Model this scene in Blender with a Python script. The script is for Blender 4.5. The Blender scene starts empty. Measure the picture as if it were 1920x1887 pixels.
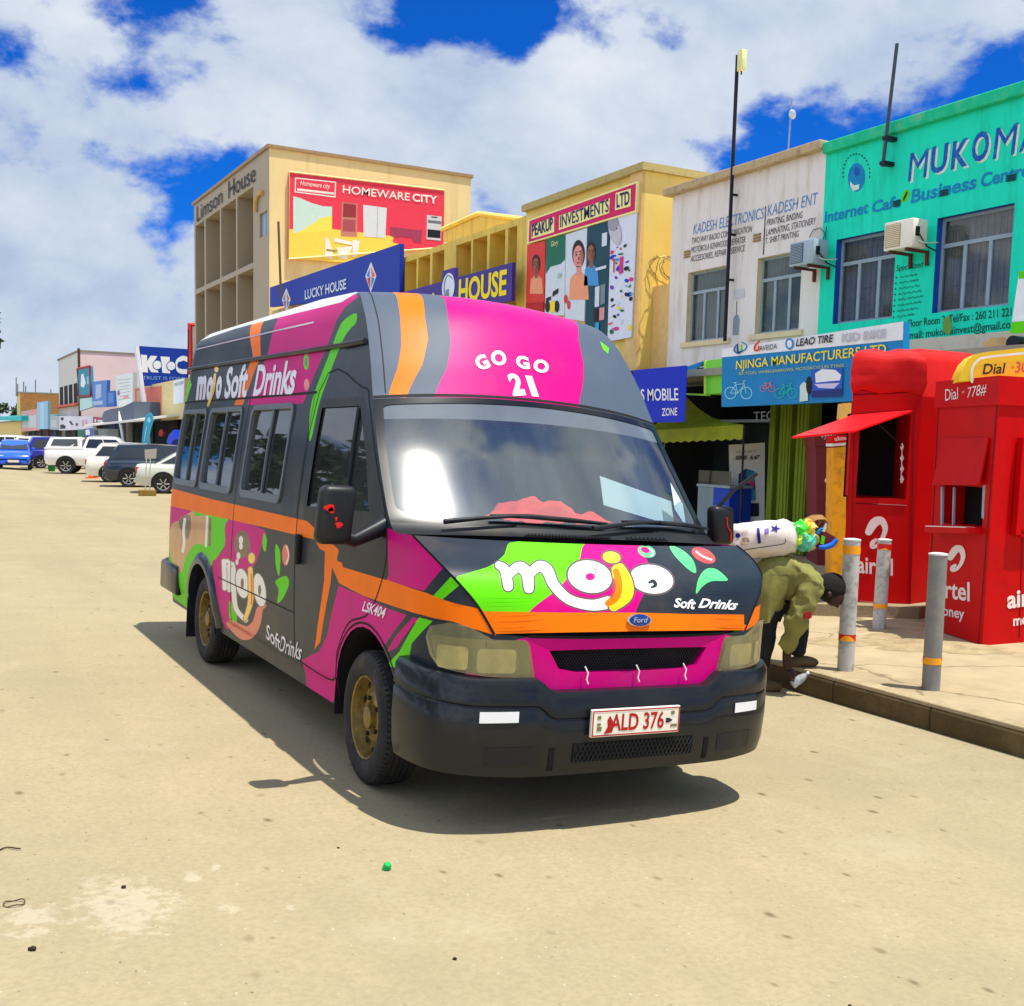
import bpy, bmesh, math, random
import numpy as np
from mathutils import Vector, Matrix
from mathutils.geometry import delaunay_2d_cdt, tessellate_polygon
from mathutils.bvhtree import BVHTree
from mathutils import noise as mnoise

SC = bpy.context.scene
COL = SC.collection
random.seed(7)

# ------------------------------------------------------------------ camera
PF, PCX, PCY, CAMH = 2080.0, 960.0, 1048.0, 1.76      # focal length and principal point in photo pixels
ROLL, VPX, VPY = math.radians(1.3), -185.0, 806.0     # street vanishing point
def _basis():
    d = np.array([(VPX-PCX)/PF, (VPY-PCY)/PF, 1.0]); d /= np.linalg.norm(d)
    p2 = np.array([(VPX+3000-PCX)/PF, (VPY+3000*math.tan(ROLL)-PCY)/PF, 1.0])
    n = np.cross(d, p2); n /= np.linalg.norm(n)
    if n[1] > 0: n = -n
    return np.array([np.cross(d, n), d, n])
RB = _basis()                                        # rows: world X (to the shops), Y (along the street), Z
CAMP = np.array([0.0, 0.0, CAMH])
def ray(px, py):
    return RB @ np.array([(px-PCX)/PF, (py-PCY)/PF, 1.0])
cam_d = bpy.data.cameras.new('camera'); cam = bpy.data.objects.new('camera', cam_d); COL.objects.link(cam)
cam_d.sensor_width = 36.0; cam_d.lens = PF/1920*36.0
cam_d.shift_y = (PCY-943.5)/1920; cam_d.clip_start = 0.05; cam_d.clip_end = 6000
M = Matrix(((RB[0][0], -RB[0][1], -RB[0][2], 0), (RB[1][0], -RB[1][1], -RB[1][2], 0),
            (RB[2][0], -RB[2][1], -RB[2][2], CAMH), (0, 0, 0, 1)))
cam.matrix_world = M
SC.camera = cam

# ------------------------------------------------------------------ light
SUN_DIR = Vector((0.17, -0.22, 1.0)).normalized()       # towards the sun: almost overhead
sun_d = bpy.data.lights.new('sun', 'SUN'); sun_d.energy = 4.2; sun_d.angle = math.radians(0.5)
sun_d.color = (1.0, 0.95, 0.86)
sun = bpy.data.objects.new('sun', sun_d); COL.objects.link(sun)
sun.rotation_euler = SUN_DIR.to_track_quat('Z', 'Y').to_euler()
sun.location = (0, 0, 60)
SC.view_settings.view_transform = 'Standard'; SC.view_settings.look = 'None'
SC.view_settings.exposure = 0.52; SC.view_settings.gamma = 1.0
SC.render.resolution_x, SC.render.resolution_y = 1024, 1006
SC.cycles.max_bounces = 8; SC.cycles.transparent_max_bounces = 12
SC.cycles.sample_clamp_indirect = 6.0
SC.cycles.use_denoising = True

def world():
    w = bpy.data.worlds.new('World'); SC.world = w; w.use_nodes = True
    nt = w.node_tree; nt.nodes.clear(); N = nt.nodes.new; L = nt.links.new
    out = N('ShaderNodeOutputWorld'); bg = N('ShaderNodeBackground'); bg.inputs[1].default_value = 0.1
    L(bg.outputs[0], out.inputs[0])
    sky = N('ShaderNodeTexSky'); sky.sky_type = 'NISHITA'; sky.sun_disc = False
    sky.sun_elevation = math.asin(SUN_DIR.z); sky.sun_rotation = math.atan2(SUN_DIR.x, SUN_DIR.y)
    sky.altitude = 1200; sky.dust_density = 0.3; sky.ozone_density = 3.0
    tint = N('ShaderNodeMix'); tint.data_type = 'RGBA'; tint.blend_type = 'MULTIPLY'; tint.inputs[0].default_value = 1
    tint.inputs[7].default_value = (0.03, 0.36, 1.0, 1)
    L(sky.outputs[0], tint.inputs[6])
    tc = N('ShaderNodeTexCoord')
    # project the view direction on a cloud deck
    sep = N('ShaderNodeSeparateXYZ'); L(tc.outputs['Generated'], sep.inputs[0])
    def math_(op, a, b=None, c=None):
        m = N('ShaderNodeMath'); m.operation = op
        for i, v in enumerate((a, b, c)):
            if v is None: continue
            if isinstance(v, (int, float)): m.inputs[i].default_value = v
            else: L(v, m.inputs[i])
        return m.outputs[0]
    cmb = N('ShaderNodeMapping'); cmb.inputs[3].default_value = (1, 1, 1.55); L(tc.outputs['Generated'], cmb.inputs[0])
    def noise(scale, detail, rough, off, dist=0.0):
        mp = N('ShaderNodeMapping'); mp.inputs[1].default_value = off; L(cmb.outputs[0], mp.inputs[0])
        n = N('ShaderNodeTexNoise'); n.inputs['Scale'].default_value = scale; n.inputs['Detail'].default_value = detail
        n.inputs['Roughness'].default_value = rough; n.inputs['Distortion'].default_value = dist
        L(mp.outputs[0], n.inputs['Vector']); return n.outputs[0]
    n1 = noise(3.4, 9, 0.55, (3.1, 1.7, 0), 0.1)
    n2 = noise(3.0, 8, 0.6, (8.3, 4.2, 2), 0.2)
    n3 = noise(8.5, 8, 0.6, (1.3, 7.2, 5), 0.15)
    cov = math_('ADD', math_('MULTIPLY', n1, 3.0), -0.92)
    # openings in the cloud deck and cloud heads, each around one sky direction
    def gauss(px, py, r, amp):
        d = ray(px, py); d = d/np.linalg.norm(d)
        dp = N('ShaderNodeVectorMath'); dp.operation = 'DOT_PRODUCT'; nrm = N('ShaderNodeVectorMath'); nrm.operation = 'NORMALIZE'
        L(tc.outputs['Generated'], nrm.inputs[0]); L(nrm.outputs[0], dp.inputs[0]); dp.inputs[1].default_value = tuple(d)
        k = 1.0/(r/PF)**2
        e = math_('EXPONENT', math_('MULTIPLY', math_('SUBTRACT', dp.outputs['Value'], 1.0), 2*k))
        return math_('MULTIPLY', e, amp)
    for px, py, r, amp in SKY_SPOTS:
        cov = math_('ADD', cov, gauss(px, py, r, amp))
    cov = math_('ADD', cov, math_('MULTIPLY', math_('SUBTRACT', n3, .5), 1.0))
    ramp = N('ShaderNodeValToRGB'); ramp.color_ramp.elements[0].position = 0.33; ramp.color_ramp.elements[1].position = 0.58
    ramp.color_ramp.interpolation = 'EASE'
    L(cov, ramp.inputs[0])
    shade = N('ShaderNodeValToRGB'); e = shade.color_ramp.elements
    e[0].position = 0.34; e[0].color = (2.2, 3.0, 4.7, 1); e[1].position = 0.74; e[1].color = (6.7, 6.8, 6.9, 1)
    m_ = e.new(0.52); m_.color = (4.3, 4.9, 5.8, 1)
    L(math_('ADD', math_('MULTIPLY', n2, 0.72), math_('MULTIPLY', n3, 0.30)), shade.inputs[0])
    west = N('ShaderNodeMapRange'); west.inputs[1].default_value = -.02; west.inputs[2].default_value = -.6; west.inputs[3].default_value = 1.0; west.inputs[4].default_value = 2.1
    L(sep.outputs[0], west.inputs[0])                     # added boost to the unseen west clouds, lifting light on the facades
    sw = N('ShaderNodeVectorMath'); sw.operation = 'SCALE'; L(shade.outputs[0], sw.inputs[0]); L(west.outputs[0], sw.inputs['Scale'])
    mix = N('ShaderNodeMix'); mix.data_type = 'RGBA'
    L(ramp.outputs[0], mix.inputs[0]); L(tint.outputs[2], mix.inputs[6]); L(sw.outputs[0], mix.inputs[7])
    L(mix.outputs[2], bg.inputs[0])
SKY_SPOTS = [(835, 62, 85, -.34), (655, 62, 70, -.34), (745, 85, 60, -.22), (960, 50, 70, -.28), (20, 75, 42, -.30), (330, 78, 40, .22), (350, 150, 60, .12), (1450, 240, 80, -.36), (1560, 262, 60, -.20),
             (1870, 165, 80, -.30), (1590, 120, 80, -.14), (285, 490, 75, -.36), (345, 385, 60, -.22), (345, 525, 55, -.22), (1700, 190, 70, -.16), (1130, 82, 50, -.14),
             (210, 555, 60, .42), (110, 620, 130, .30), (600, 170, 140, .14), (120, 240, 140, .18), (1180, 210, 160, .22), (1000, 230, 150, .18), (250, 650, 120, .24), (440, 240, 90, .10), (760, 230, 130, .18), (1330, 110, 60, .12)]
world()

# ------------------------------------------------------------------ helpers
def srgb(r, g, b):
    f = lambda c: (c/255/12.92) if c/255 <= 0.04045 else ((c/255+0.055)/1.055)**2.4
    return (f(r), f(g), f(b))

MATS = {}
def mat(name, col=(.5, .5, .5), rough=.6, metal=0., coat=0., var=.12, scale=6., bump=0., bscale=40., emit=None, spec=.3,
        dirt=None, dirt_amt=0., dirt_scale=2.0, dstretch=None, cracks=0., stretch=(1, 1, 1)):
    """procedural paint/plaster/plastic: base colour broken up by two noises, optional dirt stains and bump"""
    if name in MATS: return MATS[name]
    m = bpy.data.materials.new(name); m.use_nodes = True; nt = m.node_tree; N = nt.nodes.new; L = nt.links.new
    b = nt.nodes['Principled BSDF']
    b.inputs['Roughness'].default_value = rough; b.inputs['Metallic'].default_value = metal
    b.inputs['Coat Weight'].default_value = coat; b.inputs['Coat Roughness'].default_value = .06
    b.inputs['Specular IOR Level'].default_value = spec
    tc = N('ShaderNodeTexCoord'); mp = N('ShaderNodeMapping'); mp.inputs[3].default_value = stretch
    L(tc.outputs['Object'], mp.inputs[0])
    n = N('ShaderNodeTexNoise'); n.inputs['Scale'].default_value = scale; n.inputs['Detail'].default_value = 6; n.inputs['Roughness'].default_value = .6
    L(mp.outputs[0], n.inputs['Vector'])
    r = N('ShaderNodeMapRange'); r.inputs[1].default_value = .25; r.inputs[2].default_value = .75
    r.inputs[3].default_value = 1-var; r.inputs[4].default_value = 1+var
    L(n.outputs[0], r.inputs[0])
    mul = N('ShaderNodeVectorMath'); mul.operation = 'SCALE'; mul.inputs[0].default_value = col[:3]
    L(r.outputs[0], mul.inputs['Scale'])
    cout = mul.outputs[0]
    if dirt is not None:
        n2 = N('ShaderNodeTexNoise'); n2.inputs['Scale'].default_value = dirt_scale; n2.inputs['Detail'].default_value = 9; n2.inputs['Roughness'].default_value = .68
        if dstretch is not None:
            mp2 = N('ShaderNodeMapping'); mp2.inputs[3].default_value = dstretch; L(tc.outputs['Object'], mp2.inputs[0]); L(mp2.outputs[0], n2.inputs['Vector'])
        else: L(mp.outputs[0], n2.inputs['Vector'])
        r2 = N('ShaderNodeMapRange'); r2.inputs[1].default_value = .5; r2.inputs[2].default_value = .72; r2.inputs[4].default_value = dirt_amt
        L(n2.outputs[0], r2.inputs[0])
        mx = N('ShaderNodeMix'); mx.data_type = 'RGBA'; L(r2.outputs[0], mx.inputs[0]); L(cout, mx.inputs[6]); mx.inputs[7].default_value = (*dirt, 1)
        cout = mx.outputs[2]
    if cracks:
        nc = N('ShaderNodeTexNoise'); nc.inputs['Scale'].default_value = 2.2; nc.inputs['Detail'].default_value = 8; L(tc.outputs['Object'], nc.inputs['Vector'])
        va = N('ShaderNodeVectorMath'); va.operation = 'MULTIPLY_ADD'; L(nc.outputs[1], va.inputs[0]); va.inputs[1].default_value = (.5, .5, .5); L(tc.outputs['Object'], va.inputs[2])
        vc = N('ShaderNodeTexVoronoi'); vc.feature = 'DISTANCE_TO_EDGE'; vc.inputs['Scale'].default_value = cracks; L(va.outputs[0], vc.inputs['Vector'])
        rc_ = N('ShaderNodeMapRange'); rc_.inputs[1].default_value = .0; rc_.inputs[2].default_value = .012; rc_.inputs[3].default_value = .75; rc_.inputs[4].default_value = 0; L(vc.outputs['Distance'], rc_.inputs[0])
        mc = N('ShaderNodeMix'); mc.data_type = 'RGBA'; L(rc_.outputs[0], mc.inputs[0]); L(cout, mc.inputs[6]); mc.inputs[7].default_value = (col[0]*.3, col[1]*.28, col[2]*.22, 1); cout = mc.outputs[2]
    L(cout, b.inputs['Base Color'])
    if bump:
        n3 = N('ShaderNodeTexNoise'); n3.inputs['Scale'].default_value = bscale; n3.inputs['Detail'].default_value = 5
        L(mp.outputs[0], n3.inputs['Vector'])
        bp = N('ShaderNodeBump'); bp.inputs['Strength'].default_value = bump; bp.inputs['Distance'].default_value = .02
        L(n3.outputs[0], bp.inputs['Height']); L(bp.outputs[0], b.inputs['Normal'])
    if emit:
        b.inputs['Emission Color'].default_value = (*emit[:3], 1); b.inputs['Emission Strength'].default_value = emit[3]
    MATS[name] = m; return m

def glass_mat(name, tint=(.5, .6, .62), dust=.2, dustcol=(.5, .58, .6), ior=1.5, rough=.02, streak=6.):
    if name in MATS: return MATS[name]
    m = bpy.data.materials.new(name); m.use_nodes = True; nt = m.node_tree; nt.nodes.clear(); N = nt.nodes.new; L = nt.links.new
    out = N('ShaderNodeOutputMaterial'); tr = N('ShaderNodeBsdfTransparent'); tr.inputs[0].default_value = (*tint, 1)
    df = N('ShaderNodeBsdfDiffuse'); df.inputs[0].default_value = (*dustcol, 1)
    gl = N('ShaderNodeBsdfGlossy'); gl.inputs['Roughness'].default_value = rough
    geo = N('ShaderNodeNewGeometry'); dt = N('ShaderNodeVectorMath'); dt.operation = 'DOT_PRODUCT'; L(geo.outputs['Normal'], dt.inputs[0]); L(geo.outputs['Incoming'], dt.inputs[1])
    def mm(op, a, b_):
        x = N('ShaderNodeMath'); x.operation = op
        for i, v in enumerate((a, b_)):
            if isinstance(v, (int, float)): x.inputs[i].default_value = v
            elif v is not None: L(v, x.inputs[i])
        return x.outputs[0]
    f0 = ((ior-1)/(ior+1))**2
    fr = mm('ADD', f0, mm('MULTIPLY', 1-f0, mm('POWER', mm('SUBTRACT', 1.0, mm('ABSOLUTE', dt.outputs['Value'], None)), 5.0)))   # thin pane: same from both sides
    tc = N('ShaderNodeTexCoord'); mp = N('ShaderNodeMapping'); mp.inputs[3].default_value = (streak, streak*.25, streak*.25)
    mp.inputs[2].default_value = (0, .35, .2)
    n = N('ShaderNodeTexNoise'); n.inputs['Scale'].default_value = 1.0; n.inputs['Detail'].default_value = 7; L(tc.outputs['Object'], mp.inputs[0]); L(mp.outputs[0], n.inputs['Vector'])
    r = N('ShaderNodeMapRange'); r.inputs[1].default_value = .3; r.inputs[2].default_value = .7; r.inputs[3].default_value = dust*.45; r.inputs[4].default_value = min(1, dust*1.5)
    L(n.outputs[0], r.inputs[0])
    a = N('ShaderNodeMixShader'); L(r.outputs[0], a.inputs[0]); L(tr.outputs[0], a.inputs[1]); L(df.outputs[0], a.inputs[2])
    c = N('ShaderNodeMixShader'); L(fr, c.inputs[0]); L(a.outputs[0], c.inputs[1]); L(gl.outputs[0], c.inputs[2])
    L(c.outputs[0], out.inputs[0]); MATS[name] = m; return m

class MB:
    """mesh builder: collects faces with a material each and links them as ONE object"""
    def __init__(s): s.v = []; s.f = []; s.m = []; s.mats = []; s.nrm = None
    def mi(s, m):
        if m not in s.mats: s.mats.append(m)
        return s.mats.index(m)
    def add(s, vs, fs, m):
        o = len(s.v); s.v.extend([tuple(float(c) for c in p) for p in vs]); k = s.mi(m)
        for f in fs: s.f.append(tuple(i+o for i in f)); s.m.append(k)
        return o
    def quad(s, a, b, c, d, m): s.add([a, b, c, d], [(0, 1, 2, 3)], m)
    def box(s, x0, x1, y0, y1, z0, z1, m, T=None):
        P = [(x, y, z) for z in (z0, z1) for y in (y0, y1) for x in (x0, x1)]
        if T is not None: P = [T @ Vector(p) for p in P]
        s.add(P, [(0, 2, 3, 1), (4, 5, 7, 6), (0, 1, 5, 4), (2, 6, 7, 3), (0, 4, 6, 2), (1, 3, 7, 5)], m)
    def bbox(s, x0, x1, y0, y1, z0, z1, m, r=.02, T=None, seg=2):
        bm = bmesh.new(); bmesh.ops.create_cube(bm, size=1)
        for v in bm.verts: v.co = Vector(((x0+x1)/2+v.co.x*(x1-x0), (y0+y1)/2+v.co.y*(y1-y0), (z0+z1)/2+v.co.z*(z1-z0)))
        bmesh.ops.bevel(bm, geom=bm.edges[:], offset=r, segments=seg, affect='EDGES', profile=.5)
        s.bm(bm, m, T)
    def bm(s, bm, m, T=None):
        bm.verts.index_update()
        s.add([(T @ v.co) if T is not None else v.co for v in bm.verts], [[v.index for v in f.verts] for f in bm.faces], m); bm.free()
    def prism(s, pts, m, back):
        """closed outline pts (3D, planar) extruded by vector back"""
        pts = [Vector(p) for p in pts]; back = Vector(back); n = len(pts)
        tri = tessellate_polygon([pts])
        o = s.add(pts+[p+back for p in pts], [tuple(t) for t in tri]+[tuple(i+n for i in reversed(t)) for t in tri]+[(i, (i+1) % n, (i+1) % n+n, i+n) for i in range(n)], m)
    def poly(s, pts, m):
        pts = [Vector(p) for p in pts]; s.add(pts, [tuple(t) for t in tessellate_polygon([pts])], m)
    def tube(s, pts, r, m, n=8, cap=True, close=False):
        pts = [Vector(p) for p in pts]; k = len(pts); rs = r if isinstance(r, (list, tuple)) else [r]*k
        ref = None; V = []
        for i, p in enumerate(pts):
            a = pts[(i-1) % k] if (close or i > 0) else p; b = pts[(i+1) % k] if (close or i < k-1) else p
            t = (b-a).normalized()
            if ref is None: ref = Vector((0, 0, 1)) if abs(t.z) < .9 else Vector((1, 0, 0))
            x = (ref-t*ref.dot(t)).normalized(); y = t.cross(x); ref = x
            for j in range(n):
                q = 2*math.pi*j/n; V.append(p+(x*math.cos(q)+y*math.sin(q))*rs[i])
        F = []
        for i in range(k if close else k-1):
            for j in range(n):
                F.append((i*n+j, i*n+(j+1) % n, ((i+1) % k)*n+(j+1) % n, ((i+1) % k)*n+j))
        if cap and not close: F += [tuple(range(n-1, -1, -1)), tuple((k-1)*n+j for j in range(n))]
        s.add(V, F, m)
    def lathe(s, prof, m, n=32, T=None):
        """profile [(r, h)] around local Z"""
        V = []; F = []
        for r, h in prof:
            for j in range(n):
                q = 2*math.pi*j/n; p = Vector((r*math.cos(q), r*math.sin(q), h)); V.append(T @ p if T is not None else p)
        for i in range(len(prof)-1):
            for j in range(n): F.append((i*n+j, i*n+(j+1) % n, (i+1)*n+(j+1) % n, (i+1)*n+j))
        s.add(V, F, m)
    def grid(s, P, m):
        """P: rows of points"""
        R, C = len(P), len(P[0])
        s.add([p for row in P for p in row], [(i*C+j, i*C+j+1, (i+1)*C+j+1, (i+1)*C+j) for i in range(R-1) for j in range(C-1)], m)
    def build(s, name, parent=None, smooth=None, normals=None, weld=False):
        me = bpy.data.meshes.new(name); me.from_pydata(s.v, [], s.f); me.validate(clean_customdata=False)
        for m in s.mats: me.materials.append(m)
        if len(me.polygons) == len(s.m): me.polygons.foreach_set('material_index', s.m)
        if weld:
            b = bmesh.new(); b.from_mesh(me); bmesh.ops.remove_doubles(b, verts=b.verts, dist=1e-4); bmesh.ops.recalc_face_normals(b, faces=b.faces); b.to_mesh(me); b.free()
        if smooth is not None:
            me.polygons.foreach_set('use_smooth', [True]*len(me.polygons))
            if normals is None:
                if smooth < 179: me.set_sharp_from_angle(angle=math.radians(smooth))
            else: me.normals_split_custom_set_from_vertices([tuple(v) for v in normals])
        me.update()
        o = bpy.data.objects.new(name, me); COL.objects.link(o)
        if parent is not None: o.parent = parent
        return o

def crumple(mb, scale, amp, seed=0., i0=0):
    for i in range(i0, len(mb.v)):
        p = Vector(mb.v[i]); q = p*scale+Vector((seed, seed*.7, -seed)); mb.v[i] = tuple(p+(mnoise.noise_vector(q)+mnoise.noise_vector(q*2.3)*.5)*amp)

def tag(o, label, cat, group=None, kind=None):
    o['label'] = label; o['category'] = cat
    if group: o['group'] = group
    if kind: o['kind'] = kind
    return o
def struct(o, kind='structure'): o['kind'] = kind; return o
def empty(name, loc, label, cat, group=None, rot=(0, 0, 0)):
    o = bpy.data.objects.new(name, None); o.location = loc; o.rotation_euler = rot; COL.objects.link(o)
    o.empty_display_size = .2
    return tag(o, label, cat, group)
def W(o_parent):  # inverse placement: lets part meshes be given in world coordinates
    return o_parent.matrix_basis.inverted()
def wbuild(mb, name, parent, **k):
    """build a part whose vertices were given in world coordinates under an Empty"""
    M_ = Matrix.Identity(4); p = parent
    while p is not None: M_ = p.matrix_basis @ M_; p = p.parent
    inv = M_.inverted()
    mb.v = [tuple(inv @ Vector(v)) for v in mb.v]
    return mb.build(name, parent, **k)
def copy_tree(o, parent=None):
    c = o.copy(); COL.objects.link(c)
    if parent is not None: c.parent = parent
    for ch in list(o.children): copy_tree(ch, c)
    return c

# planes: turn a measured photo point into the point of that real plane
class Plane:
    def __init__(s, p0, n):
        s.p0 = np.array(p0, float); n = np.array(n, float); n /= np.linalg.norm(n)
        if np.dot(n, CAMP-s.p0) < 0: n = -n
        s.n = n
    def __call__(s, px, py, lift=0.0):
        d = ray(px, py); t = np.dot(s.p0-CAMP, s.n)/np.dot(d, s.n)
        return Vector(CAMP+t*d+s.n*lift)
def PX(x): return Plane((x, 0, 0), (-1, 0, 0))
def PY(y): return Plane((0, y, 0), (0, -1, 0))
def PZ(z): return Plane((0, 0, z), (0, 0, 1))

# text: filled glyph outlines from the built-in font, normalised so the word is 1 wide and capitals are 1 high
_TX = {}
def text_mesh(t, bold=0.0, shear=0.0, res=3, space=1.0):
    key = (t, bold, shear, res, space)
    if key in _TX: return _TX[key]
    def raw(s_):
        c = bpy.data.curves.new('lettering', 'FONT'); c.body = s_; c.size = 1; c.resolution_u = res; c.offset = bold; c.shear = shear
        c.space_character = space; c.fill_mode = 'FRONT'
        o = bpy.data.objects.new('lettering', c); COL.objects.link(o)
        dg = bpy.context.evaluated_depsgraph_get(); dg.update()
        me = bpy.data.meshes.new_from_object(o.evaluated_get(dg))
        V = np.array([v.co[:2] for v in me.vertices]); F = [tuple(p.vertices) for p in me.polygons]
        bpy.data.objects.remove(o); bpy.data.curves.remove(c); bpy.data.meshes.remove(me)
        return V, F
    V, F = raw(t); Hh, _ = raw('H')
    x0, x1 = V[:, 0].min(), V[:, 0].max(); hh = Hh[:, 1].max()-Hh[:, 1].min()
    V = V.copy(); V[:, 0] = (V[:, 0]-x0)/max(1e-6, x1-x0); V[:, 1] = (V[:, 1]+max(0, bold))/hh
    _TX[key] = (V, F); return V, F
def put_text(mb, t, plane, p0, p1, ptop, m, lift=.006, **k):
    """word on a plane: photo points of baseline start, baseline end and cap top above the start"""
    V, F = text_mesh(t, **k); a = plane(*p0, lift); bx = plane(*p1, lift)-a; hy = plane(*ptop, lift)-a
    mb.add([a+bx*float(x)+hy*float(y) for x, y in V], F, m)
def px_poly(mb, plane, pts, m, lift=.004): mb.poly([plane(*p, lift) for p in pts], m)
def ellipse(cx, cy, rx, ry, n=24, a0=0, a1=360, rot=0):
    P = []; c, s_ = math.cos(math.radians(rot)), math.sin(math.radians(rot))
    for i in range(n):
        q = math.radians(a0+(a1-a0)*i/(n if a1-a0 >= 360 else n-1)); x, y = rx*math.cos(q), ry*math.sin(q)
        P.append((cx+x*c-y*s_, cy+x*s_+y*c))
    return P
def smooth_line(pts, k=6):
    P = [np.array(p, float) for p in pts]; out = []
    for i in range(len(P)-1):
        a = P[max(0, i-1)]; b = P[i]; c = P[i+1]; d = P[min(len(P)-1, i+2)]
        for j in range(k):
            t = j/k; out.append(.5*((2*b)+(c-a)*t+(2*a-5*b+4*c-d)*t*t+(3*b-a-3*c+d)*t**3))
    out.append(P[-1]); return [tuple(p) for p in out]
def stroke(pts, w, k=6):
    """thick curved brush stroke as a closed outline; w one width or one per point"""
    ws = w if isinstance(w, (list, tuple)) else [w]*len(pts)
    L_ = smooth_line([(*p, q) for p, q in zip(pts, ws)], k); A = []; B = []
    for i, (x, y, q) in enumerate(L_):
        x0, y0, _ = L_[max(0, i-1)]; x1, y1, _ = L_[min(len(L_)-1, i+1)]
        dx, dy = x1-x0, y1-y0; l = math.hypot(dx, dy) or 1; nx, ny = -dy/l*q/2, dx/l*q/2
        A.append((x+nx, y+ny)); B.append((x-nx, y-ny))
    def capp(i, sgn):
        x, y, q = L_[i]; j = 1 if i == 0 else -2
        dx, dy = x-L_[j][0], y-L_[j][1]; l = math.hypot(dx, dy) or 1; dx, dy = dx/l*q/2, dy/l*q/2
        return [(x+dx*math.sin(t)+sgn*(-dy)*math.cos(t), y+dy*math.sin(t)+sgn*dx*math.cos(t)) for t in (math.pi*.2, math.pi*.4, math.pi*.6, math.pi*.8)]
    return A+capp(-1, 1)+B[::-1]+capp(0, 1)
def closed_smooth(pts, k=5):
    n = len(pts); P = [np.array(p, float) for p in pts]; out = []
    for i in range(n):
        a, b, c, d = P[i-1], P[i], P[(i+1) % n], P[(i+2) % n]
        for j in range(k):
            t = j/k; out.append(tuple(.5*((2*b)+(c-a)*t+(2*a-5*b+4*c-d)*t*t+(3*b-a-3*c+d)*t**3)))
    return out
def strip(mb, plane, pts, ws, m, lift=.006, k=8):
    """brush stroke on a plane as a ribbon of quads with rounded ends"""
    L_ = smooth_line([(*p, q) for p, q in zip(pts, ws)], k); V = []
    for i, (x, y, q) in enumerate(L_):
        x0, y0, _ = L_[max(0, i-1)]; x1, y1, _ = L_[min(len(L_)-1, i+1)]; dx, dy = x1-x0, y1-y0; l = math.hypot(dx, dy) or 1; nx, ny = -dy/l*q/2, dx/l*q/2
        V += [plane(x+nx, y+ny, lift), plane(x-nx, y-ny, lift)]
    mb.add(V, [(2*i, 2*i+1, 2*i+3, 2*i+2) for i in range(len(L_)-1)], m)
    for x, y, q in (L_[0], L_[-1]): mb.poly([plane(*p, lift+.0008) for p in ellipse(x, y, q/2, q/2, 14)], m)
def inside(P, poly):
    """which of the points P (n,2) lie in the polygon"""
    q = np.asarray(poly, float); x, y = P[:, 0], P[:, 1]; r = np.zeros(len(P), bool); j = len(q)-1
    for i in range(len(q)):
        xi, yi = q[i]; xj, yj = q[j]
        c = ((yi > y) != (yj > y)) & (x < (xj-xi)*(y-yi)/((yj-yi) if yj != yi else 1e-12)+xi)
        r ^= c; j = i
    return r
# ------------------------------------------------------------------ the minibus
TAU = .05                                                # the road falls towards the kerb and the bus leans with it
VAN = empty('minibus', (2.0+.985*math.cos(TAU), 5.15, -.985*math.sin(TAU)),
            'high-roof minibus painted magenta, dark grey, orange and green with soft drink lettering', 'minibus', rot=(0, TAU, 0))
VM = Matrix.LocRotScale(VAN.location, VAN.rotation_euler, VAN.scale); VI = VM.inverted()
def lray(px, py):
    o = VI @ Vector(CAMP); d = VI.to_3x3() @ Vector(ray(px, py)); return o, d.normalized()
def lplane(px, py, ax, c):
    o, d = lray(px, py); t = (c-o[ax])/d[ax]; return o+d*t

class Patch:
    def __init__(s, f, a0, a1, b0, b1, na, nb):
        s.f = f; A = np.linspace(a0, a1, na); Bb = np.linspace(b0, b1, nb)
        AA, BB = np.meshgrid(A, Bb, indexing='ij'); s.ab = np.stack([AA.ravel(), BB.ravel()], 1)
        P = f(s.ab[:, 0], s.ab[:, 1]); s.P = [Vector(p) for p in P]; s.T = []
        for i in range(na-1):
            for j in range(nb-1):
                q = i*nb+j; s.T += [(q, q+1, q+nb), (q+1, q+nb+1, q+nb)]
        s.bvh = BVHTree.FromPolygons(s.P, s.T)
    def loc(s, p, idx):
        i, j, k = s.T[idx]; a, b, c = s.P[i], s.P[j], s.P[k]
        v0, v1, v2 = b-a, c-a, Vector(p)-a; d00, d01, d11, d20, d21 = v0.dot(v0), v0.dot(v1), v1.dot(v1), v2.dot(v0), v2.dot(v1)
        den = d00*d11-d01*d01 or 1e-12; v = (d11*d20-d01*d21)/den; w = (d00*d21-d01*d20)/den
        r = s.ab[i]*(1-v-w)+s.ab[j]*v+s.ab[k]*w; return (float(r[0]), float(r[1]))
    def pix(s, px, py):
        o, d = lray(px, py); h = s.bvh.ray_cast(o, d)
        if h[0] is None:
            best = None
            for t in np.linspace(2, 14, 400):
                q = o+d*float(t); n = s.bvh.find_nearest(q)
                if best is None or n[3] < best[1][3]: best = (q, n)
            h = best[1]
        return s.loc(h[0], h[2])
    def pts(s, L): return [s.pix(*p) for p in L]
    def normal(s, ab):
        ab = np.asarray(ab, float); e = 2e-3
        da = s.f(ab[:, 0]+e, ab[:, 1])-s.f(ab[:, 0]-e, ab[:, 1]); db = s.f(ab[:, 0], ab[:, 1]+e)-s.f(ab[:, 0], ab[:, 1]-e)
        n = np.cross(da, db); n /= np.maximum(1e-9, np.linalg.norm(n, axis=1))[:, None]; return n*s.sgn
    sgn = 1
    def at(s, ab, lift=0.):
        ab = np.asarray(ab, float).reshape(-1, 2); P = s.f(ab[:, 0], ab[:, 1])
        return P+s.normal(ab)*lift if lift else P

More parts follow.
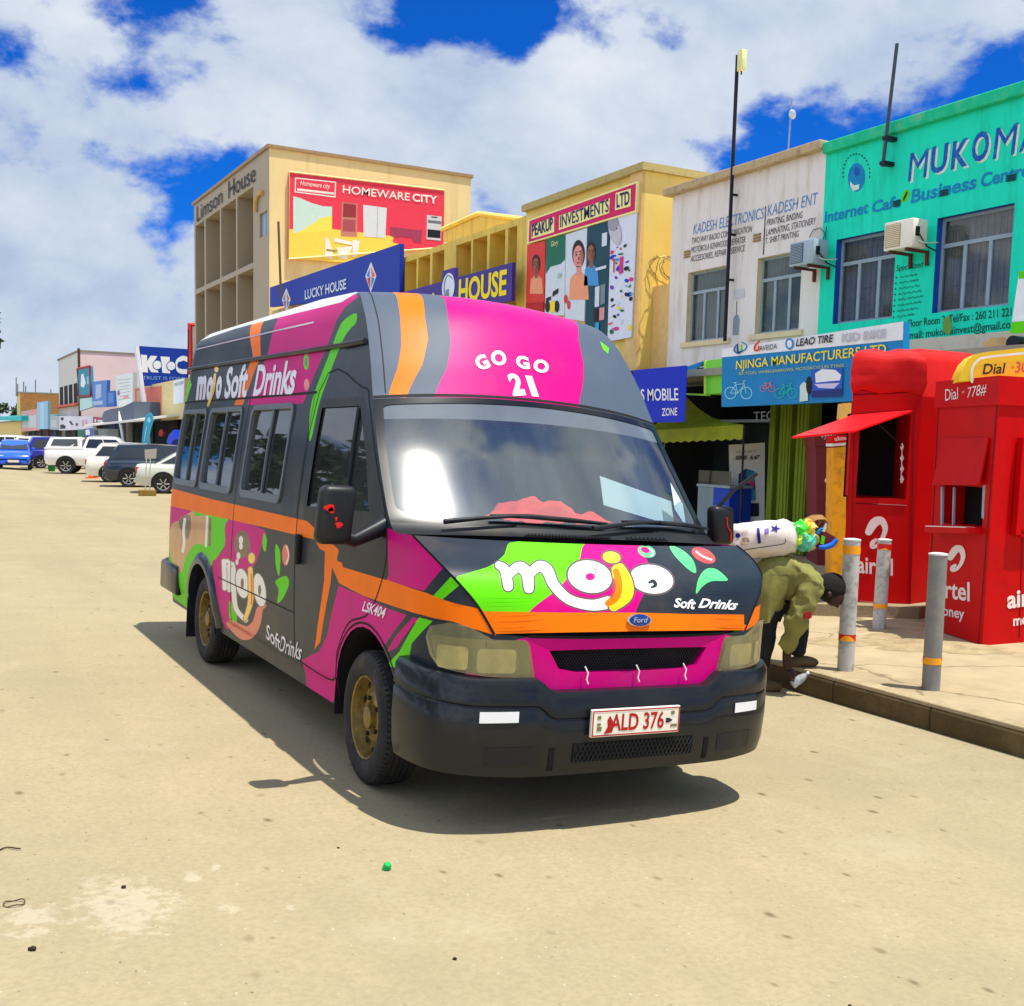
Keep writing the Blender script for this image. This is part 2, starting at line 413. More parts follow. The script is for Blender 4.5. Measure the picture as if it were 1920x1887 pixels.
def dens(poly, step):
    out = []
    for i in range(len(poly)):
        a, b = np.array(poly[i], float), np.array(poly[(i+1) % len(poly)], float); k = max(1, int(np.linalg.norm(b-a)/step))
        out += [tuple(a+(b-a)*t/k) for t in range(k)]
    return out
def paint(patch, outline, regions, holes, base, da, db, splits=(), lift=0.):
    """one continuous skin over a curved panel; the colour fields are its faces. Returns {name: (verts, normals, faces, mats)}"""
    step = min(da, db)
    polys = [dens(outline, step)]+[dens(r[0], step) for r in regions]+[dens(h, step*.6) for h in holes]+[dens(p, step) for _, p in splits]
    V = []; E = []
    for p in polys:
        o = len(V); V += p; E += [(o+i, o+(i+1) % len(p)) for i in range(len(p))]
    O = np.array(outline); g = np.array([(x, y) for x in np.arange(O[:, 0].min(), O[:, 0].max(), da) for y in np.arange(O[:, 1].min(), O[:, 1].max(), db)])
    g = g[inside(g, outline)]; V += [tuple(p) for p in g]
    v2, _, f2, *_ = delaunay_2d_cdt([Vector(p) for p in V], E, [], 0, 1e-5)
    v2 = np.array([tuple(p) for p in v2]); f2 = np.array([f for f in f2 if len(f) == 3])
    c = v2[f2].mean(axis=1); keep = inside(c, polys[0])
    for h in holes: keep &= ~inside(c, h)
    ar = (v2[f2[:, 1]]-v2[f2[:, 0]]); br = (v2[f2[:, 2]]-v2[f2[:, 0]]); keep &= np.abs(ar[:, 0]*br[:, 1]-ar[:, 1]*br[:, 0]) > 1e-9
    f2 = f2[keep]; c = c[keep]; mi = [base]*len(f2)
    for poly, m in regions:
        for i in np.nonzero(inside(c, poly))[0]: mi[i] = m
    own = np.full(len(f2), -1)
    for k, (_, p) in enumerate(splits): own[inside(c, p)] = k
    N = patch.normal(v2); P = patch.f(v2[:, 0], v2[:, 1])+N*lift
    a, b, d = P[f2[:, 0]], P[f2[:, 1]], P[f2[:, 2]]; fl = np.einsum('ij,ij->i', np.cross(b-a, d-a), N[f2[:, 0]]) < 0
    f2[fl] = f2[fl][:, ::-1]
    return {nm: (P, N, f2[own == k], [mi[i] for i in np.nonzero(own == k)[0]]) for k, nm in [(-1, 'main')]+[(k, s_[0]) for k, s_ in enumerate(splits)]}
def skin(name, parts, parent, mirror=()):
    """link skins (P, N, F, M) as one object; mirror adds the other half"""
    V = []; NN = []; F = []; Mx = []; mats = []
    for (P, N, Fc, mm), mir in parts:
        used = np.unique(Fc); re_ = {int(u): i+len(V) for i, u in enumerate(used)}
        s_ = np.array([-1, 1, 1]) if mir else np.ones(3)
        V += [tuple(p*s_) for p in P[used]]; NN += [tuple(n*s_) for n in N[used]]
        for f, m in zip(Fc, mm):
            t = tuple(re_[int(i)] for i in f); F.append(t[::-1] if mir else t)
            if m not in mats: mats.append(m)
            Mx.append(mats.index(m))
    me = bpy.data.meshes.new(name); me.from_pydata(V, [], F)
    for m in mats: me.materials.append(m)
    me.polygons.foreach_set('material_index', Mx); me.polygons.foreach_set('use_smooth', [True]*len(F))
    me.normals_split_custom_set_from_vertices(NN); me.update()
    o = bpy.data.objects.new(name, me); COL.objects.link(o); o.parent = parent; return o
def text_patch(mb, t, patch, p0, p1, pt, m, lift=.003, ab=False, warp=None, **k):
    a, b, c = [np.array(patch.pix(*p) if not ab else p) for p in (p0, p1, pt)]
    V, F = text_mesh(t, **k); Q = a+np.outer(V[:, 0], b-a)+np.outer(V[:, 1], c-a)
    mb.add(patch.at(Q, lift), F, m)
def shape_patch(mb, patch, poly, m, lift=.003, step=.03):
    V = dens(poly, step); n = len(V); O = np.array(V)
    g = np.array([(x, y) for x in np.arange(O[:, 0].min(), O[:, 0].max(), step*1.5) for y in np.arange(O[:, 1].min(), O[:, 1].max(), step*1.5)])
    g = g[inside(g, V)] if len(g) else np.zeros((0, 2))
    v2, _, f2, *_ = delaunay_2d_cdt([Vector(p) for p in V]+[Vector(p) for p in g], [(i, (i+1) % n) for i in range(n)], [], 0, 1e-6)
    v2 = np.array([tuple(p) for p in v2]); f2 = [f for f in f2 if inside(v2[list(f)].mean(axis=0)[None], V)[0]]
    P = patch.at(v2, lift); N = patch.normal(v2); F = []
    for f in f2:
        fl = np.dot(np.cross(P[f[1]]-P[f[0]], P[f[2]]-P[f[0]]), N[f[0]]) < 0; F.append(tuple(reversed(f)) if fl else tuple(f))
    mb.add(P, F, m)
    return V
def shell_patch(mb, patch, poly, m, lift=.012, sink=.012, step=.03, dome=0.):
    """raised lens/panel: top skin plus its rim"""
    V = dens(poly, step); shape_patch(mb, patch, poly, m, lift, step)
    T = patch.at(V, lift); Bt = patch.at(V, -sink); n = len(V)
    A = np.array(V); area = np.sum(A[:, 0]*np.roll(A[:, 1], -1)-A[:, 1]*np.roll(A[:, 0], -1))
    mb.add(list(T)+list(Bt), [(i, (i+1) % n, (i+1) % n+n, i+n) for i in range(n)], m)

# curves of the body
def cr(xs, ys, n=400):
    """smooth dense table through the given knots"""
    xs, ys = np.array(xs, float), np.array(ys, float); t = np.linspace(0, len(xs)-1, n); i = np.clip(t.astype(int), 0, len(xs)-2); q = t-i
    def c(a):
        p0, p1, p2, p3 = a[np.clip(i-1, 0, None)], a[i], a[i+1], a[np.clip(i+2, None, len(a)-1)]
        return .5*(2*p1+(p2-p0)*q+(2*p0-5*p1+4*p2-p3)*q*q+(3*p1-p0-3*p2+p3)*q**3)
    return c(xs), c(ys)
ZT = 2.635                                               # where the side ends and the roof skin starts
ZW = cr([0, .35, .5, .8, 1.1, 1.35, 1.7, 2.0, 2.2, 2.4, 2.52, 2.6, ZT, 2.68], [.92, .935, .968, .985, .985, .977, .945, .905, .88, .85, .83, .80, .76, .70])
ZR = 2.68                                                # roof edge behind the cap
wz = lambda z: np.interp(z, *ZW)
PLU, PLV = cr([0, .3, .55, .70, .80, .87, .925, .960, .978, .985, .985, .985, .985, .985, .975, .94, .85, 0],
              [-.86, -.857, -.842, -.815, -.785, -.745, -.68, -.57, -.42, -.1, .5, 1.5, 3., 4.6, 4.88, 4.98, 5.03, 5.05], 1500)
PLS = np.concatenate([[0], np.cumsum(np.hypot(np.diff(PLU), np.diff(PLV)))])
def s_of_v(v): k = np.nonzero(PLU[:1300] > .5)[0]; m = (PLV > -.8) & (PLS < 6.6); return float(np.interp(v, PLV[m], PLS[m]))
def s_of_u(u): m = PLV < -.3; return float(np.interp(u, PLU[m], PLS[m]))
SEND = float(PLS[-1])
def f_side(s, z):
    u = np.interp(s, PLS, PLU)*wz(z)/.985; v = np.interp(s, PLS, PLV)
    return np.stack([-u, v, np.asarray(z, float)+0*u], 1)
side = Patch(f_side, 0, SEND, .05, ZR, 260, 60); side.sgn = 1
t_ = side.normal(np.array([[3., 1.]]))[0]; side.sgn = 1 if t_[0] < 0 else -1

# windscreen, pillars and roof cap: rows of (half width, end v, end z, centre v, centre z)
ROWS = np.array([(wz(1.32), -.27, 1.32, -.365, 1.335), (wz(1.37), -.13, 1.37, -.28, 1.375), (wz(1.7), .15, 1.7, .015, 1.725), (wz(2.0), .37, 2.0, .22, 2.06),
                 (wz(2.2), .50, 2.2, .34, 2.25), (wz(2.4), .66, 2.4, .48, 2.44), (wz(2.52), .79, 2.52, .60, 2.55), (wz(2.6), .93, 2.6, .74, 2.62), (wz(ZT), 1.10, ZT, .93, 2.668)])
def rows(R, r, n=240):
    x = np.arange(len(R)); return [np.interp(r, *cr(x, R[:, k], n)) for k in range(5)]
def f_rows(R):
    def f(t, r):
        t = np.asarray(t, float); a, ve, ze, vc, zc = rows(R, np.asarray(r, float)); q = np.abs(t)
        return np.stack([a*t, vc+(ve-vc)*q**2.2, zc+(ze-zc)*q**2.2], 1)
    return f
front = Patch(f_rows(ROWS), -1, 1, 0, 8, 60, 90); t_ = front.normal(np.array([[0., 3.]]))[0]; front.sgn = 1 if t_[1] < 0 else -1
C = lambda sc, ox, oy: (lambda *p: [(ox+x*sc, oy+y*sc) for x, y in p])
c1, c2, c3, c4 = C(.26497, 290, 520), C(.32852, 290, 880), C(.38542, 660, 520), C(.416667, 680, 960)
# bonnet: loft between the two shut lines
SHUT_PX = smooth_line([(774, 1004), (824, 1056), (863, 1097), (897, 1139), (926, 1189)], 4)
SHUT = [side.pix(*p) for p in SHUT_PX]; SH3 = side.at(SHUT)
k_ = np.linspace(0, 1, len(SH3))[::-1]
HR = np.array([(-p[0], p[1], p[2], p[1]-.055-.035*(1-k), p[2]-.012+.03*(1-k)+.018*math.sin(math.pi*(1-k))) for p, k in zip(SH3, k_[::-1][::-1])])
HR = HR[::-1]                                           # row 0 = front edge
hood = Patch(f_rows(HR), -1, 1, 0, len(HR)-1, 50, 60); t_ = hood.normal(np.array([[0., 8.]]))[0]; hood.sgn = 1 if t_[2] > 0 else -1
# roof
def f_roof(t, q):
    t = np.asarray(t, float); q = np.asarray(q, float); F0 = front.f(t, np.full_like(t, 8.)); L_ = np.abs(t)
    z1 = ZR+.05*(1-L_**2.6)+.035*np.sin(np.pi*np.clip(q, 0, 1))*(1-L_**2); v1 = 5.03
    k = np.clip(q*5, 0, 1); z = F0[:, 2]*(1-k)+z1*k
    return np.stack([F0[:, 0]*(1-k)+t*.70*k, F0[:, 1]*(1-q)+v1*q, z], 1)
roof = Patch(f_roof, -1, 1, 0, 1, 40, 40); t_ = roof.normal(np.array([[0., .5]]))[0]; roof.sgn = 1 if t_[2] > 0 else -1

# paint colours
DK = mat('paint_slate', srgb(34, 44, 54), .38, coat=.08, spec=.16, var=.10, scale=3, dirt=srgb(110, 96, 70), dirt_amt=.30, dirt_scale=1.6)
MG = mat('paint_magenta', srgb(206, 0, 122), .42, spec=.12, var=.06, scale=3, dirt=srgb(140, 70, 90), dirt_amt=.30, dirt_scale=2.2)
OR = mat('paint_orange', srgb(250, 118, 6), .42, spec=.12, var=.08, scale=4, dirt=srgb(150, 90, 50), dirt_amt=.25, dirt_scale=2.5)
GR = mat('paint_lime', srgb(96, 210, 14), .42, spec=.12, var=.06, scale=4)
MINT = mat('paint_mint', srgb(84, 222, 120), .3, coat=.6, var=.05, scale=4)
WH = mat('paint_white', srgb(236, 234, 228), .32, coat=.5, var=.04, scale=3, dirt=srgb(150, 140, 120), dirt_amt=.25, dirt_scale=2.0)
YE = mat('paint_yellow', srgb(255, 200, 10), .3, coat=.6, var=.05)
RD = mat('paint_red', srgb(222, 60, 48), .3, coat=.6, var=.05)
TAN = mat('paint_sand', srgb(196, 140, 84), .35, coat=.4, var=.2, scale=5)
BR = mat('paint_brown', srgb(84, 56, 30), .35, coat=.4, var=.15)
OUTL = mat('paint_outline', srgb(92, 78, 76), .3, coat=.5, var=.05)
BK = mat('black_plastic', srgb(26, 29, 32), .42, var=.2, scale=5, dirt=srgb(96, 84, 62), dirt_amt=.25, dirt_scale=3)
BUMP_M = mat('bumper_plastic', srgb(16, 21, 26), .34, coat=.25, var=.15, scale=4, dirt=srgb(70, 66, 56), dirt_amt=.14, dirt_scale=2.5)
SEAM = mat('panel_gap', (.004, .004, .005), .7, var=.1)
CHROME = mat('chrome', (.75, .76, .78), .15, metal=1, var=.05)
RUB = mat('tyre_rubber', (.018, .018, .019), .75, var=.25, scale=12, dirt=srgb(120, 104, 80), dirt_amt=.3, dirt_scale=4, bump=.2)

def arc(cx, cy, r, a0, a1, n=18): return [(cx+r*math.cos(math.radians(a0+(a1-a0)*i/(n-1))), cy+r*math.sin(math.radians(a0+(a1-a0)*i/(n-1)))) for i in range(n)]
def rrect(x0, x1, y0, y1, r, n=5):
    return arc(x1-r, y1-r, r, 0, 90, n)+arc(x0+r, y1-r, r, 90, 180, n)+arc(x0+r, y0+r, r, 180, 270, n)+arc(x1-r, y0+r, r, 270, 360, n)
S0 = s_of_v(0.); SV = lambda v: S0+v                     # straight part of the side: s = S0 + v
FA, RA = (SV(.08), .36), (SV(3.6), .36)
# outline of the side skin
pill = [(s_of_v(float(p[1])) if p[1] < .0 else SV(float(p[1])), float(p[2])) for p in front.at([(-1, r) for r in np.linspace(0, 8, 56)])]
top_nose = [(0, .905), (.3, .906), (.55, .912)]
outline = [(0, .28)]+top_nose+SHUT[::-1]+pill[1:]+[(SV(x), ZT+(ZR-ZT)*min(1, (x-1.10)/.785)) for x in [1.2, 1.3, 1.5, 1.7, 1.885]+list(np.linspace(2.1, 4.6, 10))]+[(SEND-.9, ZR), (SEND, ZR), (SEND, .3), (SV(4.2), .3)]
outline += arc(*RA, .41, -9, 189)+[(SV(3.0), .30), (SV(.75), .30)]+arc(*FA, .455, -8, 190)+[(SV(-.46), .28)]
px = side.pts
R_ = []
A_ = lambda poly, m: R_.append((poly, m))
# nose: magenta panel between and under the lamps
A_([(0, .60), (0, .906), (.56, .913), (.62, .90), (s_of_u(.88), .70), (s_of_u(.88), .60)], MG)
# rear end: sand-coloured torn paper design, lime and magenta fields
A_(px([(290, 985), (372, 955), (428, 974), (421, 1025), (398, 1058), (350, 1140), (290, 1120)]), GR)
A_(px(c2((70, 160), (225, 215), (210, 270), (130, 330), (70, 380))), MG)
A_(px(closed_smooth(c2((95, 320), (140, 290), (215, 240), (235, 270), (300, 272), (296, 420), (230, 430), (180, 500), (150, 590), (110, 560), (80, 420)))), TAN)
A_(px(closed_smooth(c2((140, 285), (200, 262), (205, 350), (185, 400), (150, 350)))), BR)
A_(px(stroke(c2((172, 285), (165, 350), (168, 420), (160, 470)), 5)), WH)
A_(px(stroke(c2((300, 270), (296, 350), (292, 440)), 4)), WH)
A_(px(c2((310, 275), (326, 280), (322, 440), (306, 440))), BR)
# magenta field behind the drink logo
A_(px(closed_smooth(c2((420, 292), (625, 350), (612, 430), (590, 500), (560, 560), (450, 700), (430, 900), (385, 860), (330, 560), (350, 510), (400, 440)))), MG)
A_(px(c2((425, 750), (470, 800), (470, 880), (425, 850))), GR)
A_(px(stroke(c2((430, 880), (500, 930), (540, 930), (580, 880), (600, 800), (625, 780)), [14, 26, 24, 16, 12, 8])), RD)
A_(px(c2((480, 930), (520, 960), (510, 975), (470, 945))), RD)
A_(px(ellipse(*c2((500, 430))[0], 15, 26)), BR)
def side_logo(A_):
    O = OUTL
    for e, m in ((3., O), (0, WH)):
        for pts, w in (((400, 680), (398, 590), (395, 525)), 8.2), (((398, 560), (412, 525), (426, 560), (428, 690)), 8.2), (((428, 560), (442, 540), (451, 600), (452, 700), (466, 800), (520, 862)), 8.2):
            A_(px(stroke(c2(*pts), w+e)), m)
    for x, y, rx, ry in ((500, 652, 12, 27.5), (599, 690, 11, 31)):
        for e, m in ((1.7, O), (0, WH)): A_(px(ellipse(*c2((x, y))[0], rx+e, ry+e, rot=-8)), m)
        A_(px(ellipse(*c2((x, y))[0], 3, 10)), BR)
    for e, m in ((3., O), (0, YE)): A_(px(stroke(c2((546, 570), (548, 660), (546, 760), (516, 858)), [8+e, 9+e, 9+e, 6+e])), m); A_(px(ellipse(*c2((553, 508))[0], 6+e/2, 10+e/2)), m)
    A_(px(stroke(c2((552, 600), (555, 680), (552, 770)), [2.5, 3, 2.5])), OR)
    for x, y, r in ((492, 405, 4), (478, 495, 3.6), (492, 440, 3.4), (470, 530, 2.8)): A_(px(ellipse(*c2((x, y))[0], r, r*1.9)), WH)
side_logo(A_)
A_(px(closed_smooth(c2((622, 368), (640, 400), (632, 470), (615, 440)))), GR)
A_(px(closed_smooth(c2((690, 430), (715, 470), (716, 560), (708, 610), (690, 540)))), GR)
A_(px(closed_smooth(c2((690, 640), (750, 610), (765, 660), (730, 740), (700, 760), (708, 690)))), GR)
A_(px(ellipse(*c2((748, 490))[0], 7, 20)), RD); A_(px(stroke(c2((752, 440), (764, 490), (752, 540)), 2.2)), WH)
# front door and wing
A_(px(c2((840, 1092), (940, 1040), (985, 950), (1010, 820), (1050, 665), (1190, 725), (1340, 800), (1522, 858), (1480, 880), (1420, 960), (1380, 1020), (1290, 1060), (1000, 1340), (870, 1260))), MG)
A_(px([(724, 990), (774, 1003), (832, 1064), (795, 1108), (726, 1090)]), MG)
A_(px([(845, 1082), (866, 1094), (830, 1124), (812, 1118)]), GR)
# belt band, lower band over the wing, and the thin stripe down the door
A_(px([(300, 913), (400, 937), (500, 960), (592, 981), (640, 1010), (632, 1046), (600, 1030), (590, 1012), (500, 990), (400, 968), (300, 947)]), OR)
A_(px([(608, 1020), (632, 1036), (632, 1052), (730, 1089), (800, 1112), (905, 1143), (930, 1192), (850, 1166), (790, 1153), (680, 1117), (636, 1094), (612, 1040)]), OR)
A_(px(c2((972, 450), (1030, 470), (1012, 560), (1004, 650), (970, 830), (945, 985), (912, 1030), (922, 960), (950, 760), (968, 630))), OR)
A_(px([(786, 1158), (811, 1165), (772, 1207), (763, 1256), (724, 1249), (749, 1222), (768, 1187)]), GR)
A_([(a_, min(z_, .897)) for a_, z_ in px(c4((306, 560), (322, 518), (395, 503), (480, 521), (590, 557), (730, 576), (744, 600), (762, 744), (560, 734), (470, 720), (356, 688), (322, 640)))], mat('lamp_bowl', srgb(120, 118, 84), .3, metal=.5, coat=.3, var=.25, scale=9))
A_(px(c2((1440, 830), (1480, 840), (1370, 960), (1320, 1050), (1290, 1040), (1370, 920))), DK)
# above the windows
A_(px(c1((890, 230), (870, 300), (800, 540), (655, 905), (1050, 893), (1130, 690), (1220, 490), (1290, 300), (1350, 210), (1440, 140), (1420, 60), (1000, 60))), MG)
A_(px(c1((745, 280), (845, 260), (750, 555), (622, 906), (563, 906), (695, 560))), OR)
A_(px(closed_smooth(c1((1425, 255), (1425, 320), (1385, 365), (1340, 430), (1285, 560), (1168, 880), (1112, 1130), (1092, 1130), (1112, 880), (1230, 560), (1300, 370), (1345, 300)))), GR)
A_(px(c1((195, 700), (235, 690), (262, 760), (225, 880), (190, 880))), GR)
A_(px(ellipse(*c1((1072, 600))[0], 5, 15)), GR); A_(px(ellipse(*c1((1072, 600))[0], 2.4, 8)), BR); A_(px(ellipse(*c1((1075, 760))[0], 5, 11)), RD)
# white roof edge coming down on the cap
wl = [side.pix(*p) for p in [(369, 637), (440, 617), (520, 597), (600, 577), (640, 567)]]
A_([(SEND+.1, wl[0][1])]+wl+[(SV(.98), 2.625), (SV(1.0), 2.7), (SEND+.1, 2.7)], WH)
# black surround of the door window
A_([(SV(1.2), 1.30), (SV(1.2), 2.0), (SV(.50), 2.0)]+[(SV(v), z) for v, z in ((.32, 1.86), (.1, 1.58), (-.1, 1.34))]+px([(729, 1078), (724, 1088), (690, 1078), (643, 1064), (634, 1030)]), BK)
# windows
WV = [(1.66, 2.62), (2.86, 3.83), (3.93, 4.80)]
holes = [rrect(SV(a), SV(b), 1.35, 1.99, .07) for a, b in WV]
dglass = [(SV(1.15), 1.37), (SV(1.15), 1.95), (SV(.53), 1.95), (SV(.42), 1.82), (SV(.30), 1.66), (SV(.16), 1.40)]
holes.append(dglass)
gr_px = c4((818, 622), (1000, 620), (1172, 618))
GRZ = (.742, .848)
grille_hole = [(-.01, GRZ[0]), (.30, GRZ[0]+.002), (.40, GRZ[0]+.02), (.455, GRZ[1]), (.30, GRZ[1]+.003), (-.01, GRZ[1]+.004)]
holes.append(grille_hole)
door = [(SV(1.25), .44), (SV(1.25), 2.05), (SV(.52), 2.05), (SV(.40), 1.96), (SV(.16), 1.66), (SV(-.08), 1.37), (SV(-.12), 1.15), (SV(.04), .90), (SV(.33), .80), (SV(.50), .62), (SV(.60), .44)]
sp = paint(side, outline, R_, holes, DK, .07, .07, splits=[('door', door)])
body = skin('body', [(sp['main'], False), (sp['main'], True)], VAN)
for mir in (False, True):
    d_ = skin('door', [(sp['door'], mir)], VAN)
    g_ = paint(side, dens(dglass, .05), [], [], glass_mat('door_glass', (.20, .24, .26), .06, ior=1.5), .1, .1, lift=-.012)
    skin('pane', [(g_['main'], mir)], d_)
    sx = 1 if mir else -1
    b_ = MB(); b_.bbox(-.02, .02, 1.165, 1.215, 1.02, 1.20, BK, .012); b_.v = [(x+sx*1.005, y, z) for x, y, z in b_.v]; b_.build('handle', d_, smooth=40)
    b_ = MB(); b_.tube([Vector((sx*(wz(z)-.002), .50+(z-1.4)*.08, z)) for z in (1.38, 1.65, 1.94)], .014, BK, 6); b_.build('window_divider', d_)
# seams
sm = MB()
for line, w in (([(SV(a), z) for a, z in ((1.25, .44), (1.25, 2.05), (.54, 2.05), (.40, 1.96), (.16, 1.66), (-.08, 1.37), (-.12, 1.15), (.04, .90), (.33, .80), (.50, .62), (.60, .44), (1.25, .44))], .010),
                ([(SV(1.32), 1.30), (SV(1.32), 2.05)], .006), ([(SV(1.25), .72), (SV(2.2), .72), (SV(3.1), .72)], .008), ([(SV(2.74), .45), (SV(2.74), 1.3), (SV(2.74), 2.04)], .009),
                ([(SV(1.3), 2.045), (SV(3), 2.05), (SV(4.95), 2.06)], .016), (SHUT, .012), ([(.0, .908), (.3, .909), (.56, .914)], .014)):
    shape_patch(sm, side, stroke(line, w, 5), SEAM, .0015, .05)
for c_ in (FA,):
    shape_patch(sm, side, stroke(arc(*c_, .475, 10, 180, 12), .012, 3), SEAM, .0015, .05)
base_n = len(sm.v); sm.add([(-x, y, z) for x, y, z in sm.v], [tuple(reversed(f)) for f in sm.f], SEAM); sm.build('panel_seams', VAN)
# gutter rail and cap lip
for sx in (-1, 1):
    gt = MB(); gt.tube([Vector((sx*(wz(z)+.012), v, z)) for v, z in ((.62, 2.305), (1.5, 2.31), (3., 2.33), (4.9, 2.355))], [.012, .016, .016, .016], DK, 6)  # slate all along: the shadow on the body-coloured rail is put into its colour
    gt.tube([Vector((sx*(wz(2.305)+.014), v, 2.305)) for v in (.60, .95)], [.016, .02], BK, 8)
    gt.build('gutter_rail', VAN, smooth=60)
lp = MB(); shape_patch(lp, side, stroke([side.pix(369, 656), side.pix(470, 632), side.pix(589, 605)], .012, 4), mat('lip_highlight', srgb(196, 180, 196), .3, coat=.5), .004, .05); lp.build('cap_line', VAN)  # pale stroke paints the highlight along the cap lip
# front cap, pillars, cowl
fx = front.pts; RF = []
RF.append((fx(c3((1010, 192), (1075, 205), (1102, 300), (1126, 420), (1120, 540), (1104, 640), (800, 610), (400, 585), (458, 450), (480, 320), (466, 200), (425, 90), (700, 60))), MG))
RF.append((fx(c3((195, 66), (235, 200), (240, 330), (220, 450), (176, 585), (265, 585), (340, 430), (370, 300), (355, 200), (318, 70))), OR))
RF.append(([(-1.01, 0), (1.01, 0), (1.01, .98), (-1.01, .98)], BK))
RF.append(([(-1.01, .98), (1.01, .98), (1.01, 2.93), (-1.01, 2.93)], mat('frit_black', (.010, .012, .014), .2, coat=.3)))
RF.append((fx(c3((1206, 312), (1250, 345), (1246, 372), (1222, 350))), GR))
ws_hole = arc(.89, 2.75, .06, 0, 90, 4)+[(0, 2.84)]+arc(-.89, 2.75, .06, 90, 180, 4)+arc(-.80, 1.30, .16, 180, 270, 6)+[(-.3, 1.10), (.3, 1.10)]+arc(.80, 1.30, .16, 270, 360, 6)
fo = [(t, 0) for t in np.linspace(-1, 1, 30)]+[(1, r) for r in np.linspace(.3, 7.8, 30)]+[(t, 8) for t in np.linspace(1, -1, 30)]+[(-1, r) for r in np.linspace(7.8, .3, 30)]
GREYCAP = mat('cap_slate_skylit', srgb(78, 90, 106), .5, spec=.2, var=.06, scale=3, dirt=srgb(130, 124, 112), dirt_amt=.12)  # slate lightened so the sky's reflection sits in the paint
fp = paint(front, fo, RF, [ws_hole], GREYCAP, .05, .14)
skin('front_cap', [(fp['main'], False)], VAN)
gp = paint(front, ws_hole, [([(-1, 2.56), (1, 2.56), (1, 3), (-1, 3)], mat('visor_band', (.13, .155, .18), .14, coat=.5, spec=.5))], [], glass_mat('windscreen_glass', (.88, .97, .97), .07, (.56, .72, .74), ior=2.9, rough=.085, streak=5.), .05, .1, lift=-.004)
skin('windscreen', [(gp['main'], False)], VAN)
sm = MB(); shape_patch(sm, front, stroke([(t, 2.97) for t in np.linspace(-.995, .995, 12)], .05, 3), SEAM, .002, .05)
shape_patch(sm, front, stroke([(-.93, r) for r in np.linspace(3.05, 7.9, 10)], .006, 3), SEAM, .002, .05); sm.build('cap_line', VAN)
tx = MB()
for w, a, b, t in (('GO', (888, 684), (945, 692), (892, 662)), ('GO', (952, 690), (1026, 703), (958, 669)), ('21', (950, 741), (1012, 748), (946, 700))):
    pass
def arc_text(mb, words, patch, m, lift, **k):
    for ch, a, b, t in words: text_patch(mb, ch, patch, a, b, t, m, lift, **k)
arc_text(tx, [('G', (899, 697), (921, 689), (886, 673)), ('O', (926, 689), (953, 682), (916, 663)), ('G', (969, 691), (994, 694), (965, 667)), ('O', (998, 697), (1027, 702), (1001, 673)),
              ('2', (962, 744), (986, 742), (949, 702)), ('1', (997, 744), (1010, 745), (984, 705))], front, WH, .004, bold=.045)
tx.build('lettering', VAN)
# bonnet skin with the painted logo
hx = hood.pts; RH = []; H_ = lambda p, m: RH.append((hx(p), m))
H_(c4((660, 140), (700, 118), (1004, 120), (985, 190), (955, 250), (880, 350), (748, 452), (530, 452), (400, 320), (425, 290), (560, 250), (640, 190)), GR)
H_(c4((1004, 120), (1250, 140), (1275, 210), (1270, 360), (1226, 458), (748, 452), (880, 350), (955, 250)), MG)
def hood_logo():
    F_ = .4167
    for e, m in ((14, OUTL), (0, WH)):
        H_(stroke(c4((612, 240), (640, 262), (655, 335)), [(w+e)*F_ for w in (34, 42, 44)]), m)
        H_(stroke(c4((650, 290), (700, 248), (738, 275), (748, 345)), [(w+e)*F_ for w in (34, 46, 50, 44)]), m)
        H_(stroke(c4((745, 290), (790, 246), (830, 262), (862, 330), (930, 395), (1030, 420), (1105, 408)), [(w+e)*F_ for w in (34, 46, 50, 46, 44, 48, 56)]), m)
    for e, m in ((9, OUTL), (0, WH)): H_(ellipse(*c4((1022, 292))[0], (100+e)*F_, (72+e)*F_, rot=12), m)
    for e, m in ((9, OUTL), (0, WH)): H_(ellipse(*c4((1300, 303))[0], (98+e)*F_, (64+e)*F_, rot=10), m)
    for e, m in ((15, OUTL), (0, YE)): H_(stroke(c4((1152, 262), (1172, 318), (1172, 372), (1130, 425)), [(w+e)*F_ for w in (66, 84, 86, 46)]), m)
    for e, m in ((8, OUTL), (0, YE)): H_(ellipse(*c4((1120, 205))[0], (40+e)*F_, (26+e)*F_, rot=10), m)
    H_(stroke(c4((1140, 268), (1152, 322), (1140, 380), (1104, 412)), [12, 14, 16, 12]), OR)
    H_(stroke(c4((1128, 300), (1135, 340), (1120, 385)), [3, 4, 4]), RD)
    H_(ellipse(*c4((1024, 292))[0], 9, 7), MG); H_(stroke(c4((1040, 250), (1050, 270), (1036, 290)), 2), OUTL)
    H_(stroke(c4((1290, 318), (1308, 312), (1318, 330), (1300, 340)), [5, 7, 7, 4]), DK)
hood_logo()
H_(closed_smooth(c4((1382, 152), (1420, 162), (1462, 190), (1490, 225), (1500, 272), (1470, 262), (1420, 215), (1392, 180))), MINT)
H_(closed_smooth(c4((1500, 368), (1512, 300), (1545, 258), (1590, 258), (1636, 295), (1636, 310), (1570, 312), (1530, 335))), MINT)
H_(ellipse(*c4((1534, 196))[0], 24, 12.5, rot=26), RD); H_(stroke(c4((1500, 178), (1530, 200), (1570, 216)), 3), WH)
H_(ellipse(*c4((1278, 178))[0], 17, 11, rot=18), MINT); H_(ellipse(*c4((1272, 172))[0], 9, 5.5, rot=18), MG); H_(stroke(c4((1290, 165), (1308, 185), (1296, 200)), 2.4), WH)
RH.append((hx([(900, 1138), (907, 1147), (1050, 1149), (1180, 1149), (1300, 1152), (1395, 1153), (1405, 1200), (1180, 1205), (920, 1200)])+[], OR))
nH = len(HR)-1
RH.append(([(-1.01, -.1), (1.01, -.1), (1.01, 1.2), (-1.01, 1.2)], OR))
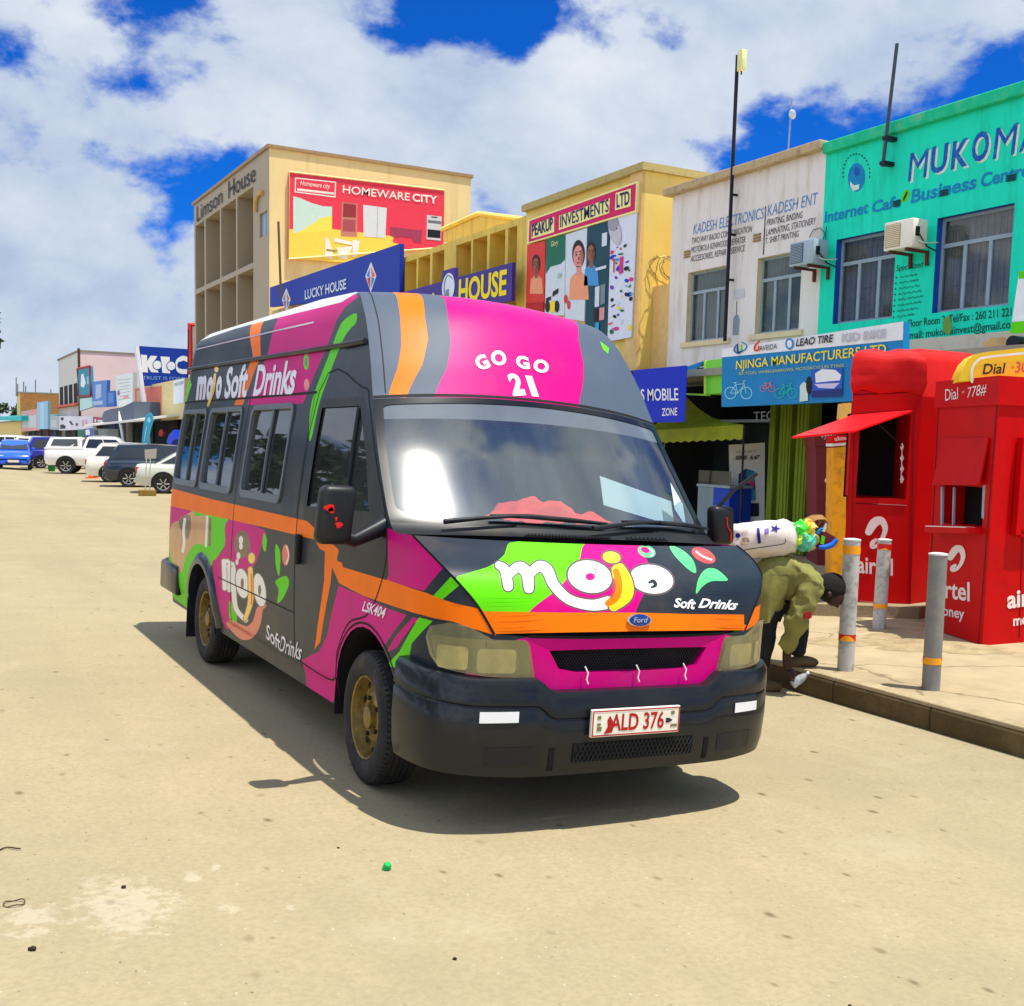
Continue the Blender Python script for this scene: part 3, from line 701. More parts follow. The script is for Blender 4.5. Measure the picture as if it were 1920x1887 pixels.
ho = [(t, 0) for t in np.linspace(-1, 1, 30)]+[(1, r) for r in np.linspace(.4, nH-.4, 26)]+[(t, nH) for t in np.linspace(1, -1, 30)]+[(-1, r) for r in np.linspace(nH-.4, .4, 26)]
hp = paint(hood, ho, RH, [], DK, .05, .7)
hd = skin('bonnet', [(hp['main'], False)], VAN)
tx = MB()
text_patch(tx, 'Soft', hood, *c4((1398, 430), (1492, 440), (1402, 388)), WH, .003, bold=.03, shear=.15)
text_patch(tx, 'Drinks', hood, *c4((1508, 432), (1675, 442), (1520, 390)), WH, .003, bold=.03, shear=.15)
tx.build('lettering', hd)
# roof skin
skin('roof', [(paint(roof, [(-1, 0), (1, 0), (1, 1), (-1, 1)], [], [], WH, .1, .05)['main'], False)], VAN)
# side lettering
tx = MB()
for t, a, b, c_, kw in (('m', (285, 870), (355, 865), (312, 640), {}), ('o', (358, 866), (390, 862), (378, 640), {}), ('o', (425, 862), (468, 858), (448, 640), {})):
    pass
LT = mat('side_lettering', srgb(232, 226, 236), .35, coat=.4, var=.05)
for t, a, b, c_ in (('m', (292, 872), (358, 866), (318, 640)), ('o', (362, 872), (404, 868), (388, 645)), ('o', (430, 862), (470, 858), (452, 640))):
    text_patch(tx, t, side, *c1(a, b, c_), LT, .003, bold=.06)
shape_patch(tx, side, px(stroke(c1((430, 690), (415, 800), (380, 910)), [5, 6, 4])), YE, .003, .05); shape_patch(tx, side, px(ellipse(*c1((440, 652))[0], 4, 6)), YE, .003, .05)
for t, a, b, c_ in (('Soft', (492, 860), (650, 848), (520, 640)), ('Drinks', (697, 842), (985, 826), (735, 622))):
    text_patch(tx, t, side, *c1(a, b, c_), LT, .003, bold=.03, shear=.0)
for t, a, b, c_ in (('Soft', (640, 965), (725, 1040), (640, 880)), ('Drinks', (715, 1035), (835, 1090), (725, 950))):
    text_patch(tx, t, side, *c2(a, b, c_), LT, .003, bold=.01, shear=.1)
text_patch(tx, 'LSK404', side, *c2((1185, 808), (1312, 852), (1198, 752)), LT, .003, bold=.02, shear=.15)
tx.build('lettering', VAN)

# side windows: sliding aluminium frames and dark panes
SG = glass_mat('side_glass', (.16, .20, .22), .05, ior=1.6)
ALU = mat('window_alu', srgb(120, 126, 130), .38, metal=.7, var=.1)
for mir in (False, True):
    sx = 1 if mir else -1
    for a, b in WV:
        m_ = MB(); P = rrect(SV(a), SV(b), 1.35, 1.99, .07, 6); Q = rrect(SV(a)+.032, SV(b)-.032, 1.40, 1.955, .05, 6); n = len(P)
        O3 = side.at(P, .012); I3 = side.at(Q, .010); Ob = side.at(P, -.02); Ib = side.at(Q, -.03)
        fl = (lambda V: [(-x, y, z) for x, y, z in V]) if mir else (lambda V: list(V))
        m_.add(fl(O3)+fl(I3)+fl(Ob)+fl(Ib), [f for i in range(n) for f in ((i, (i+1) % n, (i+1) % n+n, i+n), (i, (i+1) % n, (i+1) % n+2*n, i+2*n), (i+n, (i+1) % n+n, (i+1) % n+3*n, i+3*n))], ALU)
        mid = (a+b)/2-.02
        m_.tube([Vector((sx*(wz(z)-.006), mid, z)) for z in (1.40, 1.7, 1.955)], .012, ALU, 6)
        fr = m_.build('window', VAN, smooth=35)
        skin('pane', [(paint(side, Q, [], [], SG, .15, .1, lift=-.016)['main'], mir)], fr)
# wheel arches: liners and rear flares
LIN = mat('arch_liner', (.008, .008, .009), .9)
for (cs, cz), r in ((FA, .455), (RA, .41)):
    v0 = cs-S0
    for sx in (-1, 1):
        ar = MB(); P = arc(v0, cz, r+.004, -12, 192, 20); ar.grid([[Vector((sx*x, v, z)) for v, z in P] for x in (.965, .60)], LIN)
        ar.add([Vector((sx*.60, v, z)) for v, z in P], [tuple(range(20))], LIN)
        ar.build('wheel_arch', VAN)
for sx in (-1, 1):
    fl = MB()
    for r0, r1 in ((.408, .50),):
        A1 = arc(*RA, r0, -8, 185, 22); A2 = arc(*RA, r1, -6, 183, 22); A3 = arc(*RA, (r0+r1)/2, -7, 184, 22)
        rows_ = [side.at(A2, .0), side.at(A3, .03), side.at(A1, .028), side.at(A1, -.03)]
        fl.grid([[(p[0]*(-1 if sx > 0 else 1), p[1], p[2]) for p in r_] for r_ in rows_], mat('flare_black', srgb(30, 40, 50), .35, coat=.3))
    fl.build('arch_flare', VAN, smooth=50)
# bumper following the nose
bp = MB(); s_end = s_of_v(-.44)
prof = [(-.01, .0, 0), (.045, -.004, 0), (.062, -.03, 0), (.068, -.12, 0), (.060, -.128, 0), (.066, -.14, 0), (.068, -.26, 0), (.060, -.39, 0), (.045, -.455, 0), (-.06, -.46, 0)]
def bump_pt(s, d, dz):
    sg = -1 if s < 0 else 1; q = abs(s); u = np.interp(q, PLS, PLU); v = np.interp(q, PLS, PLV)
    u2, v2 = np.interp(q+.01, PLS, PLU), np.interp(q+.01, PLS, PLV); tu, tv = u2-u, v2-v; l = math.hypot(tu, tv); nu, nv = -tv/l, tu/l
    if nv > 0 and q < .5: nu, nv = -nu, -nv
    if nu < 0 and q > .5: nu, nv = -nu, -nv
    e = min(1., max(0., (q-.43)/.10)); e = e*e*(3-2*e); zt = .668+.062*e+.045*max(0, (q-.8)/.5)
    zb = .27+.03*max(0, (q-.6)/.6)
    z = zt+dz if dz > -.2 else zb+(.46+dz)*(zt-.22-zb)/(.20)*.5 if False else zt+dz*(zt-zb)/.46
    k = 1 if q < s_end-.02 else .3
    return (sg*(u+nu*d), v+nv*d, z)
ss = np.concatenate([np.linspace(-s_end, s_end, 81)])
bp.grid([[bump_pt(s, d, dz) for d, dz, _ in prof] for s in ss], BUMP_M)
bo = bp.build('bumper', VAN, smooth=40)
# bumper details: lower intake with mesh, fog lamp recesses, white reflectors
BV = -.945
it = MB(); DKI = mat('intake_black', (.004, .004, .004), .8)
def onb(px_, py_, lift=0.):
    p = lplane(px_, py_, 1, BV); return Vector((p.x, p.y-lift, p.z))
def bump_surf(u, z, lift=.004):
    q = s_of_u(min(.97, abs(u)*.97)); zt = bump_pt(q, 0, 0)[2]; zb = bump_pt(q, 0, -.46)[2]; dz = -(zt-z)/(zt-zb)*.46
    ds = np.interp(-dz, [-p[1] for p in prof[1:]], [p[0] for p in prof[1:]]); p = bump_pt(math.copysign(q, u), ds+lift, dz); return Vector(p)
def bump_patch(mb, u0, u1, z0, z1, m, lift=.004, n=10):
    mb.grid([[bump_surf(u, z, lift) for z in np.linspace(z0, z1, 5)] for u in np.linspace(u0, u1, n)], m)
bump_patch(it, -.34, .36, .335, .425, DKI, .003, 14)
for i in range(30):
    u = -.34+.70*i/29
    for sg in (1, -1):
        a, b = bump_surf(u, .335, .007), bump_surf(min(.36, max(-.34, u+sg*.05)), .425, .007); it.tube([a, b], .003, BK, 4)
it.build('intake_grille', bo)
for sg in (-1, 1):
    fg = MB(); bump_patch(fg, sg*.44, sg*.47, .30, .41, DKI, .003, 3); bump_patch(fg, sg*.53, sg*.77, .33, .42, BK, .002, 8); fg.build('fog_lamp_recess', bo)
REF = mat('white_reflector', srgb(236, 238, 240), .25, coat=.5, var=.03)
for u0, u1, z0, z1 in ((-.80, -.63, .535, .585), (.63, .80, .52, .57)):
    rf = MB(); bump_patch(rf, u0, u1, z0, z1, REF, .006, 8); rf.build('reflector', bo)
# number plate
pl = MB(); u0, u1, z0, z1 = -.27, .235, .458, .588; PV = -.962
pl.bbox(u0, u1, PV, PV+.018, z0, z1, mat('plate_white', srgb(238, 232, 214), .35, coat=.3, var=.06), .004)
PR = mat('plate_red', srgb(178, 24, 24), .4, var=.15)
for a, b, c_, d in ((u0+.004, u1-.004, z1-.011, z1-.005), (u0+.004, u1-.004, z0+.005, z0+.011), (u0+.004, u0+.010, z0+.011, z1-.011), (u1-.010, u1-.004, z0+.011, z1-.011)):
    pl.quad((a, PV-.002, c_), (b, PV-.002, c_), (b, PV-.002, d), (a, PV-.002, d), PR)
V, F = text_mesh('ALD 376', bold=.02); V2 = [(u0+.105+.305*x, PV-.002, z0+.026+.080*y) for x, y in V]; pl.add(V2, F, PR)
pl.poly([(u0+.07, PV-.0015, z0+.014), (u0+.115, PV-.0015, z0+.02), (u0+.118, PV-.0015, z0+.07), (u0+.10, PV-.0015, z0+.10), (u0+.085, PV-.0015, z0+.08), (u0+.09, PV-.0015, z0+.05)], PR)
OL = mat('plate_olive', srgb(120, 118, 70), .5); BKP = mat('plate_black', (.02, .02, .02), .5)
for x, z, w, h_, m in ((.03, .085, .02, .016, OL), (.03, .055, .02, .012, OL), (.03, .03, .026, .02, OL), (.45, .09, .02, .016, OL), (.45, .03, .04, .012, OL)):
    pl.quad((u0+x, PV-.002, z0+z), (u0+x+w, PV-.002, z0+z), (u0+x+w, PV-.002, z0+z+h_), (u0+x, PV-.002, z0+z+h_), m)
pl.poly([(u0+.435+.018*math.cos(q)*(1+.4*math.cos(3*q)), PV-.002, z0+.062+.012*math.sin(q)) for q in np.linspace(0, 6.0, 14)], BKP)
pl.build('number_plate', VAN)
# grille behind the opening
gl = MB(); PG = np.linspace(-.46, .46, 25)
gl.quad((-.5, -.80, .70), (.5, -.80, .70), (.5, -.80, .88), (-.5, -.80, .88), DKI)
for i in range(64):
    u = -.50+1.0*i/63
    for sg in (1, -1): gl.tube([(u, -.818, .735), (u+sg*.075, -.818, .86)], .0028, BK, 4)
gl.box(-.76, .76, -.80, -.50, .862, .884, DKI); gl.build('grille', VAN)
gs = MB()
for sx in (-1, 1):
    h = [(x, z) for x, z in grille_hole if x > -.005]; A = side.at([(max(0, x), z) for x, z in h]); n = len(h)
    gs.add([(sx*p[0], p[1], p[2]) for p in A]+[(sx*p[0]*.985, p[1]+.05, p[2]) for p in A], [(i, i+1, i+1+n, i+n) for i in range(n-1)], MG)
    P1 = [(0, GRZ[0]), (.30, GRZ[0]+.002), (.40, GRZ[0]+.02), (.455, GRZ[1]), (.30, GRZ[1]+.003), (0, GRZ[1]+.004)]
    A = side.at(P1); n = len(P1); gs.add([(sx*p[0], p[1], p[2]) for p in A]+[(sx*p[0]*.985, p[1]+.05, p[2]) for p in A], [(i, i+1, i+1+n, i+n) for i in range(n-1)], MG)
gs.build('grille_surround', VAN)
for u in (-.27, .02, .30):
    ct = MB(); ct.tube([(u, -.872, .775), (u+.012, -.885, .745), (u+.006, -.885, .715), (u+.014, -.888, .695)], .0035, WH, 6); ct.build('cable_tie', VAN)
# badge
bd = MB(); ab_ = hood.pix(1178, 1164); ab_ = (0., ab_[1]); bp_ = Vector(hood.at([ab_])[0]); bn_ = Vector(hood.normal(np.array([ab_]))[0]); bx_ = Vector((1, 0, 0)); by_ = bn_.cross(bx_).normalized()
T = Matrix.Translation(bp_+bn_*.004) @ Matrix((bx_, by_, bn_)).transposed().to_4x4() @ Matrix.Diagonal((1, .46, 1, 1))
bd.lathe([(.068, -.004), (.068, .010), (.064, .013), (.061, .013)], CHROME, 32, T); bd.lathe([(.061, .0125), (.03, .016), (0.0001, .017)], mat('badge_blue', srgb(20, 50, 120), .2, coat=.8), 32, T)
V, F = text_mesh('Ford', bold=.01, shear=.3); bd.add([T @ Vector((-.042+.084*x, (-.024+.052*y), .0185)) for x, y in V], F, CHROME); bd.build('badge', VAN, smooth=40)
# headlamps
LENS = glass_mat('lamp_lens', (.86, .84, .58), .30, (.40, .38, .22), ior=1.6, rough=.06, streak=9.)
LRIM = mat('lamp_reflector', srgb(214, 212, 190), .2, metal=.8, var=.3, scale=14)
hl = px(c4((300, 560), (318, 512), (395, 497), (480, 516), (590, 553), (660, 562), (732, 572), (745, 600), (766, 748), (660, 744), (560, 738), (470, 724), (352, 692), (318, 640)))
hl = [(s, min(z, .897 if s < .75 else 2)) for s, z in hl]
for mir in (False, True):
    m_ = MB(); shell_patch(m_, side, hl, LENS, .022, .01, .04)
    if mir: m_.v = [(-x, y, z) for x, y, z in m_.v]
    h_ = m_.build('headlight', VAN, smooth=40)
    for x0, x1, z0, z1 in ((.62, .80, .745, .855), (.84, .99, .755, .86)):
        r_ = MB(); shape_patch(r_, side, rrect(x0, x1, z0, z1, .02), LRIM, .006, .04)
        if mir: r_.v = [(-x, y, z) for x, y, z in r_.v]; r_.f = [tuple(reversed(f)) for f in r_.f]
        r_.build('reflector_block', h_)
# wheels
RIMM = mat('rim_steel', srgb(136, 112, 58), .45, metal=.4, var=.4, scale=14, dirt=srgb(46, 34, 20), dirt_amt=.95, dirt_scale=9)
HOLE = mat('rim_hole', (.01, .01, .01), .9)
def wheel(x, v, steer=0.):
    sx = -1 if x < 0 else 1; R = .345
    T = Matrix.Translation((x, v, R)) @ Matrix.Rotation(steer, 4, 'Z') @ Matrix.Rotation(sx*math.pi/2, 4, 'Y')
    rm = MB(); rm.lathe([(.222, .085), (.214, .100), (.205, .095), (.198, .06), (.190, .03), (.165, .02), (.15, .035), (.12, .055), (.085, .06), (.075, .045), (.062, .045), (.058, .085), (.03, .095), (.0001, .096)], RIMM, 40, T)
    for k in range(10):
        q = 2*math.pi*k/10; rm.add([T @ Vector((.177*math.cos(q)+.021*math.cos(a)*math.cos(q)-.017*math.sin(a)*math.sin(q), .177*math.sin(q)+.021*math.cos(a)*math.sin(q)+.017*math.sin(a)*math.cos(q), .0375+.004)) for a in np.linspace(0, 2*math.pi, 12, endpoint=False)], [tuple(range(12))], HOLE)
    for k in range(5):
        q = 2*math.pi*k/5+.3; rm.lathe([(.013, .05), (.012, .075), (.0001, .078)], mat('wheel_nut', srgb(70, 56, 30), .5, metal=.6), 6, T @ Matrix.Translation((.098*math.cos(q), .098*math.sin(q), 0)))
    rim = rm.build('wheel', VAN, smooth=35)
    ty = MB(); ty.lathe([(.215, .092), (.222, .102), (.25, .113), (.285, .116), (.312, .108), (.332, .094), (.343, .078), (.345, .05), (.345, .0), (.345, -.05), (.343, -.078), (.312, -.108), (.215, -.10)], RUB, 64, T)
    for k in range(4):
        rr = (.345, .345, .345, .345)[k]; z = (-.045, -.015, .015, .045)[k]
        ty.lathe([(.3458, z-.004), (.3458, z+.004)], LIN, 64, T)
    for k in range(72):
        q = 2*math.pi*k/72; ty.add([T @ Vector((r*math.cos(q+d), r*math.sin(q+d), z)) for r, z, d in ((.3335, .0945, 0), (.3445, .0795, 0), (.3445, .0795, .035), (.3335, .0945, .035))], [(0, 1, 2, 3)], LIN)
    ty.build('tyre', rim, smooth=30)
for x, v, st in ((-.86, .10, -.04), (.86, .10, -.04), (-.86, 3.52, 0), (.86, 3.52, 0)): wheel(x, v, st)
for sx in (-1, 1): mf = MB(); mf.box(sx*.86-.13, sx*.86+.13, 4.02, 4.03, .12, .55, BK); mf.build('mud_flap', VAN)
un = MB(); un.box(-.80, .80, -.55, 4.85, .30, .34, LIN); un.box(-.12, .12, .5, 4.6, .2, .30, LIN); un.box(-.75, .75, 3.45, 3.6, .26, .40, LIN); un.build('underbody', VAN)
# mirrors
for sx, pts in ((-1, ((595, 908), (655, 1022))), (1, ((1338, 948), (1372, 1022)))):
    mv = -.10 if sx < 0 else -.06; p, q = lplane(*pts[0], 1, mv), lplane(*pts[1], 1, mv)
    x0, x1 = sorted((p.x, q.x)); z0, z1 = sorted((p.z, q.z))
    m_ = MB(); m_.bbox(x0, x1, mv-.04, mv+.06, z0, z1, BK, .038, seg=4); xm = (x0+x1)/2
    m_.v = [(x+(.02*(z-z0)/(z1-z0)*sx*-1), y, z) for x, y, z in m_.v]
    mo = m_.build('mirror', VAN, smooth=60)
    a_ = MB(); a_.tube([(xm, mv+.02, z0+.05), (xm-sx*.12, mv+.03, z0+.02), (sx*.96, mv+.06, z0+.10), (sx*.93, mv+.08, z0+.12)], [.03, .035, .05, .06], BK, 8); a_.build('arm', mo, smooth=60)
    if sx < 0:
        rs = MB(); RS = mat('red_sticker', srgb(226, 34, 24), .4)
        for cx_, cy_, w, h_ in ((x0+.30*(x1-x0), z0+.62*(z1-z0), .05, .035), (x0+.36*(x1-x0), z0+.58*(z1-z0), .03, .03), (x0+.58*(x1-x0), z0+.34*(z1-z0), .035, .03), (x0+.5*(x1-x0), z0+.44*(z1-z0), .012, .02)):
            rs.poly([(cx_+w/2*math.cos(a)*(1+.35*math.sin(3*a+cx_*40)), mv-.0415, cy_+h_/2*math.sin(a)) for a in np.linspace(0, 6.1, 12)], RS)
        rs.build('sticker', mo)
    else:
        rs = MB(); RS = mat('red_sticker', srgb(226, 34, 24), .4); x = (x0+x1)/2; z = (z0+z1)/2
        rs.tube([(x-.01, mv-.042, z+.05), (x+.0, mv-.042, z-.0), (x+.03, mv-.042, z-.04), (x+.035, mv-.042, z-.09)], .005, RS, 5); rs.build('sticker', mo)
        at_ = MB(); at_.tube([(x0+.02, mv, z1-.02), (x0+.10, mv-.05, z1+.10), (x0+.22, mv-.10, z1+.20)], .012, BK, 6); at_.build('mirror_stay', mo)
# wipers
for arm_, blade in ((c3((440, 1222), (620, 1200), (800, 1188)), c3((665, 1178), (850, 1182), (1050, 1200), (1228, 1218))), (c3((1155, 1252), (1330, 1225), (1480, 1215)), c3((1300, 1206), (1450, 1210), (1600, 1220), (1718, 1236)))):
    m_ = MB(); m_.tube(front.at(front.pts(arm_), .045), [.014, .010, .008], BK, 6); m_.tube(front.at(front.pts(blade), .03), [.008, .013, .013, .008], BK, 6); m_.build('wiper', VAN, smooth=60)
cw = MB()
for i in range(26):
    a = front.at([(-.34+.02*i, .25), (-.30+.02*i, .75)], .004); cw.tube(a, .005, SEAM, 4)
for i in range(10):
    a = front.at([(.30+.03*i, .25), (.31+.03*i, .75)], .004); cw.tube(a, .005, SEAM, 4)
cw.build('cowl_grille', VAN)
# inside: floor, seats, dashboard and what lies on it
INT = mat('cabin_grey', srgb(60, 62, 64), .8, var=.15); SEATM = mat('seat_cloth', srgb(44, 52, 66), .9, var=.2, scale=12)
n_ = MB(); n_.box(-.86, .86, -.1, 4.9, .52, .56, INT); n_.box(-.84, .84, 4.92, 4.95, .56, 2.4, INT); n_.build('cabin_floor', VAN)
n_ = MB(); n_.bbox(-.86, .86, -.10, .38, 1.02, 1.34, INT, .05); n_.grid([[Vector((u, v, z)) for u in np.linspace(-.88, .88, 8)] for v, z in ((-.20, 1.345), (-.02, 1.385), (.2, 1.39), (.36, 1.32))], INT); n_.build('dashboard', VAN, smooth=40)
n_ = MB(); T = Matrix.Translation((-.42, .55, 1.18)) @ Matrix.Rotation(math.radians(62), 4, 'X'); n_.tube([T @ Vector((.20*math.cos(a), .20*math.sin(a), 0)) for a in np.linspace(0, 2*math.pi, 28, endpoint=False)], .016, BK, 6, close=True); n_.tube([T @ Vector((0, 0, 0)), T @ Vector((0, 0, -.25))], .035, BK, 8); n_.tube([T @ Vector((-.2, 0, 0)), T @ Vector((.2, 0, 0))], .015, BK, 6); n_.build('steering_wheel', VAN, smooth=60)
for x, v in ((-.42, 1.0), (.14, 1.0), (.56, 1.0))+tuple((x, v) for v in (2.0, 2.9, 3.8) for x in (-.55, -.05, .5)):
    n_ = MB(); n_.bbox(x-.22, x+.22, v-.45, v+.02, .86, 1.0, SEATM, .04); n_.bbox(x-.22, x+.22, v-.02, v+.12, .9, 1.52, SEATM, .05); n_.bbox(x-.12, x+.12, v+.0, v+.09, 1.54, 1.72, SEATM, .035); n_.box(x-.15, x+.15, v-.35, v, .56, .87, INT); n_.build('seat', VAN, smooth=50)
# red cloth heaped on the dashboard
rc = MB(); rng = random.Random(3); CLO = mat('red_cloth', srgb(242, 70, 52), .85, var=.15, scale=14)
NX, NY = 34, 16; P = []
for j in range(NY+1):
    row = []
    for i in range(NX+1):
        x = i/NX; y = j/NY; e = min(1, 5*x*(1-x))*min(1, 6*y*(1-y))
        z = .012+e*(.105*math.exp(-((x-.40)/.20)**2)+.045*math.exp(-((x-.80)/.16)**2)+.05*math.exp(-((x-.12)/.10)**2)+.014*math.sin(12*x+9*y)+.012*math.sin(23*y-8*x))
        row.append((-.33+.72*x+.04*math.sin(7*y), -.10+.30*y+.05*math.sin(6*x)*y, 1.385+max(0, z)))
    P.append(row)
rc.grid(P, CLO); crumple(rc, 9., .022, 3.); rco = rc.build('red_cloth', None, smooth=180); rco.matrix_world = VM; tag(rco, 'crumpled red cloth lying on the dashboard behind the windscreen', 'cloth')
for nm, lab, q in (('paper_sheet', 'white paper sheet standing in the windscreen corner of the minibus', ((.36, .02), (.86, .02), .13)), ('paper_sheet', 'small white card propped on the dashboard below the larger sheet', ((.80, -.05), (.90, -.04), .12))):
    (xa, ya), (xb, yb), hh = q; r_ = MB(); r_.prism([(xa, ya+.0, 1.50), (xb, yb+.0, 1.40), (xb, yb+.05, 1.41+hh), (xa, ya+.06, 1.53+hh)], mat('paper_white', srgb(206, 226, 226), .7, var=.04), (0, .002, 0))
    o_ = r_.build(nm); o_.matrix_world = VM; tag(o_, lab, 'paper')
# rear bumper
rb = MB(); rb.bbox(-.98, .98, 4.92, 5.12, .42, .68, BUMP_M, .05); rb.bbox(-1.0, -.93, 4.45, 5.1, .40, .66, BUMP_M, .03); rb.bbox(.93, 1.0, 4.45, 5.1, .40, .66, BUMP_M, .03); rb.build('rear_bumper', VAN, smooth=40)
# ------------------------------------------------------------------ ground
KX, KZ, RZ = 6.35, -.01, -.205                           # kerb line, pavement level, gutter level
def road_z(x): return -.05*(x-2) if x > -2 else .2-.05*(-2-x)*1.0
def road_mat():
    m = bpy.data.materials.new('road_surface'); m.use_nodes = True; nt = m.node_tree; N = nt.nodes.new; L = nt.links.new; b = nt.nodes['Principled BSDF']
    tc = N('ShaderNodeTexCoord'); b.inputs['Roughness'].default_value = .85; b.inputs['Specular IOR Level'].default_value = .3
    def noise(sc, det=6, ro=.6, vec=None):
        n = N('ShaderNodeTexNoise'); n.inputs['Scale'].default_value = sc; n.inputs['Detail'].default_value = det; n.inputs['Roughness'].default_value = ro
        L(vec or tc.outputs['Object'], n.inputs['Vector']); return n.outputs[0]
    def mr(x, a, b_, c, d):
        r = N('ShaderNodeMapRange'); r.inputs[1].default_value, r.inputs[2].default_value, r.inputs[3].default_value, r.inputs[4].default_value = a, b_, c, d
        L(x, r.inputs[0]); return r.outputs[0]
    def mixc(f, a, b_, bt='MIX'):
        x = N('ShaderNodeMix'); x.data_type = 'RGBA'; x.blend_type = bt
        for i, v in ((0, f), (6, a), (7, b_)):
            if isinstance(v, tuple): x.inputs[i].default_value = (*v, 1)
            elif isinstance(v, (int, float)): x.inputs[i].default_value = v
            else: L(v, x.inputs[i])
        return x.outputs[2]
    def mth(op, a, b_):
        x = N('ShaderNodeMath'); x.operation = op
        for i, v in enumerate((a, b_)):
            if isinstance(v, (int, float)): x.inputs[i].default_value = v
            else: L(v, x.inputs[i])
        return x.outputs[0]
    col = mixc(mr(noise(.35, 4), .35, .68, 0, 1), ROADC[0], ROADC[1])
    col = mixc(mr(noise(2.2, 8, .65), .45, .75, 0, .5), col, ROADC[2])
    col = mixc(mr(noise(38, 4, .7), .40, .66, 0, .32), col, (.19, .15, .09))           # aggregate
    col = mixc(mr(noise(90, 3, .7), .60, .72, 0, .3), col, (.50, .45, .34))
    ml = N('ShaderNodeMapping'); ml.inputs[3].default_value = (1.15, .10, 1); L(tc.outputs['Object'], ml.inputs[0])
    col = mixc(mr(noise(1.0, 7, .6, ml.outputs[0]), .48, .72, 0, .5), col, (.285, .235, .140))      # worn wheel lanes along the street
    col = mixc(mr(noise(.9, 9, .7), .56, .74, 0, .55), col, (.43, .365, .24))                          # dusty patches
    # drips: scattered dark oval spots, drawn out a little along the street
    mp = N('ShaderNodeMapping'); mp.inputs[3].default_value = (3.1, 2.0, 1); mp.inputs[2].default_value = (0, 0, .25); L(tc.outputs['Object'], mp.inputs[0])
    nd = N('ShaderNodeTexNoise'); nd.inputs['Scale'].default_value = 9; L(tc.outputs['Object'], nd.inputs['Vector'])
    ad = N('ShaderNodeVectorMath'); ad.operation = 'MULTIPLY_ADD'; L(nd.outputs[1], ad.inputs[0]); ad.inputs[1].default_value = (.07, .07, 0); L(mp.outputs[0], ad.inputs[2])
    vo = N('ShaderNodeTexVoronoi'); vo.voronoi_dimensions = '2D'; vo.inputs['Scale'].default_value = 1.5; L(ad.outputs[0], vo.inputs['Vector'])
    sp = N('ShaderNodeSeparateColor'); L(vo.outputs['Color'], sp.inputs[0])
    rad = mr(sp.outputs[0], 0, 1, .01, .10); on = mr(sp.outputs[1], .52, .56, 0, 1)
    f = mth('MULTIPLY', mth('MULTIPLY', mr(mth('SUBTRACT', vo.outputs['Distance'], rad), -.05, .03, 1, 0), on), mr(sp.outputs[2], 0, 1, .2, .9))
    col = mixc(f, col, (.13, .09, .04))
    vo2 = N('ShaderNodeTexVoronoi'); vo2.voronoi_dimensions = '2D'; vo2.inputs['Scale'].default_value = 7; L(ad.outputs[0], vo2.inputs['Vector'])
    s2 = N('ShaderNodeSeparateColor'); L(vo2.outputs['Color'], s2.inputs[0])
    f2 = mth('MULTIPLY', mr(mth('SUBTRACT', vo2.outputs['Distance'], mr(s2.outputs[0], 0, 1, .02, .10)), -.03, .03, 1, 0), mr(s2.outputs[1], .78, .82, 0, .8))
    col = mixc(f2, col, mixc(mr(s2.outputs[2], .4, .5, 0, 1), (.12, .085, .035), (.46, .42, .34)))
    # lime-wash spill near the camera
    for (px_, py_), r in (((235, 1700), .30), ((60, 1735), .17), ((360, 1640), .07), ((405, 1622), .05), ((430, 1700), .06), ((545, 1690), .04)):
        p = PZ(.06)(px_, py_); d = N('ShaderNodeVectorMath'); d.operation = 'SUBTRACT'; L(tc.outputs['Object'], d.inputs[0]); d.inputs[1].default_value = (p.x, p.y, 0)
        mm = N('ShaderNodeVectorMath'); mm.operation = 'MULTIPLY'; L(d.outputs[0], mm.inputs[0]); mm.inputs[1].default_value = (1/r, .62/r, 0)
        ln = N('ShaderNodeVectorMath'); ln.operation = 'LENGTH'; L(mm.outputs[0], ln.inputs[0])
        g = mr(ln.outputs['Value'], 0, 1.25, 1, 0); ff = mr(mth('MULTIPLY', g, mr(noise(16, 8, .75), .25, .75, 0, 1.6)), .40, .62, 0, .34)
        col = mixc(ff, col, (.56, .50, .38))
    L(col, b.inputs['Base Color'])
    bp = N('ShaderNodeBump'); bp.inputs['Strength'].default_value = .16; bp.inputs['Distance'].default_value = .008; L(noise(55, 6, .7), bp.inputs['Height']); L(bp.outputs[0], b.inputs['Normal'])
    return m
ROADC = ((.385, .315, .182), (.320, .265, .155), (.435, .355, .205))
rd = MB(); RM = road_mat()
xs = [-60, -12]+list(np.linspace(-8, KX, 24))+[KX+.001, 11.5]; ys = [-12, -4, 0, 4, 8, 12, 20, 40, 80, 160, 420]
zz = [-.25 if x < -10 else max(RZ, road_z(x)) if x <= KX else RZ for x in xs]
rd.grid([[(x, y, z) for y in ys] for x, z in zip(xs, zz)], RM); struct(rd.build('road', smooth=30))
gd = MB(); gd.quad((-3000, -3000, -.40), (3000, -3000, -.40), (3000, 3000, -.40), (-3000, 3000, -.40), mat('far_ground', (.22, .17, .10), .95, scale=.05)); struct(gd.build('ground'))
PAVE = mat('pavement_concrete', (.40, .315, .185), .9, var=.14, scale=2.5, dirt=(.24, .175, .09), dirt_amt=.6, dirt_scale=1.1, bump=.3, bscale=30, cracks=.55)
pv_ = MB(); YB = 21.0
pv_.box(KX+.16, 14.0, -6, YB, RZ-.2, KZ, PAVE); pv_.box(11.5, 14.0, YB+.002, 200, RZ-.2, KZ-.002, PAVE); struct(pv_.build('pavement'))
KERB = mat('kerb_stain_shade', (.085, .058, .022), .9, var=.3, scale=5, dirt=(.20, .15, .07), dirt_amt=.5, dirt_scale=3.5, bump=.5, bscale=18)  # grime and the shade of the road-side face both put into this dark colour
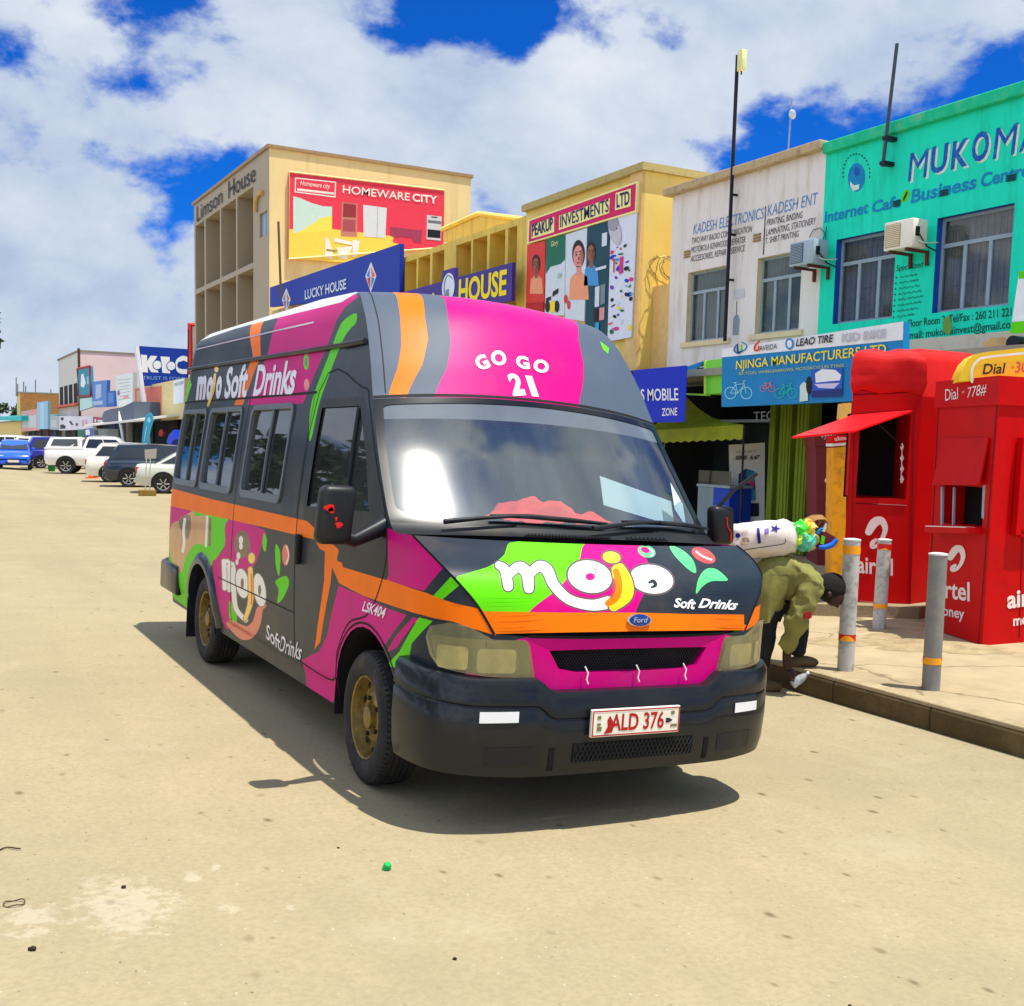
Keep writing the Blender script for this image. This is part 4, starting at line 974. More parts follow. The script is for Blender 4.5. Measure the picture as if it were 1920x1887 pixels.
KTOP = mat('kerb_dust', (.39, .31, .18), .9, var=.2, scale=6, dirt=(.22, .16, .08), dirt_amt=.6, dirt_scale=4, bump=.5, bscale=18)
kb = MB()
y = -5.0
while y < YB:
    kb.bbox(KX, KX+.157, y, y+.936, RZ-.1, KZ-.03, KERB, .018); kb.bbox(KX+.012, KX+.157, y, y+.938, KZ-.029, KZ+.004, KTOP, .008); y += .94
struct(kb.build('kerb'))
# crumbling screed and loose sand at the foot of the kiosks
sd = MB(); SAND = mat('loose_sand', (.34, .26, .14), .95, var=.3, scale=6, bump=.6, bscale=26); rng = random.Random(5)
def mound(cx, cy, rx, ry, h, rot=0, n=26, rings=7):
    V = []; c, s_ = math.cos(rot), math.sin(rot)
    for i in range(rings+1):
        q = i/rings
        for j in range(n):
            a = 2*math.pi*j/n; w = 1+.22*math.sin(3*a+cx)+.12*math.sin(7*a+cy); x, y = rx*q*w*math.cos(a), ry*q*w*math.sin(a)
            V.append((cx+x*c-y*s_, cy+x*s_+y*c, KZ+.002+h*(1-q*q)*(1+.25*rng.uniform(-1, 1))))
    sd.add(V, [(i*n+j, i*n+(j+1) % n, (i+1)*n+(j+1) % n, (i+1)*n+j) for i in range(rings) for j in range(n)], SAND)
for (a, b_), rx, ry, h in (((1745, 1213), .55, .28, .05), ((1600, 1205), .5, .2, .02), ((1680, 1195), .35, .16, .02), ((1830, 1222), .3, .15, .02)):
    p = PZ(KZ)(a, b_); mound(p.x, p.y, rx, ry, h, -.5)
struct(sd.build('loose_sand', smooth=40), 'stuff')

# ------------------------------------------------------------------ buildings along the street: fronts on the plane x = 14
FX = 14.0; F0 = PX(FX)
def yz(px_, py_, X=FX): p = PX(X)(px_, py_); return p.y, p.z
def front_wall(mb, X, y0, y1, z0, z1, holes, m, rev=None, depth=.2):
    """street front with real openings: holes (ya, yb, za, zb), reveals going back by depth"""
    Y = sorted({y0, y1, *[h[0] for h in holes], *[h[1] for h in holes]}); Z = sorted({z0, z1, *[h[2] for h in holes], *[h[3] for h in holes]})
    Y = [y for y in Y if y0-1e-6 <= y <= y1+1e-6]; Z = [z for z in Z if z0-1e-6 <= z <= z1+1e-6]
    for i in range(len(Y)-1):
        for j in range(len(Z)-1):
            cy_, cz = (Y[i]+Y[i+1])/2, (Z[j]+Z[j+1])/2
            if any(h[0] < cy_ < h[1] and h[2] < cz < h[3] for h in holes): continue
            mb.quad((X, Y[i+1], Z[j]), (X, Y[i], Z[j]), (X, Y[i], Z[j+1]), (X, Y[i+1], Z[j+1]), m)
    for a, b_, c_, d in holes:
        r = rev or m
        mb.quad((X, a, c_), (X, a, d), (X+depth, a, d), (X+depth, a, c_), r); mb.quad((X, b_, d), (X, b_, c_), (X+depth, b_, c_), (X+depth, b_, d), r)
        mb.quad((X, a, d), (X, b_, d), (X+depth, b_, d), (X+depth, a, d), r); mb.quad((X, b_, c_), (X, a, c_), (X+depth, a, c_), (X+depth, b_, c_), r)
def shell(mb, X, X2, y0, y1, z0, z1, m):
    """the other sides and the roof of a block whose street front is built apart"""
    mb.quad((X, y0, z0), (X2, y0, z0), (X2, y0, z1), (X, y0, z1), m); mb.quad((X2, y1, z0), (X, y1, z0), (X, y1, z1), (X2, y1, z1), m)
    mb.quad((X2, y0, z0), (X2, y1, z0), (X2, y1, z1), (X2, y0, z1), m); mb.quad((X, y0, z1), (X2, y0, z1), (X2, y1, z1), (X, y1, z1), m)
WFR = mat('window_frame_grey', srgb(150, 166, 174), .5, var=.1); BAR = mat('burglar_bar', srgb(128, 118, 100), .6, var=.15)
CURT = mat('curtain', srgb(176, 164, 158), .9, var=.35, scale=3, stretch=(6, 6, .4)); CURT2 = mat('curtain_green', srgb(120, 156, 146), .9, var=.4, scale=3, stretch=(6, 6, .4))
WGL = glass_mat('window_glass', (.55, .6, .6), .06, ior=1.55)
def window(parent, y0, y1, z0, z1, X, depth, cur, frame=WFR):
    """steel window: transom light above three casements, burglar bars inside, curtain behind"""
    x = X+depth*.6; f = MB(); t = .045; zt = z1-(z1-z0)*.29; dy = (y1-y0)/3
    f.box(x, x+.05, y0, y1, z0, z0+t, frame); f.box(x, x+.05, y0, y1, z1-t, z1, frame); f.box(x, x+.05, y0, y0+t, z0+t, z1-t, frame); f.box(x, x+.05, y1-t, y1, z0+t, z1-t, frame)
    f.box(x-.006, x+.05, y0+t, y1-t, zt-.03, zt+.03, frame)
    for k in (1, 2): f.box(x-.004, x+.05, y0+dy*k-.03, y0+dy*k+.03, z0+t, zt-.03, frame)
    w = wbuild(f, 'window', parent)
    g = MB(); g.quad((x+.02, y1-t, z0+t), (x+.02, y0+t, z0+t), (x+.02, y0+t, z1-t), (x+.02, y1-t, z1-t), WGL); wbuild(g, 'pane', w)
    b_ = MB(); n = 12
    for k in range(1, n): 
        yy = y0+(y1-y0)*k/n; b_.box(x+.04, x+.052, yy-.008, yy+.008, z0, z1, BAR)
    rng = random.Random(int(y0*100))
    for k in range(n):
        for z in (z0+(z1-z0)*rng.choice((.12, .2, .28)), z0+(z1-z0)*rng.choice((.40, .5, .58)), z0+(z1-z0)*rng.choice((.78, .86))):
            b_.box(x+.04, x+.05, y0+(y1-y0)*k/n, y0+(y1-y0)*(k+1)/n, z-.007, z+.007, BAR)
    wbuild(b_, 'burglar_bars', w)
    c_ = MB(); N_ = 40
    c_.grid([[(x+.11+.012*math.sin(i*1.9)+.006*math.sin(i*.7), y0+(y1-y0)*i/N_, z) for z in (z0-.05, z1+.05)] for i in range(N_+1)], cur); wbuild(c_, 'curtain', w)
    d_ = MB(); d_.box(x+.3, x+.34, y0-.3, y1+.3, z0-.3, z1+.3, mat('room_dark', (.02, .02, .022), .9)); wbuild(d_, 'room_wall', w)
def vent(mb, px_, py_, m, w=.14, h=.10):
    y_, z_ = yz(px_, py_)
    for k in range(3): mb.box(FX-.02, FX-.001, y_-w/2, y_+w/2, z_-h/2+k*h/3, z_-h/2+k*h/3+h/5, m)

# --- turquoise building
TZ = yz(1550, 275)[1]; TB = yz(1890, 621)[1]; TY = yz(1550, 275)[0]
TEAL = mat('plaster_turquoise', srgb(22, 226, 186), .85, var=.07, scale=1.2, dirt=srgb(14, 170, 126), dirt_amt=.7, dirt_scale=1.6, dstretch=(3, 2.2, .35), bump=.15, bscale=12)
TEALD = mat('plaster_turquoise_coping', srgb(20, 196, 140), .85, var=.2, scale=4, dirt=srgb(150, 150, 110), dirt_amt=.6, dirt_scale=4)
BLUEP = mat('reveal_blue', srgb(20, 80, 170), .7, var=.1); BEI = mat('plaster_beige', srgb(214, 200, 176), .9, var=.12, scale=2, dirt=srgb(150, 120, 96), dirt_amt=.5, dirt_scale=2)
tb = empty('turquoise_building', (FX, TY-5, 0), 'two storey turquoise building with painted lettering, blue window reveals and an internet cafe title', 'building')
b_ = MB()
wA = (yz(1679, 476)[0], yz(1569, 450)[0], yz(1566, 608)[1], yz(1569, 450)[1]); wB = (yz(1902.5, 380)[0], yz(1758, 410)[0], yz(1747, 588)[1], yz(1758, 410)[1])
wC = (wB[0]-(wA[0]-wB[1])-(wB[1]-wB[0]), wB[0]-(wA[0]-wB[1]), wB[2], wB[3])
holes = [wA, wB, wC]; Y0 = TY-11.5
front_wall(b_, FX, Y0, TY, TB, TZ, holes, TEAL, BLUEP, .2); b_.quad((FX, TY, 3.3), (FX, Y0, 3.3), (FX, Y0, TB), (FX, TY, TB), BEI)
shell(b_, FX, FX+9, Y0, TY, 0, TZ, TEAL); wbuild(b_, 'wall', tb)
b_ = MB(); b_.bbox(FX-.10, FX+.25, Y0, TY-.003, TZ-.14, TZ+.05, TEALD, .02); wbuild(b_, 'coping', tb)
for w in holes: window(tb, *w, FX, .2, CURT)
NAVY = mat('sign_paint_blue', srgb(14, 84, 168), .7, var=.1, dirt=srgb(60, 190, 190), dirt_amt=.45, dirt_scale=9); CRM = mat('sign_paint_cream', srgb(206, 226, 206), .7, var=.1)
DGR = mat('sign_paint_dark', srgb(6, 70, 62), .7, var=.1); BL2 = mat('sign_paint_midblue', srgb(0, 128, 186), .7, var=.12, dirt=srgb(20, 220, 186), dirt_amt=.4, dirt_scale=8)
b_ = MB()
for ch, a, b2, t in (('M', (1703, 341), (1737, 332), (1708, 288)), ('U', (1744, 328), (1774, 320), (1749, 276)), ('K', (1783, 319), (1814, 311), (1788, 266)), ('O', (1821, 307), (1853, 298), (1825, 252)), ('M', (1862, 299), (1902, 289), (1869, 241)), ('A', (1911, 286), (1944, 277), (1918, 232))):
    bo_ = .0 if ch == 'M' else .025; put_text(b_, ch, F0, (a[0]+4, a[1]+3), (b2[0]+4, b2[1]+3), (t[0]+4, t[1]+3), CRM, .004, bold=bo_); put_text(b_, ch, F0, a, b2, t, NAVY, .008, bold=bo_)
for t, a, b2, c_ in (('Internet', (1546, 419), (1628, 400), (1548, 397)), ('Cafe', (1634, 400), (1689, 388), (1637, 378)), ('Business', (1708, 382), (1830, 354), (1711, 356)), ('Centre', (1838, 352), (1930, 331), (1841, 326))):
    put_text(b_, t, F0, a, b2, c_, BL2, .006, bold=.025)
px_poly(b_, F0, ellipse(1606, 333, 16, 27, rot=4), BL2, .004); px_poly(b_, F0, ellipse(1607, 322, 5, 9), NAVY, .008)
px_poly(b_, F0, [(1594, 340), (1602, 348), (1612, 346), (1611, 355), (1600, 359), (1595, 350)], CRM, .008)
for k in range(17):
    q = math.radians(170+k*12.5); x, y = 1606+25*math.cos(q), 326+37*math.sin(q); px_poly(b_, F0, ellipse(x, y, 1.3, 2.4, 6, rot=k*12), DGR, .004)
px_poly(b_, F0, ellipse(1698, 368, 7, 13, rot=25), GR, .004); px_poly(b_, F0, ellipse(1698, 368, 2, 10, rot=25), DGR, .008)
put_text(b_, 'Specialized in:', F0, (1681, 509), (1745, 499), (1682, 498), DGR, .006)
rng = random.Random(11)
for k in range(8):
    x0, y0_ = 1681-k*.8, 521+k*10.6
    px_poly(b_, F0, ellipse(x0, y0_, 1.4, 1.8, 8), DGR, .006)
    x = x0+7
    while x < x0+48+rng.uniform(-12, 6):
        w_ = rng.uniform(4, 9); yy = y0_-(x-x0)*.16; px_poly(b_, F0, stroke([(x, yy+1), (x+w_*.3, yy-2), (x+w_*.6, yy+1.5), (x+w_, yy-1)], 1.5, 3), mat('faded_paint', srgb(14, 150, 120), .8), .006); x += w_+rng.uniform(1, 3)
put_text(b_, 'Floor Room 2, Tel/Fax : 260 211 221', F0, (1703, 614), (1897, 592.5), (1703, 600), DGR, .006, bold=.01)
put_text(b_, 'mail: mukomainvest@gmail.co', F0, (1706, 636), (1895, 615.5), (1706, 622), DGR, .006, bold=.01)
px_poly(b_, F0, [(1769, 598), (1782, 592), (1786, 616), (1780, 628), (1768, 622)], mat('rust_stain', srgb(112, 160, 70), .9), .010)
px_poly(b_, F0, [(1842, 643), (1860, 634), (1884, 632), (1890, 640), (1886, 648), (1850, 652)], mat('mural_peach', srgb(232, 178, 120), .8, var=.2), .010)
wbuild(b_, 'lettering', tb)
b_ = MB()
for p in ((1682, 381), (1771, 361), (1897, 333)): vent(b_, *p, mat('vent_dark', srgb(20, 60, 60), .8))
wbuild(b_, 'air_brick', tb)

# --- white building
WZ_ = yz(1258, 364)[1]; WY = yz(1255, 560)[0]
WHT = mat('plaster_white', srgb(232, 222, 214), .9, var=.06, scale=1.1, dirt=srgb(186, 164, 130), dirt_amt=.65, dirt_scale=1.5, dstretch=(3, 2.4, .4), bump=.15, bscale=12)
COPW = mat('coping_stained', srgb(196, 170, 130), .9, var=.3, scale=5, dirt=srgb(70, 60, 44), dirt_amt=.8, dirt_scale=5)
wb = empty('white_building', (FX, (TY+WY)/2, 0), 'two storey off-white building with hand painted blue and black shop lettering between two steel windows', 'building')
b_ = MB(); SILL = mat('plaster_cream', srgb(226, 204, 160), .9, var=.1)
w1 = (yz(1362, 637)[0], yz(1290, 512)[0], yz(1284, 643)[1], yz(1290, 512)[1]); w2 = (yz(1497, 621)[0], yz(1421, 485)[0], yz(1413, 628)[1], yz(1421, 485)[1])
front_wall(b_, FX, TY, WY, 3.35, WZ_, [w1, w2], WHT, SILL, .18); shell(b_, FX, FX+9, TY, WY, 0, WZ_-.01, WHT); wbuild(b_, 'wall', wb)
b_ = MB(); b_.bbox(FX-.16, FX+.25, TY+.003, WY+.15, WZ_-.06, WZ_+.10, COPW, .02); wbuild(b_, 'coping', wb)
for w in (w1, w2):
    window(wb, *w, FX, .18, CURT2)
    b_ = MB(); b_.box(FX-.05, FX+.1, w[0]-.12, w[1]+.12, w[2]-.10, w[2]-.004, SILL); wbuild(b_, 'sill', wb)
KB = mat('kadesh_blue', srgb(76, 132, 190), .8, var=.2, scale=8, dirt=srgb(226, 220, 214), dirt_amt=.5, dirt_scale=10); KK = mat('kadesh_black', srgb(44, 52, 62), .8, var=.2, dirt=srgb(226, 220, 214), dirt_amt=.4, dirt_scale=11)
b_ = MB()
for t, a, b2, c_, m in (('KADESH ELECTRONICS', (1300, 440), (1432, 410), (1301, 421), KB), ('TWO WAY RADIO COMMUNICATION', (1297, 458), (1410, 435), (1297.5, 447), KK), ('MOTOROLA KENWOOD REPEATER', (1296, 475), (1398, 455), (1296.5, 464), KK), ('ACCESSORIES, REPAIR & SERVICE', (1295, 492), (1397, 471), (1295.5, 481), KK),
                        ('KADESH ENT', (1439, 406), (1533, 383), (1440, 385), KB), ('PRINTING, BINDING', (1438, 424), (1505, 409), (1438.5, 412), KK), ('LAMINATING, STATIONERY', (1436.5, 443), (1530, 420), (1437, 431), KK), ('T. SHIRT PRINTING', (1435, 458), (1498, 444), (1435.5, 447), KK)):
    put_text(b_, t, F0, a, b2, c_, m, .006, shear=.12)
px_poly(b_, F0, [(1435, 387), (1437, 387), (1432.5, 478), (1430.5, 478)], KK, .006)
px_poly(b_, F0, [(1378, 592), (1384, 590), (1387, 600), (1385, 628), (1374, 629), (1375, 600)], mat('grey_mural', srgb(140, 150, 160), .9), .006); px_poly(b_, F0, [(1381.4, 565), (1382.6, 565), (1381.6, 592), (1380.4, 592)], KK, .006)
px_poly(b_, F0, [(1376, 545), (1396, 540), (1397, 558), (1376, 562)], mat('pale_mural', srgb(206, 204, 204), .9), .006)
wbuild(b_, 'lettering', wb)
b_ = MB()
for p in ((1289, 476), (1420, 445)): vent(b_, *p, mat('vent_tan', srgb(150, 120, 70), .8), .2, .16)
wbuild(b_, 'air_brick', wb)
# cables drooping over the two fronts
cb = MB(); cb.tube([F0(*p, .03) for p in ((1541, 470), (1545, 452), (1551, 436), (1552, 425))], .008, BK, 5); cb.tube([F0(*p, .03) for p in ((1520, 446), (1527, 432), (1540, 428), (1551, 440), (1550, 470))], .007, BK, 5)
tag(cb.build('cable'), 'black cables looping from the wall behind the grey air conditioner', 'cable')
# air conditioners on brackets
def aircon(tl, tr, bl, side_px, label, body, grille):
    X = FX-.50; a, b2, c_ = PX(X)(*tl), PX(X)(*tr), PX(X)(*bl); y1, y0, z1, z0 = a.y, b2.y, a.z, c_.z
    e = empty('air_conditioner', (X, (y0+y1)/2, z0), label, 'air conditioner', 'air conditioner outdoor units')
    m_ = MB(); m_.bbox(X, X+.32, y0, y1, z0, z1, body, .015); wbuild(m_, 'casing', e, smooth=40)
    m_ = MB(); ym = y0+(y1-y0)*.42; m_.box(X-.012, X-.002, ym, y1-.03, z0+.04, z1-.04, grille)
    for k in range(12): z = z0+.06+(z1-z0-.12)*k/11; m_.box(X-.018, X-.012, ym+.01, y1-.04, z-.004, z+.004, body)
    wbuild(m_, 'fan_grille', e)
    m_ = MB(); RST = mat('bracket_rust', srgb(104, 50, 40), .8)
    for y_ in (y0+.12, y1-.12): m_.box(X+.0, FX, y_-.02, y_+.02, z0-.045, z0-.004, RST); m_.box(FX-.05, FX, y_-.02, y_+.02, z0-.22, z0-.045, RST)
    wbuild(m_, 'bracket', e)
    m_ = MB(); m_.box(X+.06, X+.14, y0-.012, y0-.002, z1-.26, z1-.12, SEAM); m_.tube([(X+.1, y0-.01, z1-.2), (X+.16, y0-.06, z0+.1), (X+.3, y0-.03, z0+.02), (FX, y0-.02, z0-.02)], .012, BK, 5); m_.tube([(X+.12, y0-.01, z0+.1), (X+.2, y0-.08, z0+.06), (FX, y0-.05, z0+.1)], .010, CRM, 5); wbuild(m_, 'pipework', e)
aircon((1659, 419), (1713, 406.5), (1655, 472), 0, 'cream white air conditioner between the two turquoise building windows', mat('aircon_white', srgb(242, 236, 214), .5, var=.05, dirt=srgb(190, 170, 130), dirt_amt=.35), mat('aircon_tan', srgb(188, 164, 116), .6, var=.1))
aircon((1481.5, 456), (1526, 445), (1478, 501.5), 0, 'grey air conditioner over the corner of the white building window', mat('aircon_grey', srgb(168, 182, 192), .5, var=.06, dirt=srgb(120, 120, 120), dirt_amt=.3), mat('aircon_darkgrille', srgb(86, 100, 116), .6))
# masts
POLE = mat('mast_steel', srgb(36, 34, 44), .5, metal=.4, var=.2)
a, b2 = PX(13.86)(1359, 640), PX(13.86)(1383, 104)
e = empty('antenna_mast', a, 'tall thin dark mast with a small cream antenna box, fixed to the white building', 'mast', 'antenna masts'); m_ = MB(); m_.tube([a, b2], .035, POLE, 8)
for t in (.22, .38, .52): p = a.lerp(b2, t); m_.box(p.x-.02, FX+.02, p.y-.02, p.y+.02, p.z-.02, p.z+.02, POLE) if p.z < WZ_ else None
wbuild(m_, 'pole', e, smooth=40); m_ = MB(); p = PX(13.86)(1391, 114); m_.bbox(p.x-.06, p.x+.06, p.y-.07, p.y+.07, p.z-.19, p.z+.19, mat('radio_cream', srgb(240, 226, 160), .5), .02); m_.box(p.x-.02, p.x+.02, p.y+.07, p.y+.16, p.z-.03, p.z+.03, POLE); m_.tube([(p.x, p.y, p.z-.19), (p.x, p.y, p.z-.25)], .015, POLE, 6); wbuild(m_, 'antenna', e, smooth=40)
a, b2 = PX(13.8)(1655, 313), PX(13.8)(1682, 82)
e = empty('antenna_mast', a, 'bare thin grey mast bracketed to the top of the turquoise wall', 'mast', 'antenna masts'); m_ = MB(); m_.tube([a, b2], .028, mat('mast_grey', srgb(72, 76, 88), .5, metal=.3), 8); wbuild(m_, 'pole', e, smooth=40)
m_ = MB()
for t in (.03, .235): p = a.lerp(b2, t); m_.box(p.x-.03, FX, p.y-.05, p.y+.05, p.z-.03, p.z+.03, POLE)
wbuild(m_, 'bracket', e)
a, b2 = PX(18)(1477, 292), PX(18)(1485, 185); e = empty('antenna_mast', a, 'faint distant mast with a small dish over the white roof', 'mast', 'antenna masts'); m_ = MB(); m_.tube([a, b2], .02, mat('mast_pale', srgb(140, 150, 176), .5), 6); wbuild(m_, 'pole', e)
m_ = MB(); p = a.lerp(b2, .7); m_.lathe([(.001, 0), (.08, .02), (.11, .06)], mat('dish_pale', srgb(190, 196, 206), .5), 14, Matrix.Translation(p+Vector((-.05, -.05, 0))) @ Matrix.Rotation(math.radians(70), 4, 'Y')); wbuild(m_, 'dish', e)

# --- ground floor of both: set-back shops under a canopy
gf = empty('shop_arcade', (FX, 14, 0), 'dark open shop fronts at street level below the white and turquoise buildings', 'shop front')
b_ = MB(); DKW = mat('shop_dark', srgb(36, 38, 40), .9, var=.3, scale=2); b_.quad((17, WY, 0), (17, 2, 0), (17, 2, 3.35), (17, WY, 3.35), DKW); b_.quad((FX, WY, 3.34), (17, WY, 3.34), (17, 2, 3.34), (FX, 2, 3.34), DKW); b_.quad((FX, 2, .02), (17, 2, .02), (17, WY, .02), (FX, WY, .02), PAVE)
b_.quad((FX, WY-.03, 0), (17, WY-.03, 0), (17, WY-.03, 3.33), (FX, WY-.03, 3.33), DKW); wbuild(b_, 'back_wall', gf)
GC = mat('column_green', srgb(120, 140, 30), .7, var=.35, scale=4, stretch=(8, 8, .3), dirt=srgb(44, 66, 20), dirt_amt=.8, dirt_scale=3)
for pxx in (1470, 1502, 1446):
    p = PX(13.2)(pxx, 860); b_ = MB(); w = .14 if pxx > 1450 else .07; b_.box(13.2, 13.2+2*w, p.y-w, p.y+w, 0, 3.3, GC)
    for k in (-.6, 0, .6): b_.box(13.185, 13.2, p.y+k*w-.02, p.y+k*w+.02, 0, 3.3, GC)
    wbuild(b_, 'column', gf)
b_ = MB(); b_.box(15.2, 15.25, 13.5, 13.55, 0, 3.3, WFR); b_.box(15.2, 15.25, 15.5, 15.55, 0, 3.3, WFR); b_.box(15.2, 15.24, 10, 19, 2.3, 2.36, WFR); b_.quad((15.3, 19, .4), (15.3, 10, .4), (15.3, 10, 2.3), (15.3, 19, 2.3), glass_mat('shop_glass', (.4, .5, .5), .08, (.3, .4, .4))); wbuild(b_, 'shop_window', gf)
PB = mat('shelf_blue', srgb(30, 70, 190), .6); PG_ = mat('shelf_grey', srgb(130, 150, 156), .6)
e = empty('display_counter', PX(12.9)(1350, 1000), 'glass topped counter with grey and blue panels in the shop doorway', 'counter'); p0, p1 = PX(12.9)(1309, 915), PX(12.9)(1366, 975)
b_ = MB(); ym = (p0.y+p1.y)/2; b_.box(12.9, 13.4, ym, p0.y, 0, 1.05, PG_); wbuild(b_, 'grey_panel', e); b_ = MB(); b_.box(12.9, 13.4, p1.y, ym-.004, 0, 1.05, PB); wbuild(b_, 'blue_panel', e); b_ = MB(); b_.box(12.88, 13.42, p1.y-.02, p0.y+.02, 1.054, 1.10, WFR); b_.box(12.9, 12.92, p1.y, p0.y, 1.104, 1.35, WGL); wbuild(b_, 'glass_top', e)
tl, tr = PX(13.0)(1412, 793), PX(13.0)(1461, 790)
b_ = MB(); put_text(b_, 'TECL', PX(13.3), (1413, 790), (1462, 787), (1413, 773), mat('lit_letter', srgb(236, 240, 244), .5), 0, bold=.0); V = list(b_.v); b_.v = V+[(x+.04, y, z) for x, y, z in V]; tag(b_.build('shop_lettering'), 'white capital letters fixed in the dark recess behind the green columns', 'sign letters')

# generic flat sign: corners in order tl, tr, br, bl, real thickness, painted layers on top
def sign(name, label, plane, corners, base, layers=(), texts=(), thick=.06, cat='sign', frame=None, fw=.04, group=None):
    P = [plane(*c) for c in corners]; n = Vector(plane.n); o = sum(P, Vector())/4
    e = empty(name, o, label, cat, group); m_ = MB(); m_.prism(P, base, -n*thick); wbuild(m_, 'board', e)
    if frame is not None:
        f = MB(); f.tube([p+n*.01 for p in P], fw, frame, 4, close=True); wbuild(f, 'frame', e)
    if layers or texts:
        m_ = MB(); LS_ = min(.0035, .016/max(1, len(layers)))
        for i, (pts, m) in enumerate(layers):
            m_.poly([plane(*p, .004+LS_*i) for p in pts], m)
        L0 = .004+LS_*len(layers)
        for i, (t, a, b2, c_, m, kw) in enumerate(texts):
            if kw.pop('outline', None) is not None: pass
            put_text(m_, t, plane, a, b2, c_, m, L0+.002+.0015*i, **kw)
        wbuild(m_, 'artwork', e)
    return e
P = lambda n, *c, **k: mat(n, srgb(*c), k.pop('r', .6), var=k.pop('v', .06), **k)
WHS = P('sign_white', 236, 238, 240); BLK = P('sign_black', 22, 24, 28); YEL = P('sign_yellow', 250, 226, 20); CYB = P('sign_cyanblue', 18, 128, 190, scale=2, v=.12)
# long canopy sign with bicycles
PN = PX(11.9)
ll = lambda *p: [(1160+x*.28125, 580+y*.28125) for x, y in p]
bikes = []
def bike(cx, cy, s, m):
    for dx in (-.62, .62):
        ring_ = ellipse(cx+dx*s, cy+.30*s, .46*s, .46*s*1.05, 22); inn = ellipse(cx+dx*s, cy+.30*s, .40*s, .40*s*1.05, 22)
        for i in range(22): bikes.append(([ring_[i], ring_[(i+1) % 22], inn[(i+1) % 22], inn[i]], m))
    for a, b2 in (((-.62, .30), (-.2, -.35)), ((-.2, -.35), (.45, -.42)), ((.45, -.42), (.62, .30)), ((.45, -.3), (-.05, .32)), ((-.2, -.35), (-.05, .32)), ((-.05, .32), (-.62, .30)), ((.45, -.42), (.40, -.62)), ((.40, -.62), (.55, -.66)), ((-.2, -.35), (-.24, -.5)), ((-.38, -.5), (-.12, -.52))):
        bikes.append((stroke([(cx+a[0]*s, cy+a[1]*s), (cx+b2[0]*s, cy+b2[1]*s)], max(1.2, .05*s), 1), m))
BK1 = P('bike_cyan', 150, 226, 236); BK2 = P('bike_mint', 20, 196, 170); BK3 = P('bike_pink', 216, 116, 130)
bike(1385, 730, 24, BK1); bike(1440, 725, 13, BK3); bike(1475, 732, 20, BK2)
tlx = ll((690, 268), (1900, 82), (1890, 600), (685, 652))
sign('canopy_sign', 'long blue and white canopy sign with yellow title and drawn bicycles', PN, tlx, CYB,
     [(ll((690, 268), (1900, 82), (1896, 205), (688, 322)), WHS)]+bikes+[(ll((1290, 405), (1500, 390), (1495, 585), (1290, 590)), P('photo_blue', 40, 90, 190)), (ll((1315, 430), (1360, 400), (1450, 405), (1490, 440), (1480, 475), (1320, 490)), WHS), (ll((1310, 500), (1480, 492), (1440, 530), (1340, 525)), P('photo_lilac', 210, 200, 230)),
      (ll((1295, 545), (1495, 530), (1495, 582), (1292, 588)), P('photo_navy', 30, 50, 120)), (ll((1215, 510), (1240, 485), (1265, 500), (1268, 610), (1212, 618)), P('tyre_pale', 206, 224, 222)), (ellipse(1519, 723, 6, 17), BLK),
      (ellipse(*ll((1145, 232))[0], 8, 11), P('lion_blue', 60, 140, 200)), (ellipse(*ll((1145, 232))[0], 4.5, 7), WHS),
      (stroke(ll((790, 240), (775, 275), (800, 295), (815, 290)), 2.6), P('logo_blue', 20, 90, 150)), (stroke(ll((800, 235), (800, 285), (830, 280)), 3), P('logo_navy', 10, 60, 120)), (stroke(ll((825, 240), (822, 272)), 3), GR), (stroke(ll((830, 222), (858, 240), (848, 270), (820, 280)), 2.4), P('logo_teal', 20, 130, 160)),
      (stroke(ll((945, 215), (915, 245), (915, 275), (938, 270), (940, 250)), 3.4), RD)],
     [('AVEIDA', *ll((945, 280), (1062, 265), (945, 245)), BLK, {}), ('LEAO TIRE', *ll((1188, 250), (1435, 220), (1192, 200)), BLK, dict(bold=.02, shear=.1)), ('KID BIKE', *ll((1492, 222), (1788, 190), (1498, 165)), P('kid_grey', 190, 192, 198), dict(bold=.04)),
      ('NJINGA MANUFACTURERS LTD', *ll((790, 402), (1790, 300), (792, 345)), YEL, dict(bold=.008)), ('BICYCLES, WHEELBARROWS, MOTORCYCLES TYRES', *ll((812, 440), (1510, 385), (813, 422)), P('sub_yellow', 200, 200, 40), {})], .12)
sign('shop_sign', 'white and lime banner at the picture edge beneath the turquoise building', PX(13.2), [(1911, 509), (1960, 506), (1960, 622), (1894, 626)], WHS, [([(1911, 509), (1960, 506), (1960, 520), (1910, 523)], GR), ([(1898, 604), (1960, 600), (1960, 622), (1894, 626)], GR)])
m_ = MB(); a = PX(13.5)(1898, 643); m_.tube([a, a+Vector((.6, .05, 0))], .10, BK, 12); tag(m_.build('drain_pipe', smooth=40), 'short black pipe end sticking out under the turquoise wall', 'pipe')
